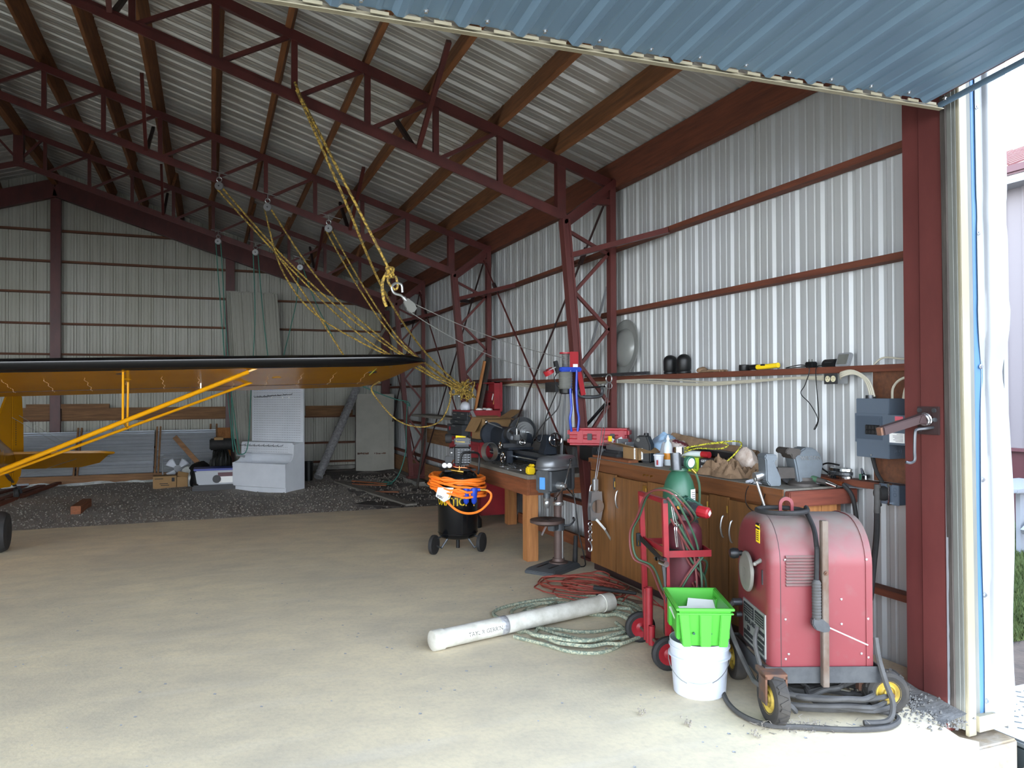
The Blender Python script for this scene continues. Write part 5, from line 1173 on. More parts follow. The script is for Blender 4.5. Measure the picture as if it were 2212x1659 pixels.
tail = [CP+right*-.24-fwd*.1+V((0, 0, .66)), CP+right*-.14-fwd*.24+V((0, 0, .58)), CP+right*-.02-fwd*.27+V((0, 0, .47)), CP+right*.1-fwd*.27+V((0, 0, .43)), CP+right*.22-fwd*.25+V((0, 0, .45)), CP+right*.32-fwd*.24+V((0, 0, .54)), CP+right*.34-fwd*.24+V((0, 0, .62)), CP+right*.29-fwd*(cr_+.03)+V((0, 0, .66))]
obj('tail', MB().tube(smooth_path(tail, 7), .0125, 8), 'orange', oh)
tg_ = thing('paper_tag', CP-right*.15-fwd*.26+V((0, 0, .6)), 'white printed paper tag hanging from the orange hose', 'tag')
tp_ = [CP-right*.20-fwd*.285+V((0, 0, .70)), CP-right*.04-fwd*.30+V((0, 0, .695)), CP-right*.08-fwd*.30+V((0, 0, .585)), CP-right*.14-fwd*.30+V((0, 0, .55)), CP-right*.225-fwd*.285+V((0, 0, .61))]
obj('card', MB().add(tp_, [(0, 1, 2, 3, 4)]), 'paper', tg_, thick=.001)
pmt = plane_map(CP-right*.18-fwd*.2955+V((0, 0, .605)), right+V((0, 0, -.35)), V((0, 0, 1))+right*.35)
obj('lettering', text('YOU', .03, pmt, .0005, weight=.001), 'ink', tg_)
mat('tan_block', 'c79a3c', .7)
obj('stripe', MB().add([CP-right*.10-fwd*.3015+V((0, 0, .59)), CP-right*.085-fwd*.3025+V((0, 0, .595)), CP-right*.05-fwd*.3025+V((0, 0, .68)), CP-right*.065-fwd*.3015+V((0, 0, .678))], [(0, 1, 2, 3)]), 'tan_block', tg_)
# ------------------------------------------------------------------ tool chests beyond the lathe
mat('chest_red', '8c232b', .45, 0, '6f1d24', 6)
mat('chest_dark', '2e3134', .5, 0, '3a3d40', 9)
ck = thing('rolling_cabinet', (3.44, 10.1, 0), 'red rolling tool cabinet beneath the open tool chest', 'tool cabinet')
obj('body', MB().box(3.16, 3.66, 9.72, 10.5, .1, 1.06), 'chest_red', ck, bevel=.008)
obj('top_tray', MB().box(3.14, 3.68, 9.7, 10.52, 1.055, 1.075), 'chest_dark', ck)
for i in range(4):
    d = obj('drawer', MB().box(3.145, 3.165, 9.76, 10.46, .2+.21*i, .39+.21*i), 'chest_red', ck, bevel=.006)
    obj('pull', MB().box(3.13, 3.145, 9.9, 10.3, .36+.21*i, .375+.21*i), 'steel', d)
for y in (9.8, 10.42): obj('caster', MB().cyl((3.25, y-.02, .05), (3.25, y+.02, .05), .05), 'black_rubber', ck)
tc_ = thing('tool_chest', (3.44, 10.1, 1.08), 'dark tool chest with four rows of drawers and raised red lid', 'tool chest')
obj('body', MB().box(3.22, 3.66, 9.75, 10.48, 1.076, 1.40), 'chest_red', tc_, bevel=.006)
obj('front_frame', MB().box(3.2, 3.222, 9.74, 10.49, 1.076, 1.40), 'chest_dark', tc_)
for (y0, y1, z0, z1, o) in ((10.13, 10.46, 1.345, 1.39, .0), (9.78, 10.11, 1.345, 1.39, .0), (9.78, 10.46, 1.29, 1.338, .0), (9.78, 10.46, 1.235, 1.285, .03), (9.78, 10.46, 1.09, 1.225, .07)):
    d = obj('drawer', MB().box(3.185-o, 3.21, y0, y1, z0, z1), 'chest_dark', tc_, bevel=.004)
    obj('pull', MB().tube([(3.18-o, (y0+y1)/2-.05, z1-.02), (3.165-o, (y0+y1)/2-.03, z1-.018), (3.165-o, (y0+y1)/2+.03, z1-.018), (3.18-o, (y0+y1)/2+.05, z1-.02)], .005, 5), 'steel', d)
obj('badge', MB().cyl((3.115, 10.34, 1.165), (3.11, 10.34, 1.165), .028, n=16), 'red', tc_)
obj('top_rim', MB().box(3.2, 3.67, 9.74, 10.49, 1.4, 1.42), 'chest_red', tc_)
ld_ = obj('lid', MB().box(3.64, 3.68, 9.74, 10.49, 1.42, 1.80).box(3.56, 3.645, 9.74, 9.76, 1.44, 1.80).box(3.56, 3.645, 10.47, 10.49, 1.44, 1.80).box(3.56, 3.645, 9.74, 10.49, 1.785, 1.80), 'chest_red', tc_, bevel=.004)
obj('lid_seam', MB().box(3.634, 3.641, 9.77, 10.46, 1.53, 1.535).box(3.634, 3.641, 9.77, 10.46, 1.66, 1.665), 'chest_dark', ld_)
obj('sticker', MB().box(3.634, 3.641, 10.2, 10.32, 1.69, 1.76), 'grey_trim', ld_)
obj('sticker', MB().bar((3.637, 10.05, 1.56), (3.637, 9.99, 1.64), .003, .03), 'paper', ld_)
obj('stay', MB().cyl((3.56, 9.78, 1.5), (3.62, 9.8, 1.78), .008, n=6), 'bench_wood_z', ld_)
solo('wool_pad', lump((3.3, 10.2, 1.42), (.07, .11, .075), 4, .12), 'white_plastic', 'grey-white cloth bundle on top of the open tool chest', 'cloth', smooth=60)
for i, (y, x) in enumerate(((9.9, 3.4), (9.8, 3.5), (10.0, 3.5))):
    solo('shop_rag', lump((x, y, 1.42), (.05, .07, .02), 30+i, .2, 12, 8), 'paper', ('white rag at the front of the open tool chest', 'white rag at the near corner of the open tool chest', 'white rag in the middle of the open tool chest')[i], 'rag', smooth=60)
sc2 = thing('side_cabinet', (3.44, 9.45, 0), 'red side cabinet with dark top carrying the cardboard box', 'tool cabinet')
obj('body', MB().box(3.18, 3.64, 9.22, 9.68, .1, 1.03), 'chest_red', sc2, bevel=.008)
obj('top', MB().box(3.15, 3.66, 9.2, 9.69, 1.03, 1.06), 'chest_dark', sc2, bevel=.004)
for i in range(4):
    d = obj('drawer', MB().box(3.162, 3.182, 9.24, 9.66, .2+.2*i, .385+.2*i), 'chest_red', sc2, bevel=.005)
    obj('knob', MB().cyl((3.162, 9.42, .30+.2*i), (3.135, 9.42, .30+.2*i), .018, n=10), 'steel', d)
bxx = thing('cardboard_box', (3.4, 9.42, 1.06), 'open cardboard box with raised flaps on the red side cabinet', 'box')
open_box(bxx, TR((3.2, 9.62, 1.06), -PI/2+.05), .36, .4, .27, flaps=(150, 60, 80, 95))
solo('metal_square', MB().bar((3.22, 9.7, 1.42), (3.3, 9.62, 1.22), .045, .006, (0, 1, 0)), 'steel', 'bright metal strip leaning out of the cardboard box', 'strip')
solo('plastic_jug', MB().lathe([(.06, 0), (.065, .02), (.065, .1), (.03, .16), (.02, .2), (0, .2)], (3.05, 9.0, .0), n=16), 'black', 'dark jug on the floor under the far end of the lathe table', 'jug')
for i, y in enumerate((8.98, 8.9)):
    solo('pry_bar', MB().cyl((2.83, y, .3), (2.86, y, .78), .01, n=7).cyl((2.86, y, .78), (2.86, y+.03, .82), .014, n=7), 'steel', ('steel bar hanging at the table edge behind the compressor, nearer the corner', 'steel bar hanging at the table edge behind the compressor, nearer the drill press')[i], 'bar')
# ------------------------------------------------------------------ things on and along the right wall
mat('panel_grey', '5b6672', .45, .2)
mat('panel_grey_dark', '4a5561', .5, .2)
ep = thing('fuse_box', (3.78, 3.5, 1.25), 'grey steel fuse box with black breakers and open labelled door beside the red column', 'fuse box')
obj('case', MB().box(3.70, 3.85, 3.392, 3.637, 1.255, 1.61), 'panel_grey', ep, bevel=.003)
obj('cover', MB().box(3.692, 3.702, 3.39, 3.64, 1.345, 1.52), 'panel_grey', ep, bevel=.002)
obj('door_recess', MB().box(3.688, 3.694, 3.43, 3.625, 1.365, 1.505).box(3.686, 3.69, 3.44, 3.61, 1.375, 1.495), 'panel_grey_dark', ep, bevel=.003)
bk_ = obj('breaker_bank', MB().box(3.682, 3.69, 3.445, 3.55, 1.395, 1.452), 'black', ep, bevel=.002)
for i in range(2):
    for j in range(4): obj('breaker', MB().box(3.674, 3.684, 3.455+.024*j, 3.472+.024*j, 1.4+.027*i, 1.42+.027*i), 'black_rubber', bk_, bevel=.002)
dr_ = obj('open_door', MB().box(3.686, 3.69, 3.255, 3.395, 1.342, 1.515), 'panel_grey', ep, bevel=.0015)
mat('sticker_pink', 'c25a66', .6); mat('sticker_orange', 'b8683a', .6)
obj('sticker', MB().box(3.6845, 3.687, 3.28, 3.335, 1.485, 1.508), 'sticker_pink', dr_)
obj('sticker', MB().box(3.6845, 3.687, 3.28, 3.335, 1.455, 1.484), 'sticker_orange', dr_)
obj('label_sheet', MB().box(3.6845, 3.687, 3.27, 3.375, 1.355, 1.41), 'paper', dr_)
mb = MB(); rg = random.Random(3)
for i in range(6): mb.box(3.684, 3.685, 3.28, 3.28+rg.uniform(.04, .09), 1.362+.008*i, 1.364+.008*i)
obj('print', mb, 'ink', dr_)
obj('screw', MB().cyl((3.7, 3.52, 1.27), (3.694, 3.52, 1.27), .006, n=8), 'screw', ep)
for r_ in (.012, .02, .028): obj('knockout', MB().ring((3.77, 3.391, 1.30), r_, .0012, (0, 1, 0), 18, 4), 'panel_grey_dark', ep)
obj('conduit_clamp', MB().cyl((3.76, 3.58, 1.61), (3.76, 3.58, 1.63), .03, n=12), 'steel_dark', ep)
solo('backing_board', MB().box(3.852, 3.868, 3.3, 3.65, 1.10, 1.775), 'girt_wood_x', 'brown plywood board behind the fuse box', 'board')
mat('romex', 'b9b4a2', .6)
cbx_ = thing('house_wiring', (3.79, 5.2, 1.72), 'pale electric cables strung in waves below the shelf girt to the fuse box', 'cable')
for k in range(3):
    o = V((0, 0, -.012*k)); rg = random.Random(40+k)
    pts = [V((3.80, 10.3-.46*i, 1.76+.022*sin(i*.95+k*.4)-.008*rg.random())) for i in range(14)]+[V((3.79, 3.98, 1.755))]
    obj('cable', MB().tube(smooth_path([p+o for p in pts], 4), .007, 5), 'romex', cbx_)
for k in range(3):
    obj('cable', MB().tube(smooth_path([(3.77, 3.83, 1.735+.012*k), (3.74, 3.79, 1.75+.012*k), (3.75, 3.7, 1.765+.008*k), (3.76, 3.62-.012*k, 1.72), (3.76, 3.58-.014*k, 1.62)], 5), .0075, 6), 'romex', cbx_)
obj('cable', MB().tube(smooth_path([(3.76, 3.42, 1.61), (3.76, 3.41, 1.68), (3.75, 3.33, 1.73), (3.78, 3.2, 1.74)], 5), .0075, 6).tube(smooth_path([(3.78, 3.36, 1.61), (3.78, 3.33, 1.69), (3.78, 3.22, 1.72)], 5), .0075, 6), 'romex', cbx_)
obj('cable', MB().tube(smooth_path([(3.83, 3.62, 1.82), (3.84, 3.55, 1.86), (3.85, 3.4, 1.845), (3.86, 3.2, 1.85)], 5), .006, 6), 'romex', cbx_)
ob = thing('outlet_box', (3.78, 3.88, 1.7), 'steel outlet box with two cream sockets under the shelf girt', 'outlet')
obj('box', MB().box(3.742, 3.83, 3.828, 3.94, 1.703, 1.768), 'steel', ob, bevel=.003)
fp = obj('face_plate', MB().box(3.738, 3.743, 3.826, 3.942, 1.701, 1.77), 'steel_dark', ob, bevel=.002)
mat('cream_plastic', 'cfc6a4', .5)
for y in (3.908, 3.86):
    s = obj('socket', MB().cyl((3.739, y, 1.735), (3.735, y, 1.735), .02, n=16), 'cream_plastic', fp)
for y in (3.908, 3.86):
    obj('slot', MB().box(3.7345, 3.736, y-.01, y-.007, 1.735, 1.746).box(3.7345, 3.736, y+.007, y+.01, 1.735, 1.746).cyl((3.736, y, 1.726), (3.7345, y, 1.726), .003, n=6), 'black', fp)
wo = thing('power_receptacle', (3.78, 3.46, .99), 'grey steel heavy-duty receptacle box with black plug below the lower girt', 'outlet')
obj('box', MB().box(3.74, 3.84, 3.36, 3.50, .985, 1.10), 'panel_grey_dark', wo, bevel=.003)
obj('cover', MB().box(3.735, 3.741, 3.358, 3.502, .983, 1.102), 'panel_grey', wo, bevel=.002)
obj('rod', MB().cyl((3.72, 3.415, .99), (3.72, 3.415, 1.1), .006, n=8), 'chrome', wo)
for z in (.99, 1.1): obj('clamp_bolt', MB().cyl((3.738, 3.415, z), (3.715, 3.415, z), .01, n=8), 'chrome', wo)
for y, z in ((3.375, 1.075), (3.375, 1.045)): obj('knockout', MB().ring((3.734, y+.01, z), .011, .0012, (1, 0, 0), 14, 4), 'panel_grey_dark', wo)
wp_ = thing('welder_plug', (3.68, 3.47, .95), 'thick black power cable and plug running from the fuse box down behind the welder', 'cable')
obj('plug', MB().cyl((3.738, 3.465, 1.045), (3.69, 3.47, 1.045), .045, .038, 18), 'black_rubber', wp_)
obj('cord_grip', MB().cyl((3.69, 3.47, 1.1), (3.69, 3.475, .93), .019, n=12), 'grey_rubber', wp_)
obj('cord', MB().tube(smooth_path([(3.69, 3.475, .94), (3.69, 3.48, .8), (3.68, 3.49, .65), (3.64, 3.47, .52), (3.55, 3.4, .45), (3.4, 3.3, .4)], 6), .017, 8), 'black_rubber', wp_)
obj('feed', MB().tube(smooth_path([(3.78, 3.59, 1.255), (3.79, 3.57, 1.16), (3.8, 3.53, 1.08), (3.76, 3.52, .99), (3.74, 3.5, .97)], 6), .012, 8), 'black_rubber', wp_)
# shelf girt items
SZ = 1.817
for i, (y, lab) in enumerate(((5.905, 'black domed plastic cap on the shelf girt, farther from the door'), (5.69, 'black domed plastic cap on the shelf girt, nearer to the door'))):
    solo('domed_cap', MB().lathe([(.056, 0), (.058, .006), (.058, .016), (.053, .024), (.06, .034), (.061, .115)]+[(.061*cos(PI/2*k/7), .115+.055*sin(PI/2*k/7)) for k in range(1, 7)]+[(0, .17)], (3.84, y, SZ), n=30), 'black', lab, 'cap', 'black caps on the shelf girt', smooth=50)
gv = thing('work_glove', (3.84, 5.3, SZ), 'flat dusty leather glove on the shelf girt', 'glove')
obj('palm', lump((3.84, 5.36, SZ), (.045, .07, .016), 2, .15, 14, 8), 'kraft', gv, smooth=60)
for i in range(4): obj('finger', MB().tube([(3.81+.018*i, 5.3, SZ+.012), (3.81+.02*i, 5.22, SZ+.01), (3.815+.02*i, 5.15-.01*(i % 2), SZ+.009)], .009, 7), 'kraft', gv)
obj('cuff', lump((3.84, 5.42, SZ), (.05, .04, .03), 7, .2, 12, 8), 'kraft', gv, smooth=60)
solo('round_puck', MB().lathe([(.04, 0), (.042, .004), (.042, .042), (.038, .046), (.02, .046), (.018, .03), (0, .03)], (3.84, 4.875, SZ), n=24), 'black', 'short black round puck on the shelf girt by the yellow tool', 'puck')
uk = thing('yellow_flashlight', (3.83, 4.62, SZ), 'yellow hand tool with black head lying on the shelf girt', 'flashlight')
obj('body', MB().tube([(3.82, 4.70, SZ+.022), (3.825, 4.66, SZ+.022), (3.84, 4.58, SZ+.026), (3.845, 4.5, SZ+.03)], .019, 10), 'yellow', uk)
obj('head', MB().cyl((3.815, 4.77, SZ+.022), (3.82, 4.70, SZ+.022), .02, .022, 14), 'black', uk)
obj('switch', MB().box(3.8, 3.815, 4.61, 4.64, SZ+.03, SZ+.042), 'black', uk)
ad = thing('power_adapter', (3.83, 4.14, SZ), 'small black plug-in adapter on the shelf girt with thin cord looping down', 'adapter')
obj('block', MB().box(3.80, 3.85, 4.115, 4.185, SZ, SZ+.04), 'black', ad, bevel=.006)
for y in (4.135, 4.165): obj('prong', MB().box(3.82, 3.822, y-.003, y+.003, SZ+.04, SZ+.058), 'chrome', ad)
obj('cord', MB().tube(smooth_path([(3.82, 4.19, SZ+.01), (3.8, 4.3, SZ+.004), (3.79, 4.36, SZ+.004), (3.785, 4.2, SZ+.02), (3.782, 4.12, SZ-.01), (3.78, 4.16, 1.7), (3.78, 4.2, 1.64), (3.785, 4.12, 1.57), (3.785, 4.05, 1.47), (3.785, 4.085, 1.4), (3.785, 4.06, 1.42), (3.785, 4.04, 1.5), (3.782, 4.06, 1.75), (3.785, 4.05, SZ+.004), (3.81, 4.0, SZ+.01)], 6), .0032, 5), 'black', ad)
bb = thing('black_charger', (3.84, 3.97, SZ), 'black plastic charger with angled face on the shelf girt', 'charger')
obj('body', MB().prism([(-.045, 0), (.045, 0), (.03, .05), (-.02, .05), (-.04, .03)], (3.84, 3.92, SZ), (1, 0, 0), (0, 0, 1), (0, .11, 0)), 'black', bb, bevel=.005)
obj('front_slot', MB().box(3.80, 3.812, 3.94, 4.0, SZ+.018, SZ+.03), 'steel_dark', bb)
ws = thing('white_speaker', (3.84, 3.86, SZ), 'white square box with grey grille leaning on the shelf girt', 'speaker')
wsm = TR((3.80, 3.86, SZ), 0, 0, .35)
obj('case', MB().at(wsm).box(0, .03, -.055, .055, 0, .095), 'white_trim', ws, bevel=.006)
obj('grille', MB().at(wsm).box(-.003, .002, -.043, .043, .013, .083), 'grey_trim', ws, bevel=.002)
solo('steel_bar', MB().box(3.70, 3.735, 6.08, 7.5, 1.818, 1.845), 'steel_dark', 'long grey steel bar laid across the lattice column above the cabinet bench', 'bar')
dm = thing('round_dome', (3.86, 6.77, SZ), 'large round translucent grey dish leaning behind the lattice column post', 'dish')
mat('dish_grey', '8d8f8b', .3, .15, '777a77', 3, alpha=.8)
obj('rim_plate', MB().lathe([(.0, .02), (.16, .025), (.19, .0), (.275, .0), (.285, .006), (.275, .01)], (3.872, 6.78, SZ+.285), (-1, 0, .08), 48, False), 'dish_grey', dm)
obj('dome', MB().lathe([(.195, .0), (.185, .02), (.14, .045), (.07, .06), (0, .064)], (3.87, 6.78, SZ+.285), (-1, 0, .08), 40, False), 'dish_grey', dm)
solo('white_batten', MB().bar((3.68, 7.45, 1.62), (3.76, 6.93, 2.73), .045, .008, (1, 0, 0)), 'white_trim', 'long white batten leaning in the lattice column beside the hoist', 'batten')
solo('white_strip', MB().bar((3.45, 7.4, .92), (3.45, 7.28, 1.68), .05, .008, (1, 0, 0)), 'white_trim', 'white board strip behind the blue straps under the hoist', 'batten')
# hoist
ho = thing('electric_hoist', (3.24, 6.75, 1.7), 'red and silver electric hoist with blue bracket strapped to the lattice column', 'hoist')
HX = 3.19
obj('frame_plate', MB().box(HX+.04, HX+.13, 6.7, 6.715, 1.88, 2.05), 'red', ho, bevel=.004)
obj('frame_plate', MB().bar((HX+.13, 6.72, 1.9), (HX+.19, 6.72, 1.63), .012, .05, (1, 0, 0)), 'red', ho)
obj('drum_flange', MB().cyl((HX+.02, 6.76, 2.03), (HX+.02, 6.76, 2.045), .06, n=22), 'red', ho)
obj('cable_drum', MB().lathe([(.033, 0)]+[(.036 if i % 2 else .033, .008*i) for i in range(1, 17)], (HX+.02, 6.76, 1.9), (0, 0, 1), 20), 'steel', ho)
obj('name_label', MB().box(HX+.07, HX+.12, 6.698, 6.7, 1.9, 1.93), 'paper', ho)
obj('blue_bracket', MB().box(HX-.07, HX+.16, 6.68, 6.83, 1.855, 1.9), 'blue', ho, bevel=.012)
obj('motor', MB().lathe([(.06, 0)]+[(.068 if i % 2 else .064, .012*i) for i in range(1, 14)]+[(.06, .165)], (HX+.0, 6.72, 1.69), (0, 0, 1), 26), 'grey_trim', ho)
obj('motor_cap', MB().lathe([(.05, 0), (.062, .01), (.064, .05), (.06, .055)], (HX+.02, 6.76, 1.64), (0, 0, 1), 24), 'black', ho)
obj('limit_switch', MB().bar((HX-.1, 6.74, 1.96), (HX-.07, 6.74, 1.84), .035, .04), 'black', ho, bevel=.005)
obj('limit_arm', MB().bar((HX-.1, 6.73, 1.9), (HX-.17, 6.73, 1.87), .008, .008), 'steel', ho)
obj('stop_weight', MB().cyl((3.03, 6.79, 1.875), (3.055, 6.79, 1.835), .05, n=20), 'red', ho)
obj('switch_lead', MB().tube(smooth_path([(HX-.08, 6.74, 1.84), (HX-.11, 6.74, 1.79), (HX-.08, 6.74, 1.72), (HX-.02, 6.76, 1.68)], 5), .005, 5), 'black', ho)
for k, x in enumerate((HX+.035, HX+.1)):
    obj('blue_strap', MB().tube(smooth_path([(x, 6.68, 1.87), (x-.01, 6.67, 1.68), (x+.0, 6.67, 1.5), (x+.015*(1 if k else -1), 6.67, 1.4), (x+.005, 6.68, 1.28)], 5), lambda t: .012, 6), 'blue', ho)
obj('power_cord', MB().tube(smooth_path([(HX-.03, 6.76, 1.66), (HX-.06, 6.78, 1.5), (HX-.16, 6.9, 1.35), (HX-.2, 7.0, 1.22), (HX-.14, 7.0, 1.18), (HX-.11, 6.95, 1.4), (HX-.06, 6.8, 1.66)], 6), .006, 5), 'black', ho)
jb = solo('junction_box', MB().box(3.76, 3.8, 8.2, 8.5, 1.66, 1.78), 'steel_dark', 'dark junction box under the girt left of the hoist', 'outlet', bevel=.005)
cc = thing('c_clamp', (3.5, 6.75, 1.6), 'grey steel C-clamp gripping the lattice column below the hoist', 'clamp')
obj('frame', MB().tube(smooth_path([(3.36, 6.75, 1.70), (3.33, 6.75, 1.65), (3.38, 6.75, 1.615), (3.5, 6.74, 1.61), (3.58, 6.74, 1.625), (3.6, 6.74, 1.67), (3.59, 6.74, 1.71)], 5), .018, 7), 'steel_dark', cc)
obj('screw', MB().cyl((3.38, 6.75, 1.70), (3.66, 6.74, 1.715), .009, n=8), 'black', cc)
obj('handle', MB().cyl((3.63, 6.73, 1.69), (3.65, 6.75, 1.74), .005, n=6), 'steel', cc)
ca_ = thing('come_along', (3.25, 6.2, .6), 'steel hand cable winch with red grip hanging at the left end of the cabinet bench', 'winch')
CX = 3.24
obj('cable', MB().tube([(CX+.38, 6.66, 1.76), (CX+.1, 6.3, 1.2), (CX, 6.22, .86)], .004, 5).tube([(CX+.4, 6.66, 1.76), (CX+.13, 6.3, 1.2), (CX+.01, 6.215, .86)], .004, 5), 'steel', ca_)
obj('shackle', MB().ring((CX+.39, 6.66, 1.79), .04, .006, (1, .3, 0), 14, 6).ring((CX+.39, 6.66, 1.72), .03, .005, (.3, 1, 0), 14, 6), 'steel', ca_)
obj('top_block', MB().box(CX-.025, CX+.025, 6.19, 6.24, .76, .88), 'steel', ca_, bevel=.012)
for y in (6.18, 6.235): obj('side_plate', MB().prism([(-.05, .76), (.05, .76), (.06, .6), (.04, .5), (-.06, .5), (-.065, .6)], (CX, y, 0), (1, 0, 0), (0, 0, 1), (0, .006, 0)), 'steel', ca_)
obj('spool', MB().cyl((CX, 6.17, .63), (CX, 6.26, .63), .045, n=18), 'steel_dark', ca_)
obj('ratchet', MB().lathe([(.06 if i % 2 else .052, 0) for i in range(1)]+[(.06, .01), (0, .01)], (CX, 6.17, .63), (0, -1, 0), 16), 'chrome', ca_)
obj('handle', MB().bar((CX-.02, 6.16, .52), (CX+.05, 6.12, .43), .04, .02).bar((CX+.05, 6.12, .43), (CX+.13, 6.05, .26), .035, .018), 'chrome', ca_)
obj('grip', MB().cyl((CX+.125, 6.055, .265), (CX+.17, 6.02, .15), .018, n=12), 'red', ca_)
hk = MB()
for i in range(5): hk.ring((CX-.06, 6.2, .47-.035*i), .018, .005, (1, 0, 0) if i % 2 else (0, 1, 0), 10, 5)
obj('chain', hk, 'steel', ca_, smooth=60)['kind'] = 'stuff'
obj('hook', MB().tube(smooth_path([(CX-.06, 6.2, .31), (CX-.045, 6.2, .27), (CX-.05, 6.2, .23), (CX-.075, 6.2, .235), (CX-.075, 6.2, .26)], 5), .007, 6), 'steel', ca_)
solo('bar_clamp', MB().bar((3.5, 6.98, 1.28), (3.62, 6.72, 1.54), .03, .02), 'black', 'black bar leaning between the lattice column and its post above the red case', 'bar')
solo('black_pipe', MB().cyl((3.24, 6.64, 0), (3.27, 6.68, .28), .026, .02, 14), 'black_rubber', 'short black rubber pipe standing between the drill press and the cabinet bench', 'pipe')
# door latch on the column
lt = thing('door_latch', (3.56, 3.03, 1.4), 'dark steel door latch plate with protruding square bar on the red column', 'latch')
obj('plate', MB().box(3.574, 3.586, 2.955, 3.09, 1.42, 1.57), 'dark_steel', lt, bevel=.003)
for y, z in ((3.07, 1.55), (2.98, 1.55), (3.07, 1.445), (2.975, 1.5)):
    obj('bolt', MB().cyl((3.574, y, z), (3.564, y, z), .012, n=8), 'steel_dark', lt)
obj('knuckle', MB().prism([(3.575, 1.47), (3.575, 1.54), (3.50, 1.525), (3.48, 1.48)], (0, 3.0, 0), (1, 0, 0), (0, 0, 1), (0, .05, 0)), 'dark_steel', lt, bevel=.006)
obj('lock_bar', MB().bar((3.52, 3.025, 1.505), (3.25, 3.03, 1.445), .045, .045), 'dark_steel', lt, bevel=.004)
obj('bar_tip', MB().bar((3.255, 3.03, 1.446), (3.235, 3.03, 1.442), .03, .04), 'rusty', lt)
obj('hook_pin', MB().tube(smooth_path([(3.58, 2.99, 1.46), (3.52, 2.99, 1.455), (3.47, 3.0, 1.45), (3.455, 3.0, 1.43), (3.45, 3.0, 1.34), (3.45, 3.0, 1.29), (3.43, 3.01, 1.275), (3.41, 3.02, 1.28)], 5), .008, 7), 'steel_dark', lt)
obj('spring', MB().ring((3.54, 3.02, 1.50), .028, .006, (1, .2, .3), 16, 6).ring((3.555, 3.02, 1.503), .03, .006, (1, .2, .3), 16, 6), 'steel', lt)
# ------------------------------------------------------------------ floor: white pipe, ropes, cords
mat('pvc', 'c2c0b6', .45, 0, '8f897a', 9, (1, 1, 1), .6)
mat('foil', 'b5b5b6', .4, .35, '838385', 24, (1, 1, 1), .9, .7, 40)
pa, pb = V((1.325, 4.79, .067)), V((2.78, 5.10, .092)); pd = (pb-pa).normalized()
pv = thing('pvc_pipe', (2.05, 4.95, 0), 'long white plastic pipe with end caps and foil tape band lying on the floor', 'pipe')
obj('pipe', MB().cyl(pa, pb, .061, n=36), 'pvc', pv)
obj('end_cap', MB().lathe([(0, -.012), (.05, -.012), (.064, -.004), (.067, .006), (.067, .07), (.062, .072)], pa, pd, 36, False), 'pvc', pv)
obj('end_cap', MB().lathe([(.0, .006), (.045, .006), (.062, .012), (.067, .004), (.067, -.085), (.062, -.087)], pb, pd, 36, False), 'pvc', pv)
obj('handle_slot', MB().bar(pb+V((-.05, -.04, .05)), pb+V((-.012, -.055, .01)), .012, .006), 'steel_dark', pv)
q = pa.lerp(pb, .355)
obj('tape_band', MB().lathe([(.0612, -.028), (.0625, -.026), (.0625, .026), (.0612, .028)], q, pd, 36, False), 'foil', pv)
def pipe_map(t, a0):
    e = pd; up = V((0, 0, 1)); side = e.cross(up).normalized(); up = side.cross(e)
    def f(x, y, z):
        a = a0+y/.0614; return pa.lerp(pb, t)+e*x+(side*cos(a)+up*sin(a))*.0618
    return f
obj('lettering', text('TAYL R GERRING', .038, pipe_map(.255, .1), .0002, weight=-.0004), 'ink', pv)
rope_mat('rope_green', '9c9d86', '6f7a6b', 110)
mat('cord_red', '8d3f33', .6, 0, '743328', 9)
rp2 = thing('thick_rope', (2.3, 5.0, 0), 'thick pale green woven rope coiled on the floor under the white pipe', 'rope')
rg = random.Random(17); pts = []
C0 = [(2.42, 5.0, .42, .50, .3), (2.5, 4.9, .40, .42, .1), (2.35, 4.85, .38, .4, .7), (2.55, 5.1, .46, .4, -.2), (2.45, 4.75, .40, .36, .4)]
for k, (cx, cy, ra, rb2, rot) in enumerate(C0):
    for i in range(22):
        a = 2*PI*i/22+k*.6; x, y = ra*cos(a), rb2*sin(a)
        pts.append(V((cx+x*cos(rot)-y*sin(rot)+rg.uniform(-.02, .02), cy+x*sin(rot)+y*cos(rot)+rg.uniform(-.02, .02), .014+.018*(k % 3)+.008*rg.random())))
def under(p):                                              # keep the rope below the pipe
    t = max(0, min(1, (p-pa).dot(pd)/(pb-pa).length)); d = (p-pa.lerp(pb, t)); d.z = 0
    if d.length < .085: p.z = .013
    return p
obj('coil', MB().tube(smooth_path([under(p) for p in pts], 3), .0125, 7), 'rope_green', rp2)
obj('outer_loop', MB().tube(smooth_path([(1.90, 4.83, .014), (2.02, 4.62, .014), (2.12, 4.42, .014), (2.28, 4.33, .014), (2.46, 4.40, .014), (2.62, 4.60, .03), (2.66, 4.8, .03)], 8), .0125, 7), 'rope_green', rp2)
obj('outer_loop', MB().tube(smooth_path([(2.12, 5.12, .014), (1.96, 5.26, .014), (1.99, 5.45, .014), (2.25, 5.58, .014), (2.6, 5.6, .014), (2.95, 5.5, .014), (3.05, 5.2, .014), (2.95, 4.9, .014)], 8), .0125, 7), 'rope_green', rp2)
cr2 = thing('red_cord', (2.95, 5.75, 0), 'heap of thin red extension cord on the floor in front of the cabinet doors', 'cord')
pts = []; rg = random.Random(23)
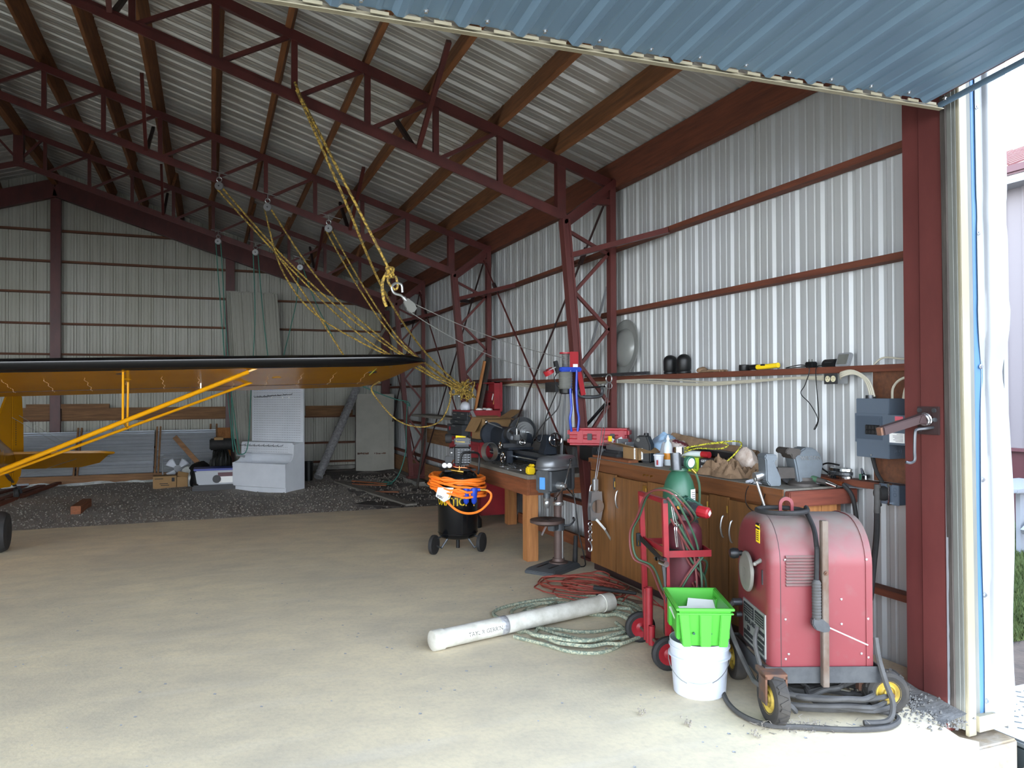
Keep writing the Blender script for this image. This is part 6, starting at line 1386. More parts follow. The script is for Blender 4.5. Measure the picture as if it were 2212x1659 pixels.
for i in range(230):
    a = 2*PI*i/23; k = i/230
    rx = .27+.12*sin(a*.23+1); ry = .23+.09*sin(a*.31)
    cx = 2.92+.09*sin(a*.17); cy = 5.80+.12*cos(a*.13)
    x, y = rx*cos(a), ry*sin(a); r_ = -.9
    pts.append(V((cx+x*cos(r_)-y*sin(r_)+rg.uniform(-.015, .015), cy+x*sin(r_)+y*cos(r_)+rg.uniform(-.015, .015), .009+.06*k*(1-.4*abs(cos(a)))+.008*rg.random())))
for p in pts: p.x = min(p.x, 3.29)
obj('heap', MB().tube(smooth_path(pts, 2), .0062, 6), 'cord_red', cr2)
obj('tail', MB().tube(smooth_path([(2.7, 5.45, .008), (2.62, 5.38, .008), (2.75, 5.3, .008), (2.95, 5.28, .008), (3.1, 5.35, .05), (3.2, 5.2, .008), (3.28, 4.9, .008)], 6), .0062, 6), 'cord_red', cr2)
obj('plug', MB().cyl((2.83, 5.42, .05), (2.9, 5.36, .05), .017, n=10), 'black', cr2)
tl = solo('black_wand', MB().cyl((2.86, 5.52, .09), (3.12, 5.3, .07), .02, .012, 10), 'black_rubber', 'black rubber handle lying on the red cord heap', 'handle')
hz = thing('steel_cable', (3.2, 5.5, 0), 'flat coils of dark cable at the foot of the cabinet doors', 'cable')
pts = [V((3.16+.12*cos(2*PI*i/16)+.02*sin(i), 5.55+.32*sin(2*PI*i/16), .008+.003*(i/16))) for i in range(64)]
for p in pts: p.x = min(p.x, 3.3)
obj('coil', MB().tube(smooth_path(pts, 2), .006, 5), 'rusty', hz)
# small litter and paint flakes on the slab
lf = MB(); rg = random.Random(77)
for i in range(150):
    x, y = rg.uniform(-1.2, 3.2), 2.9+4.2*rg.random()**1.5; s = rg.uniform(.004, .011)
    lf.add([(x-s, y, .001), (x+s*.4, y-s, .002), (x+s, y+s*.5, .001), (x-.3*s, y+s, .004)], [(0, 1, 2, 3)])
tag(obj('debris', lf, 'white_trim', None, smooth=0), 'tiny pale flakes scattered over the concrete slab', 'litter', kind='stuff')
fl_ = MB(); rg = random.Random(78)
for c in ((2.05, 3.45), (2.42, 3.02), (2.2, 3.25)):
    for i in range(14):
        p = V((c[0]+rg.uniform(-.02, .02), c[1]+rg.uniform(-.03, .03), rg.uniform(.004, .035))); fl_.ball(p, rg.uniform(.003, .007), 6, 4)
tag(obj('fluff', fl_, 'web', None), 'small clumps of pale fluff on the slab in front of the bucket', 'litter', kind='stuff')
df = MB(); rg = random.Random(79)
for i in range(900):
    t = rg.random(); x = 3.30+.28*rg.random(); y = 2.75+.75*t; x -= .12*(1-t)*rg.random()
    s = rg.uniform(.003, .012); z = .0+max(0, .05*(x-3.36)/.2)*rg.random()
    if y < 2.95: z = -.02+.03*rg.random()
    df.add([(x-s, y, z), (x, y-s, z), (x+s, y, z), (x, y+s, z), (x, y, z+s)], [(0, 1, 4), (1, 2, 4), (2, 3, 4), (3, 0, 4)])
mat('dust_grey', '6f6d68', .95, 0, '55534f', 14, (1, 1, 1), .9, .5, 60)
tag(obj('rubble', df, 'dust_grey', None, smooth=0), 'crumbled concrete and dust along the foot of the door column', 'rubble', kind='stuff')
struct('floor_curb', MB().grid(lambda a, b: (3.38+.24*a-.06*(1-b), 2.80+.62*b, -.02+.07*a*(.6+.4*b)+.012*noise.noise(V((a*3, b*5, 1)))), 14, 24), 'dust_grey', smooth=60)['label'] = 'dusty concrete ramp at the foot of the door column'
# ------------------------------------------------------------------ yellow high-wing aeroplane
mat('plane_yellow', 'b97f0e', .22, 0, 'ab7408', 2, (1, 1, 1), .6)
mat('strut_yellow', 'd9970f', .22)
PX = -2.86
ap = thing('light_aeroplane', (PX, 9.5, 0), 'yellow high-wing light aeroplane with black leading edge parked on the left', 'aeroplane')
def wz(x): return 1.972+.026*(abs(x-PX)-.9)
SEC = [(1.0, -.0), (.78, -.012), (.5, -.02), (.2, -.025), (.08, -.034), (.03, -.036), (.0, -.012), (.0, .02), (.03, .045), (.08, .062), (.25, .085), (.5, .075), (.78, .035), (1.0, .004)]   # chord fraction, thickness
ST = [(-.35, 8.98, 10.52, 1), (.35, 8.98, 10.52, 1)]
def stations(s):
    base = [(.42, 8.98, 10.50), (2.0, 8.98, 10.50), (3.6, 8.98, 10.50), (4.75, 8.98, 10.48), (4.9, 8.985, 10.33), (5.02, 9.0, 10.12), (5.12, 9.02, 9.86), (5.2, 9.05, 9.58), (5.26, 9.09, 9.38), (5.30, 9.14, 9.24)]
    return [(PX+s*d, a, b, max(.12, (b-a)/1.52)) for d, a, b in base]
def wp_(x, a, b, k, c, t):
    y = a+(b-a)*c
    tip = max(0, abs(x-PX)-4.75)
    return V((x, y, wz(x)+.0+t*1.45*(k**.7)-.205*(y-8.98)+.02*tip-.02))
for s in (1, -1):
    S = stations(s); n = len(SEC)
    mb = MB(); mb.add([wp_(*st, c, t) for st in S for c, t in SEC], [tuple(range(n)), tuple(range((len(S)-1)*n, len(S)*n))]+[(j*n+i, j*n+(i+1) % n, (j+1)*n+(i+1) % n, (j+1)*n+i) for j in range(len(S)-1) for i in range(n)])
    wg = obj('wing', mb, 'plane_yellow', ap, smooth=40)
    mb = MB(); nose = [(c, t) for c, t in SEC if c <= .09]; m = len(nose)
    nose = [(c-.004, t*1.03) for c, t in nose]
    mb.add([wp_(*st, c, t)+V((0, -.002, 0)) for st in S for c, t in nose], [(j*m+i, j*m+i+1, (j+1)*m+i+1, (j+1)*m+i) for j in range(len(S)-1) for i in range(m-1)])
    obj('leading_edge', mb, 'black_gloss', wg, smooth=50, label='glossy black leading edge')
    if s > 0:
        for i in range(1, 13):
            d = .42+.385*i
            if d > 4.8: break
            x = PX+d; y0 = 9.16; y1 = 10.15
            dots = MB()
            for k in range(26):
                y = y0+(y1-y0)*k/25; c = (y-8.98)/1.52
                z = wp_(x, 8.98, 10.5, 1, c, -.0205).z-.002
                dots.cb((x+.01*sin(k), y, z), (.007, .009, .003))
            obj('rib_stitch', dots, 'plane_yellow', wg)['kind'] = 'stuff'
        mb = MB()
        for x0, x1 in ((PX+.45, PX+2.62), (PX+2.64, PX+4.74)):
            a_, b_ = wp_(x0, 8.98, 10.5, 1, .775, -.0125), wp_(x1, 8.98, 10.5, 1, .775, -.0125)
            mb.bar(a_-V((0, 0, .002)), b_-V((0, 0, .002)), .012, .004)
        obj('hinge_gap', mb, 'ink', wg)
        for x, c in ((PX+1.95, .2), (PX+1.98, .42), (PX+3.62, .14), (PX+3.6, .46), (PX+4.86, .12), (PX+4.72, .32)):
            p = wp_(x, 8.98, 10.5, 1, c, -.0215)
            obj('inspection_ring', MB().lathe([(.0, -.006), (.05, -.006), (.055, 0)], p-V((0, 0, .0)), (0, .205, 1), 20), 'steel_dark' if c < .4 else 'plane_yellow', wg)
        obj('aileron_horn', MB().bar(wp_(PX+2.75, 8.98, 10.5, 1, .62, -.015), wp_(PX+2.75, 8.98, 10.5, 1, .62, -.015)-V((0, 0, .1)), .012, .03), 'steel', wg)
        obj('tie_down_eye', MB().tube([wp_(PX+4.74, 8.98, 10.5, 1, .15, -.02), wp_(PX+4.70, 8.98, 10.5, 1, .38, -.02)-V((0, 0, .02))], .006, 5), 'cord_yellow', wg)
def oval(a, b, r1, r2):
    a = V(a); b = V(b); d = (b-a).normalized(); u = V((0, 1, 0)); u = (u-d*u.dot(d)).normalized(); v = d.cross(u); n = 14
    return MB().add([p+u*cos(2*PI*i/n)*r1+v*sin(2*PI*i/n)*r2 for p in (a, b) for i in range(n)], [tuple(range(n-1, -1, -1)), tuple(range(n, 2*n))]+[(i, (i+1) % n, n+(i+1) % n, n+i) for i in range(n)])
for s in (1, -1):
    f = lambda x: PX+s*(x-PX)
    A0, A1 = V((f(.40), 9.18, 1.905)), V((f(-2.52), 9.42, .66))
    B0, B1 = V((f(.48), 10.0, 1.80)), V((f(-2.52), 9.52, .64))
    obj('wing_strut', oval(A0, A1, .05, .026), 'strut_yellow', ap)
    obj('wing_strut', oval(B0, B1, .032, .017), 'strut_yellow', ap)
    obj('strut_fitting', MB().bar(A0, A0+V((s*.09, -.02, .04)), .05, .02).bar(B0, B0+V((s*.09, .0, .03)), .04, .012), 'strut_yellow', ap)
    for c, p, t in ((.14, A0.lerp(A1, .44), -.02), (.5, B0.lerp(B1, .455), -.02)):
        q = wp_(p.x, 8.98, 10.5, 1, c, t)
        obj('jury_strut', MB().cyl(p, V((p.x+.01, q.y, q.z)), .012, n=8), 'strut_yellow', ap)
    obj('jury_strut', MB().cyl(A0.lerp(A1, .44), B0.lerp(B1, .455), .01, n=8), 'strut_yellow', ap)
# fuselage: loft of rounded boxes from the cowling to the tail post
FS = [(7.55, .22, .22, 1.06), (7.65, .36, .3, 1.08), (8.3, .40, .40, 1.12), (8.75, .36, .46, 1.2), (9.0, .36, .62, 1.36), (10.3, .36, .60, 1.27), (11.4, .30, .40, 1.02), (12.9, .18, .24, .78), (14.15, .05, .17, .60)]
mb = MB(); n = 20
for y, hw, hh, zc in FS:
    for i in range(n):
        a = 2*PI*i/n; c_, s_ = cos(a), sin(a); k = 1/max(abs(c_)**3.2+abs(s_)**3.2, 1e-6)**(1/3.2)
        mb.v.append(V((PX-.02*(y-9)*.5+hw*c_*k, y, zc+hh*s_*k)))
mb.f = [tuple(range(n)), tuple(range((len(FS)-1)*n, len(FS)*n))]+[(j*n+i, j*n+(i+1) % n, (j+1)*n+(i+1) % n, (j+1)*n+i) for j in range(len(FS)-1) for i in range(n)]
obj('fuselage', mb, 'plane_yellow', ap, smooth=40)
obj('windscreen', MB().add([(PX-.33, 8.72, 1.62), (PX+.33, 8.72, 1.62), (PX+.33, 9.02, 1.93), (PX-.33, 9.02, 1.93)], [(0, 1, 2, 3)]), 'black_gloss', ap)
obj('spinner', MB().lathe([(.12, 0), (.1, -.1), (.04, -.18), (0, -.19)], (PX, 7.55, 1.06), (0, 1, 0), 18), 'steel', ap)
obj('propeller', MB().bar((PX, 7.45, 1.06), (PX+.9, 7.45, 1.25), .02, .13).bar((PX, 7.45, 1.06), (PX-.9, 7.45, .87), .02, .13), 'plank_x', ap)
for s in (1, -1):
    wx = PX+s*.78
    obj('main_wheel', MB().lathe([(.06, -.085), (.13, -.1), (.19, -.09), (.215, -.04), (.215, .04), (.19, .09), (.13, .1), (.06, .085)], (wx, 9.5, .215), (1, 0, 0), 30), 'black_rubber', ap)
    obj('wheel_hub', MB().lathe([(0, -.07), (.05, -.08), (.11, -.06), (.11, .06), (.05, .08), (0, .07)], (wx, 9.5, .215), (1, 0, 0), 18, False), 'strut_yellow', ap)
    obj('gear_leg', MB().bar((PX+s*.3, 9.3, .78), (wx-s*.08, 9.5, .25), .03, .06).bar((PX+s*.3, 9.8, .72), (wx-s*.08, 9.5, .25), .03, .05), 'strut_yellow', ap)
# tail: fin and rudder turned a little, tailplane, tailwheel, bracing wires
fm = TR((-2.93, 14.35, 0), math.radians(-30))
fin = [(-.62, .55), (-.5, .75), (-.3, 1.15), (-.16, 1.5), (-.08, 1.66), (.02, 1.7), (.02, .2), (-.4, .2)]
obj('fin', MB().at(fm).prism(fin, (-.0, -.1, 0), (0, 1, 0), (0, 0, 1), (.04, 0, 0)), 'plane_yellow', ap, bevel=.012)
rud = [(.04, .22), (.04, 1.70), (.16, 1.72), (.24, 1.62), (.27, 1.2), (.28, .7), (.22, .36), (.12, .22)]
ru = obj('rudder', MB().at(fm).prism(rud, (.0, -.1, 0), (0, 1, 0), (0, 0, 1), (.035, 0, 0)), 'plane_yellow', ap, bevel=.012)
mb = MB().at(fm)
for i in range(12): mb.box(.034, .037, -.0, .012, .85+.035*i, .87+.035*i)
obj('registration', mb, 'ink', ru)
obj('rudder_gap', MB().at(fm).box(.0355, .0375, -.075, -.06, .3, 1.66), 'strut_yellow', ru)
tp = [(-1.5, 14.25), (-1.38, 14.12), (-1.6, 14.02), (-2.2, 13.96), (-2.82, 13.94), (-2.82, 14.66), (-1.95, 14.66), (-1.65, 14.52)]
for s in (1, -1):
    f = [(PX-.07+s*(x-PX+.0), y) for x, y in tp]
    obj('tailplane', MB().add([(x, y, .74-.30*(y-13.94)-.25*max(0, y-14.3)) for x, y in f]+[(x, y, .775-.30*(y-13.94)-.25*max(0, y-14.3)) for x, y in f], [tuple(range(7, -1, -1)), tuple(range(8, 16))]+[(i, (i+1) % 8, 8+(i+1) % 8, 8+i) for i in range(8)]), 'plane_yellow', ap, bevel=.012)
obj('elevator_gap', MB().bar((-2.8, 14.3, .63), (-1.55, 14.28, .635), .012, .006), 'ink', ap)
for a, b in (((-2.9, 14.4, 1.35), (-1.95, 14.25, .69)), ((-2.95, 14.4, .3), (-1.95, 14.25, .64)), ((-2.9, 14.1, 1.3), (-2.0, 14.1, .69))):
    obj('tail_wire', MB().cyl(a, b, .004, n=5), 'steel', ap)
obj('tail_spring', MB().bar((-2.95, 14.0, .42), (-2.93, 14.45, .19), .05, .02), 'steel_dark', ap)
tw = obj('tailwheel', MB().lathe([(.03, -.035), (.075, -.04), (.095, -.025), (.1, 0), (.095, .025), (.075, .04), (.03, .035)], (-2.93, 14.55, .06), (1, .25, 0), 22), 'black_rubber', ap)
obj('tailwheel_hub', MB().lathe([(0, -.045), (.04, -.038), (.045, 0), (.04, .038), (0, .045)], (-2.93, 14.55, .06), (1, .25, 0), 14, False), 'grey_trim', tw)
obj('tailwheel_fork', MB().bar((-2.90, 14.5, .2), (-2.86, 14.55, .06), .02, .04).bar((-2.95, 14.48, .2), (-2.75, 14.52, .2), .02, .03), 'steel_dark', ap)
# ------------------------------------------------------------------ along the back wall
mat('cab_white', 'd4d8dd', .5, 0, 'c2c7cc', 2, (1, 1, 1), .7)
GZ0 = -.055
pA, pB, pD = V((.37, 14.54, GZ0)), V((1.20, 13.71, GZ0)), V((.33, .33, 0)); eX = (pB-pA).normalized(); eD = pD.normalized(); PWd = (pB-pA).length; PDp = pD.length
pm_ = Matrix(((eX.x, eD.x, 0, pA.x), (eX.y, eD.y, 0, pA.y), (0, 0, 1, GZ0), (0, 0, 0, 1)))
pc = thing('display_cabinet', pA+(pB-pA)/2+pD/2, 'white painted bench cabinet with tall pegboard back and wire hooks', 'cabinet')
side = [(0, 0), (0, .5), (.05, .51), (.12, .53), (.17, .57), (.20, .63), (.21, .83), (PDp, .85), (PDp, 0)]
for x in (0, PWd-.02):
    obj('side_panel', MB().at(pm_).prism(side, (x, 0, 0), (0, 1, 0), (0, 0, 1), (.02, 0, 0)), 'cab_white', pc)
obj('front_panel', MB().at(pm_).box(.0, PWd, -.012, .01, .09, .495), 'cab_white', pc, bevel=.003)
obj('top_lip', MB().at(pm_).box(.0, PWd, -.018, .02, .43, .5), 'cab_white', pc, bevel=.003)
obj('kick_panel', MB().at(pm_).box(.02, PWd-.02, .0, .02, 0, .085), 'cab_white', pc)
obj('bin_floor', MB().at(pm_).box(.02, PWd-.02, .01, PDp, .40, .42), 'cab_white', pc)
obj('back_panel', MB().at(pm_).box(.02, PWd-.02, PDp-.02, PDp-.005, .1, .85), 'cab_white', pc)
obj('rail_panel', MB().at(pm_).box(.02, PWd-.02, .205, .225, .665, .84), 'cab_white', pc)
obj('shelf_top', MB().at(pm_).box(.02, PWd-.02, .2, PDp, .84, .855), 'cab_white', pc)
pg = obj('pegboard', MB().at(pm_).box(.01, PWd-.01, PDp-.005, PDp+.01, .84, 1.86), 'cab_white', pc)
obj('frame_edge', MB().at(pm_).box(PWd-.03, PWd, PDp-.006, PDp+.03, 0, 1.86).box(0, .03, PDp+.01, PDp+.03, 0, 1.86), 'cab_white', pc)
hl = MB().at(pm_)
for i in range(28):
    for j in range(23):
        x, z = .07+.038*i, .89+.042*j
        hl.add([(x+.0065*cos(k*PI/3), PDp-.0062, z+.0065*sin(k*PI/3)) for k in range(6)], [tuple(range(6))])
h_ = obj('peg_holes', hl, 'steel_dark', pg, smooth=0); h_['kind'] = 'stuff'
hl = MB().at(pm_)
for i in range(26):
    for j in range(3):
        x, z = .08+.038*i, .69+.042*j
        hl.add([(x+.006*cos(k*PI/3), .2038, z+.006*sin(k*PI/3)) for k in range(6)], [tuple(range(6))])
obj('peg_holes', hl, 'steel_dark', pc, smooth=0)['kind'] = 'stuff'
def hook(x, y, z, L, par):
    return obj('peg_hook', MB().at(pm_).tube([(x, y, z+.02), (x, y-.01, z), (x-.01, y-L*.9, z-.005), (x-.01, y-L, z+.012)], .0045, 5), 'steel_dark', par)
for i in range(9): hook(.1+.105*i, .205, .80, .13, pc)
for i, (x, z) in enumerate(((.2, 1.66), (.29, 1.66), (.38, 1.66), (.47, 1.67), (.56, 1.68), (.68, 1.68), (.8, 1.69), (.93, 1.7), (.15, 1.82), (.27, 1.82), (.62, 1.82))): hook(x, PDp-.005, z, .1+.012*i % .1+.05, pg)
for x in (.62, .86, 1.0): obj('hook_tag', MB().at(pm_).box(x-.012, x+.012, PDp-.18, PDp-.176, 1.63, 1.66), 'paper', pg)
mat('locker', '88857a', .5, 0, '7c796f', 3, (1, 1, 1), .7)
gk = thing('metal_locker', (3.36, 16.8, GZ0), 'tall grey-beige metal locker in the back corner with scraped rusty patches', 'locker')
LZ = GZ0+1.70
lm_ = TR((2.93, 16.75, GZ0), math.radians(-8))
obj('body', MB().at(lm_).box(0, .82, 0, .55, .02, 1.70), 'locker', gk, bevel=.006)
obj('door', MB().at(lm_).box(.0, .70, -.015, .0, .04, 1.69), 'locker', gk, bevel=.004)
obj('door', MB().at(lm_).box(.705, .82, -.012, .0, .04, 1.69), 'locker', gk, bevel=.004)
mb = MB().at(lm_)
for i in range(6): mb.box(-.004, .002, .06+.035*i, .08+.035*i, .75, .88)
obj('vent_slots', mb, 'black', gk)['kind'] = 'stuff'
mb = MB().at(lm_); rg = random.Random(9)
for i in range(30):
    x = rg.choice((rg.uniform(.02, .25), rg.uniform(.38, .62))); mb.box(x, x+rg.uniform(.01, .05), -.0165, -.014, .40+rg.uniform(-.012, .012), .42+rg.uniform(-.01, .015))
obj('rust_scrape', mb, 'rusty', gk, smooth=0)
dk = thing('foil_duct', (2.0, 15.5, GZ0), 'silver foil duct tube leaning against the back wall beside the white cabinet', 'duct')
d0, d1 = V((1.98, 15.6, .0)), V((2.98, 16.9, 1.78)); mb = MB()
n = 70; pts = [d0.lerp(d1, i/n)+noise.noise_vector(V((i*.35, 2, 0)))*.006 for i in range(n+1)]
obj('tube', mb.tube(pts, lambda t: .085+.007*sin(t*150)+.01*noise.noise(V((t*40, 1, 0))), 18), 'foil', dk, smooth=50)
solo('black_bucket', MB().lathe([(0, 0), (.075, 0), (.085, .36), (.09, .365), (.09, .38), (.082, .38), (.07, .02), (0, .02)], (1.80, 15.6, GZ0), n=22), 'black', 'tall black bucket between the white cabinet and the foil duct', 'bucket')
# corrugated sheets
mat('new_tin', 'bcc2c8', .3, .6, 'a9afb5', 2, (1, 1, 1), .6)
tsh = thing('roofing_sheet', (.75, 16.9, GZ0), 'tall ribbed metal sheets leaning upright on the back wall behind the white cabinet', 'metal sheet')
for k in range(3):
    ox = .33+.035*k; pr = profile(.225)
    mb = MB(); m = len(pr)
    mb.add([(ox+.18+s-.0, 16.55-.05*k+b, GZ0) for s, b in pr]+[(ox+s, 17.3-.05*k+b, 3.84-.02*k) for s, b in pr], [(i, i+1, m+i+1, m+i) for i in range(m-1)])
    obj('sheet', mb, 'panel_back', tsh, smooth=12)
hsh = thing('stacked_tin', (-1.6, 16.9, 0), 'bright ribbed metal sheets lying sideways along the foot of the back wall', 'metal sheet')
for k, (x0, x1, zt) in enumerate(((-3.6, -2.42, .92), (-2.40, -1.05, .97), (-1.0, .1, .95))):
    pr = profile(.2)
    mb = MB(); m = len(pr)
    mb.add([(x0, 16.7+.35*(s/.85)+b, .1+s) for s, b in pr]+[(x1, 16.7+.35*(s/.85)+b, .1+s) for s, b in pr], [(i, i+1, m+i+1, m+i) for i in range(m-1)])
    obj('sheet', mb, 'new_tin', hsh, smooth=12)
for x, w_ in ((-2.42, .11), (-1.02, .12)):
    obj('batten', MB().bar((x, 16.6, .08), (x+.02, 17.05, 1.0), .05, .03, (1, 0, 0)).bar((x+.06, 16.61, .08), (x+.08, 17.06, 1.0), .05, .03, (1, 0, 0)), 'plank_z', hsh)
for i, x in enumerate((-.02, .1)):
    solo('wood_stud', MB().bar((x, 16.9, -.04), (x+.02, 17.35, 1.02+.0*i), .08, .035, (1, 0, 0)), 'plank_z', ('brown timber stud standing left of the back post', 'brown timber stud against the back post')[i], 'stud')
solo('ply_offcut', MB().bar((.25, 17.1, .35), (.25, 17.3, .95), .28, .012, (0, 1, 0)), 'bench_wood_z', 'plywood offcut leaning behind the engine parts', 'board')
fm2 = MB(); fm2.grid(lambda a, b: (-4.6+3.7*a, 16.45+.1*sin(a*20)*b+.03*noise.noise(V((a*30, b*5, 2))), -.06+.1*b*(.6+.4*noise.noise(V((a*12, b*3, 1))))), 90, 6)
mat('film_white', 'a9aca8', .25, 0, 'c9ccc8', 12, (1, 1, 1), .9)
solo('plastic_film', fm2, 'film_white', 'roll of crinkled plastic sheeting along the foot of the stacked tin', 'film', smooth=30)
solo('base_timber', MB().box(-4.6, -.4, 16.58, 16.66, -.05, .12), 'plank_x', 'long timber under the stacked tin sheets', 'timber')
# box fan, cartons, engine parts, tote
fn_ = thing('box_fan', (-.57, 15.95, 0), 'white box fan with wire guard leaning against the tin sheets', 'fan')
fmm = TR((-.84, 15.95, -.02), .12, -.28)
obj('frame', MB().at(fmm).tube([(.03, 0, 0), (.49, 0, 0), (.52, 0, .03), (.52, 0, .50), (.49, 0, .53), (.03, 0, .53), (0, 0, .50), (0, 0, .03)], .014, 7, True), 'white_trim', fn_)
gr_ = MB().at(fmm)
for i in range(16): gr_.cyl((.01, .02, .03+.031*i), (.51, .02, .03+.031*i), .0025, n=5)
obj('wire_guard', gr_, 'white_trim', fn_)['kind'] = 'stuff'
obj('fan_hub', MB().at(fmm).cyl((.26, -.03, .26), (.26, .04, .26), .065, n=20), 'white_trim', fn_)
for k in range(4):
    a = PI/4+k*PI/2
    obj('fan_blade', MB().at(fmm).grid(lambda u, v: (.26+(.05+.17*u)*cos(a+(v-.5)*(.9-.1*u)), -.01+.05*(v-.5), .26+(.05+.17*u)*sin(a+(v-.5)*(.9-.1*u))), 5, 5), 'white_plastic', fn_, thick=.004)
c1 = thing('carton', (-.75, 15.35, GZ0), 'long low brown carton with printed lines left of the clear bag', 'box')
obj('body', MB().box(-.97, -.58, 15.3, 15.6, GZ0, .17), 'tan_box', c1, bevel=.004)
mb = MB().box(-.94, -.8, 15.297, 15.3, .12, .132).box(-.86, -.72, 15.297, 15.3, .03, .042).box(-.84, -.7, 15.297, 15.3, .0, .012).box(-.66, -.61, 15.297, 15.3, .07, .14)
obj('print', mb, 'ink', c1)
c2 = thing('carton', (-.48, 15.35, GZ0), 'small brown carton with open flap beside the clear bag', 'box')
obj('body', MB().box(-.57, -.39, 15.3, 15.55, GZ0, .15), 'tan_box', c2, bevel=.004)
obj('flap', MB().bar((-.48, 15.3, .15), (-.46, 15.22, .24), .18, .004, (0, 1, 0)), 'tan_box', c2)
solo('clear_bag', lump((-.35, 15.5, GZ0), (.17, .13, .24), 41, .25), 'film_white', 'clear plastic bag slumped beside the cartons', 'bag', smooth=40)
solo('brown_board', MB().bar((-.63, 15.75, .86), (-.12, 15.6, .24), .09, .03, (0, 1, 0)), 'plank_x', 'brown board leaning diagonally over the black bag', 'board')
solo('black_bag', lump((-.17, 15.45, GZ0), (.2, .18, .3), 51, .3), 'black', 'black bag of gear left of the engine parts', 'bag', smooth=50)
mat('camo', '24261f', .55, 0, '10100e', 26, (1, 1, 1), .9)
en = thing('engine_core', (.2, 15.4, GZ0), 'black engine block with tyre-like drum on top near the back post', 'engine')
obj('block', MB().box(.0, .32, 15.25, 15.55, GZ0, .3), 'camo', en, bevel=.04)
obj('neck', lump((.17, 15.4, .22), (.17, .15, .27), 61, .45, 26, 16), 'camo', en, smooth=30)
obj('drum', MB().cyl((-.02, 15.4, .72), (.44, 15.4, .72), .11, n=22), 'black_rubber', en, bevel=.02)
obj('top_plate', MB().box(.06, .22, 15.32, 15.5, .8, .85), 'tan_box', en, bevel=.006)
for i in range(6):
    a = i*1.1; obj('hose_loop', MB().tube(smooth_path([(.05+.05*i, 15.27, .2), (.02+.06*i, 15.2, .38+.02*sin(a)), (.06+.05*i, 15.22, .55), (.12+.03*i, 15.3, .62)], 5), .013, 6), 'black', en)
tt_ = thing('storage_tote', (.13, 14.75, GZ0), 'clear storage tote with blue lid on a black base', 'tote')
mat('tote_clear', '9a9ea2', .3)
mat('lid_blue', '2b3a8a', .45)
obj('base', MB().box(-.3, .5, 14.5, 14.95, GZ0, .06), 'black', tt_, bevel=.02)
obj('bin', MB().prism([(-.22, 0), (.48, 0), (.52, .25), (-.26, .25)], (0, 14.56, .06), (1, 0, 0), (0, 0, 1), (0, .38, 0)), 'tote_clear', tt_, bevel=.02)
obj('lid', MB().box(-.28, .54, 14.53, 14.97, .31, .345), 'lid_blue', tt_, bevel=.008)
obj('wheel', MB().cyl((.1, 14.52, .16), (.1, 14.55, .16), .07, n=16), 'black', tt_)
obj('contents', MB().box(.14, .48, 14.55, 14.56, .09, .2), 'paper', tt_)
obj('magenta_strip', MB().box(.12, .5, 14.552, 14.561, .2, .27), 'maroon', tt_)
# timber lying about
for i, (a, b, w_, h_, lab) in enumerate(((( -3.05, 13.55, -.02), (-2.6, 17.0, .0), .09, .05, 'long dark timber lying on the gravel right of the tailwheel'), ((-3.25, 13.7, -.03), (-2.85, 17.0, -.02), .14, .03, 'wide plank lying on the gravel under the tailwheel'), ((-3.6, 14.2, -.03), (-3.1, 17.0, -.02), .1, .03, 'plank lying on the gravel left of the tailwheel'))):
    solo('plank', MB().bar(a, b, w_, h_), 'girt_wood_y', lab, 'plank', bevel=.005)
solo('timber_block', MB().bar((-1.78, 12.42, .015), (-1.75, 13.25, .015), .13, .12), 'bench_wood_y', 'short thick timber block lying on the gravel', 'block', bevel=.006)
for i, (a, b, w_, h_, m, lab) in enumerate((((2.27, 14.9, -.02), (2.78, 11.2, .0), .17, .03, 'grey_wood', 'long weathered plank at the edge of the gravel and dark soil'), ((2.5, 14.7, .0), (3.0, 14.0, .0), .04, .02, 'bench_wood_x', 'pale stick by the blue-green rope, farther'), ((2.42, 14.2, .0), (2.95, 13.75, .0), .045, .02, 'bench_wood_x', 'pale stick by the blue-green rope, nearer'), ((2.6, 12.95, .0), (2.95, 12.75, .0), .05, .02, 'bench_wood_x', 'short pale stick lying across the dark soil'))):
    solo('plank' if i == 0 else 'stick', MB().bar(a, b, w_, h_), m, lab, 'plank' if i == 0 else 'stick')
solo('flat_board', MB().bar((2.15, 11.9, -.03), (2.75, 11.3, -.02), .4, .02), 'weathered', 'dark flat board lying at the slab edge', 'board')
rk = MB(); rg = random.Random(91)
for i in range(500):
    x, y = rg.uniform(2.3, 3.55), rg.uniform(11.0, 16); s = rg.uniform(.008, .03)
    rk.add([(x-s, y, -.03), (x, y-s, -.03), (x+s, y, -.03), (x, y+s, -.03), (x, y, -.02+s*.7)], [(0, 1, 4), (1, 2, 4), (2, 3, 4), (3, 0, 4)])
tag(obj('soil_debris', rk, 'stone', None, smooth=0), 'loose stones and chips on the dark soil strip', 'stones', kind='stuff')
pier = thing('concrete_pier', (3.7, 14.2, -.2), 'rough concrete pier under the farthest lattice column', 'pier')
obj('pier', MB().grid(lambda a, b: (3.45+.3*min(1, abs(2*a-1)**6)*0+.0+.5*0+(3.46 if 0 else 0)+.02*noise.noise(V((a*7, b*7, 2)))+.06*(1-b), 13.6+1.0*a, -.2+.25*b), 20, 6), 'concrete', pier, smooth=40)
obj('pier_top', MB().box(3.46, 3.66, 13.6, 14.6, -.2, .045), 'concrete', pier, bevel=.03)
solo('steel_pole', MB().cyl((3.40, 13.3, -.05), (3.74, 13.9, 1.2), .02, n=8), 'weathered', 'thin rusty pole leaning on the farthest lattice column', 'pole')
solo('grey_batten', MB().bar((3.28, 17.25, 2.45), (3.72, 17.3, 3.2), .06, .02, (0, 1, 0)), 'grey_wood', 'grey batten leaning across the back corner girts above the wing tip', 'batten')
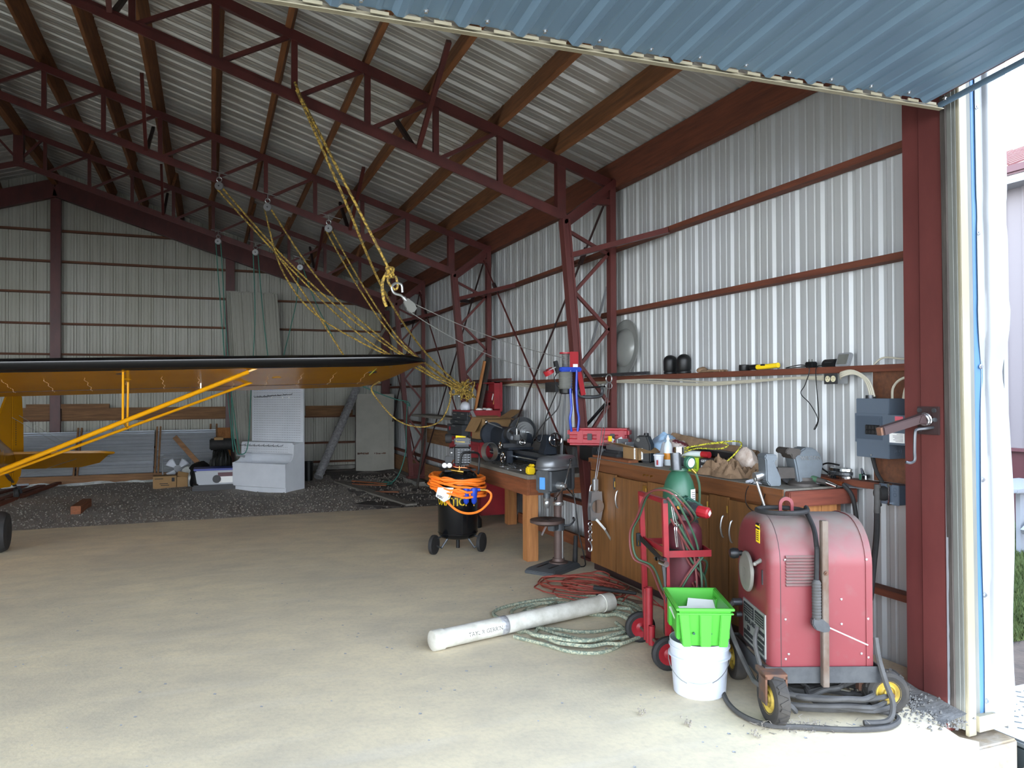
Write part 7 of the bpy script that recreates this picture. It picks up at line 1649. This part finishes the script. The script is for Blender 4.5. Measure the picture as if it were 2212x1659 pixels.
solo('leaning_boards', MB().bar((3.52, 10.3, 1.35), (3.62, 10.12, 2.15), .16, .025, (1, 0, 0)), 'weathered', 'weathered board standing in the lattice column behind the tool chest', 'board')
solo('leaning_stick', MB().bar((3.46, 10.25, 1.42), (3.55, 10.1, 2.1), .04, .03, (1, 0, 0)), 'bench_wood_z', 'pale wooden stick beside the weathered board at the tool chest', 'stick')
solo('steel_channel', MB().box(3.66, 3.72, 9.5, 10.95, 1.818, 1.85), 'red_steel', 'dark red steel channel lying on the girt above the tool chest', 'channel')
# ------------------------------------------------------------------ ropes, pulleys and cables overhead
rope_mat('rope_yellow', 'b99a45', '6e5a30', 70)
mat('rope_teal', '3d7a6c', .8, 0, '2c5f54', 20)
def pulley(c, label, size=1, m='steel'):
    c = V(c); t = thing('pulley', c, label, 'pulley', None)
    obj('beam_hook', MB().bar(c+V((-.12, -.02, .16)), c+V((.16, -.02, .1)), .02, .006).cyl(c+V((0, 0, .14)), c+V((0, 0, .06)), .008, n=6), m, t)
    obj('ring', MB().ring(c+V((0, 0, .05)), .03, .007, (0, 1, 0), 14, 6), m, t)
    obj('cheek', MB().lathe([(0, -.022), (.05, -.022), (.055, -.015), (.055, .015), (.05, .022), (0, .022)], c-V((0, 0, .035)), (.3, 1, 0), 18), m, t)
    obj('axle', MB().cyl(c+V((-.01, -.03, -.035)), c+V((.01, .03, -.035)), .01, n=8), 'steel_dark', t)
    return c-V((0, 0, .06))
def rope(name, paths, m, r, label, cat='rope'):
    t = thing(name, V(paths[0][0]), label, cat)
    for p in paths: obj('strand', MB().tube(p, r, 6), m, t)
    return t
Y2 = 10.46
k1 = pulley((.10, Y2, 4.34), 'steel pulley on the middle truss, nearest the ridge')
k2 = pulley((.69, Y2, 4.12), 'steel pulley on the middle truss, second from the ridge')
k3 = pulley((1.47, Y2, 3.90), 'steel pulley on the middle truss, nearest the right wall')
TI = V((2.72, 10.3, 1.97)); BU = V((3.22, 10.33, 1.72))
rope('yellow_rope', [smooth_path([k1+V((.04*s, 0, 0)), V((.95, Y2, 3.36+.03*s)), V((1.9, Y2, 2.5+.06*s)), TI+V((0, 0, .02*s)), BU+V((0, 0, .02*s))], 8) for s in (-1, 1)]+[smooth_path([V((.78, Y2, 3.52)), V((1.2, Y2, 2.9)), V((1.7, Y2, 2.12)), V((1.85, Y2, 1.95))], 6)], 'rope_yellow', .0115, 'yellow rope running from the middle truss pulley nearest the ridge down to the right')
rope('yellow_rope', [smooth_path([k2+V((-.04, 0, 0)), V((.86, Y2, 3.3)), V((1.25, Y2, 2.75)), V((1.9, Y2, 2.35)), TI+V((.02, .02, -.02))], 8), smooth_path([k2+V((.04, 0, 0)), V((1.4, Y2, 3.1)), V((2.2, Y2, 2.4)), TI+V((.02, .02, .03)), BU+V((.02, .02, 0))], 8)], 'rope_yellow', .0115, 'yellow rope running from the second middle truss pulley down to the right')
rope('yellow_rope', [smooth_path([k3+V((.04*s, 0, 0)), V((1.9+.04*s, Y2, 3.1)), V((2.4+.03*s, Y2, 2.4)), TI+V((.1, .03*s, .05)), BU+V((.03, .03*s, .02))], 8) for s in (-1, 1)], 'rope_yellow', .0115, 'yellow rope running from the middle truss pulley nearest the wall down to the bundle')
HK = V((1.50, 6.82, 2.76))
hp = V((.68, 6.78, 4.2))
rope('yellow_rope', [[hp+V((-.01, 0, .12)), hp+V((.03, -.03, .0)), HK+V((-.02, 0, .03))], smooth_path([hp+V((.0, -.02, .05)), V((1.1, 6.9, 3.4)), V((1.7, 8.0, 2.72)), V((2.55, 9.6, 2.2)), BU+V((.05, -.05, .02))], 8)], 'rope_yellow', .0125, 'yellow rope tied to the front truss and led down to the steel hook')
kn = thing('rope_knot', HK, 'yellow rope knot with hanging tail above the steel hook block', 'knot')
obj('knot', MB().tube([HK+V((.05*sin(t*2)*cos(t), .02*sin(3*t), .045*cos(t*1.5)-.02)) for t in [i*.35 for i in range(40)]], .011, 6), 'rope_yellow', kn)
obj('loop', MB().tube(smooth_path([HK+V((0, 0, -.03)), HK+V((-.02, 0, -.1)), HK+V((.04, 0, -.17)), HK+V((.07, 0, -.14)), HK+V((.05, 0, -.05))], 6), .011, 6), 'rope_yellow', kn)
obj('tail', MB().tube(smooth_path([HK+V((-.03, 0, -.02)), HK+V((-.07, 0, -.12)), HK+V((-.06, 0, -.25)), HK+V((-.035, 0, -.33))], 6), .0145, 7), 'rope_yellow', kn)
hb_ = thing('hook_block', HK+V((.1, 0, -.22)), 'bright steel snatch block and hook hanging from the yellow rope', 'hook')
h0 = HK+V((.06, 0, -.16)); hd = V((.62, 0, -.78)).normalized(); hn = V((.78, 0, .62))
obj('hook', MB().tube(smooth_path([h0+hd*.06+hn*.02, h0+hn*.055, h0-hd*.04+hn*.02, h0-hd*.035-hn*.03, h0+hd*.02-hn*.045, h0+hd*.07-hn*.01, h0+hd*.11], 6), .012, 8), 'steel', hb_)
obj('swivel', MB().cyl(h0+hd*.1, h0+hd*.14, .018, n=10), 'steel', hb_)
for s in (-1, 1): obj('cheek_plate', MB().prism([(-.025, .13), (.025, .13), (.045, .2), (.035, .25), (0, .262), (-.035, .25), (-.045, .2)], h0+V((0, .016*s, 0)), hn, hd, V((0, .004, 0))), 'grey_trim', hb_)
obj('sheave', MB().cyl(h0+hd*.205-V((0, .014, 0)), h0+hd*.205+V((0, .014, 0)), .042, n=20), 'steel_dark', hb_)
hc = h0+hd*.205
rope('hoist_cable', [sag(hc+hn*.045, (3.19, 6.76, 1.99), .05, 14), sag(hc-hn*.045, (3.04, 6.79, 1.86), .09, 14)], 'steel', .0035, 'thin steel hoist cable from the hook block to the electric hoist', 'cable')
# bundle at the second lattice column
bd = thing('rope_bundle', BU, 'tangled yellow rope bundle tied at the lattice column beside the open chest lid', 'rope')
rg = random.Random(55); pts = [V((3.34, 10.42, 1.80))]
for i in range(60): pts.append(V((3.33+rg.gauss(0, .07), 10.36+rg.gauss(0, .05), 1.70+rg.gauss(0, .075))))
obj('tangle', MB().tube(smooth_path(pts, 5), .009, 5), 'rope_yellow', bd)
for s in range(3): obj('strand', MB().tube(sag(BU+V((.02, 0, -.04+.015*s)), (3.40, 10.44, 1.84-.01*s), -.01, 6), .0095, 5), 'rope_yellow', bd)
pts = []
for i in range(14): pts.append(BU+V((-.03+.012*i, .02*sin(i*1.4), .03*cos(i*1.9)-.03)))
obj('knot', MB().tube(smooth_path(pts, 4), .012, 6), 'rope_yellow', bd)
obj('teal_lashing', MB().tube([BU+V((.07+.015*sin(t), .03*cos(t*1.3), .02*cos(t))) for t in [i*.5 for i in range(26)]], .007, 5), 'rope_teal', bd)
obj('eye_bolt', MB().ball(BU+V((.03, 0, -.11)), .022, 10, 6), 'steel', bd)
# loop hanging from the wing tip
rope('tie_down_rope', [smooth_path([(1.96, 9.55, 1.80), (1.93, 9.9, 1.72), (2.05, 10.0, 1.55), (2.3, 10.05, 1.3), (2.62, 10.1, 1.2), (2.9, 10.1, 1.27), (3.05, 10.15, 1.5), (3.1, 10.2, 1.72), (3.15, 10.28, 1.76)], 8)], 'rope_yellow', .0095, 'loose yellow rope looping down from the wing tip in front of the locker')
# teal ropes on the rear truss
Y3 = 14.15
q1 = pulley((.12, Y3, 4.32), 'small steel pulley on the rear truss, nearest the ridge')
q2 = pulley((.73, Y3, 4.17), 'small steel pulley on the rear truss, second from the ridge')
q3 = pulley((1.49, Y3, 3.95), 'small steel pulley on the rear truss, nearest the right wall')
TE_ = V((.47, 14.25, .6))
rope('teal_rope', [smooth_path([q1+V((.04*s, 0, 0)), V((.2+.03*s, Y3, 3.0)), V((.3+.03*s, Y3, 1.7)), TE_+V((-.05+.05*s, 0, .05))], 8) for s in (-1, 1)]+[smooth_path([V((.33, Y3, 1.6)), V((.36, Y3, 1.0)), V((.42, Y3, .66)), TE_], 5)], 'rope_teal', .009, 'teal rope hanging from the rear truss pulley nearest the ridge')
rope('teal_rope', [smooth_path([q2+V((-.04, 0, 0)), V((.72, Y3, 3.0)), V((.66, Y3, 1.8)), V((.6, Y3, .75)), TE_], 8), smooth_path([q2+V((.04, 0, 0)), V((.86, Y3, 3.0)), V((.95, Y3, 2.2)), V((1.0, Y3, 1.8))], 8)], 'rope_teal', .009, 'teal rope hanging from the middle rear truss pulley in front of the tall sheets')
rope('teal_rope', [smooth_path([q3+V((-.04, 0, 0)), V((1.42, Y3, 3.3)), V((1.22, Y3, 2.4)), V((1.1, Y3, 1.8))], 8), smooth_path([q3+V((.05, 0, 0)), V((1.8, Y3, 3.2)), V((2.25, Y3, 2.33)), V((2.5, Y3, 1.8))], 8)], 'rope_teal', .008, 'teal rope spread in two from the rear truss pulley nearest the wall')
obj('rope_clip', MB().cyl(TE_-V((.05, 0, 0)), TE_+V((.09, 0, -.04)), .018, n=8), 'white_trim', thing('clip', TE_, 'white clip tying the teal ropes together above the white cabinet', 'clip'))
tz_ = thing('teal_rope', (3.05, 14.5, 0), 'teal rope from the far lattice column coiled on the soil', 'rope')
obj('strand', MB().tube(smooth_path([(2.5, 14.3, 1.85), (2.86, 14.2, 1.68), (3.2, 14.15, 1.55), (3.42, 14.1, 1.5), (3.47, 14.1, 1.42), (3.36, 14.1, 1.5)], 6), .01, 6), 'rope_teal', tz_)
obj('strand', MB().tube(smooth_path([(3.42, 14.1, 1.48), (3.40, 14.1, 1.0), (3.38, 14.05, .6), (3.28, 14.1, .2), (3.15, 14.2, -.0), (2.95, 14.25, -.02)], 6), .01, 6), 'rope_teal', tz_)
obj('coil', MB().tube([V((2.95+(.18+.03*sin(i))*cos(i*.55), 14.2+(.22+.03*cos(i*1.3))*sin(i*.55), -.025+.0015*(i % 12))) for i in range(60)], .009, 6), 'rope_teal', tz_)
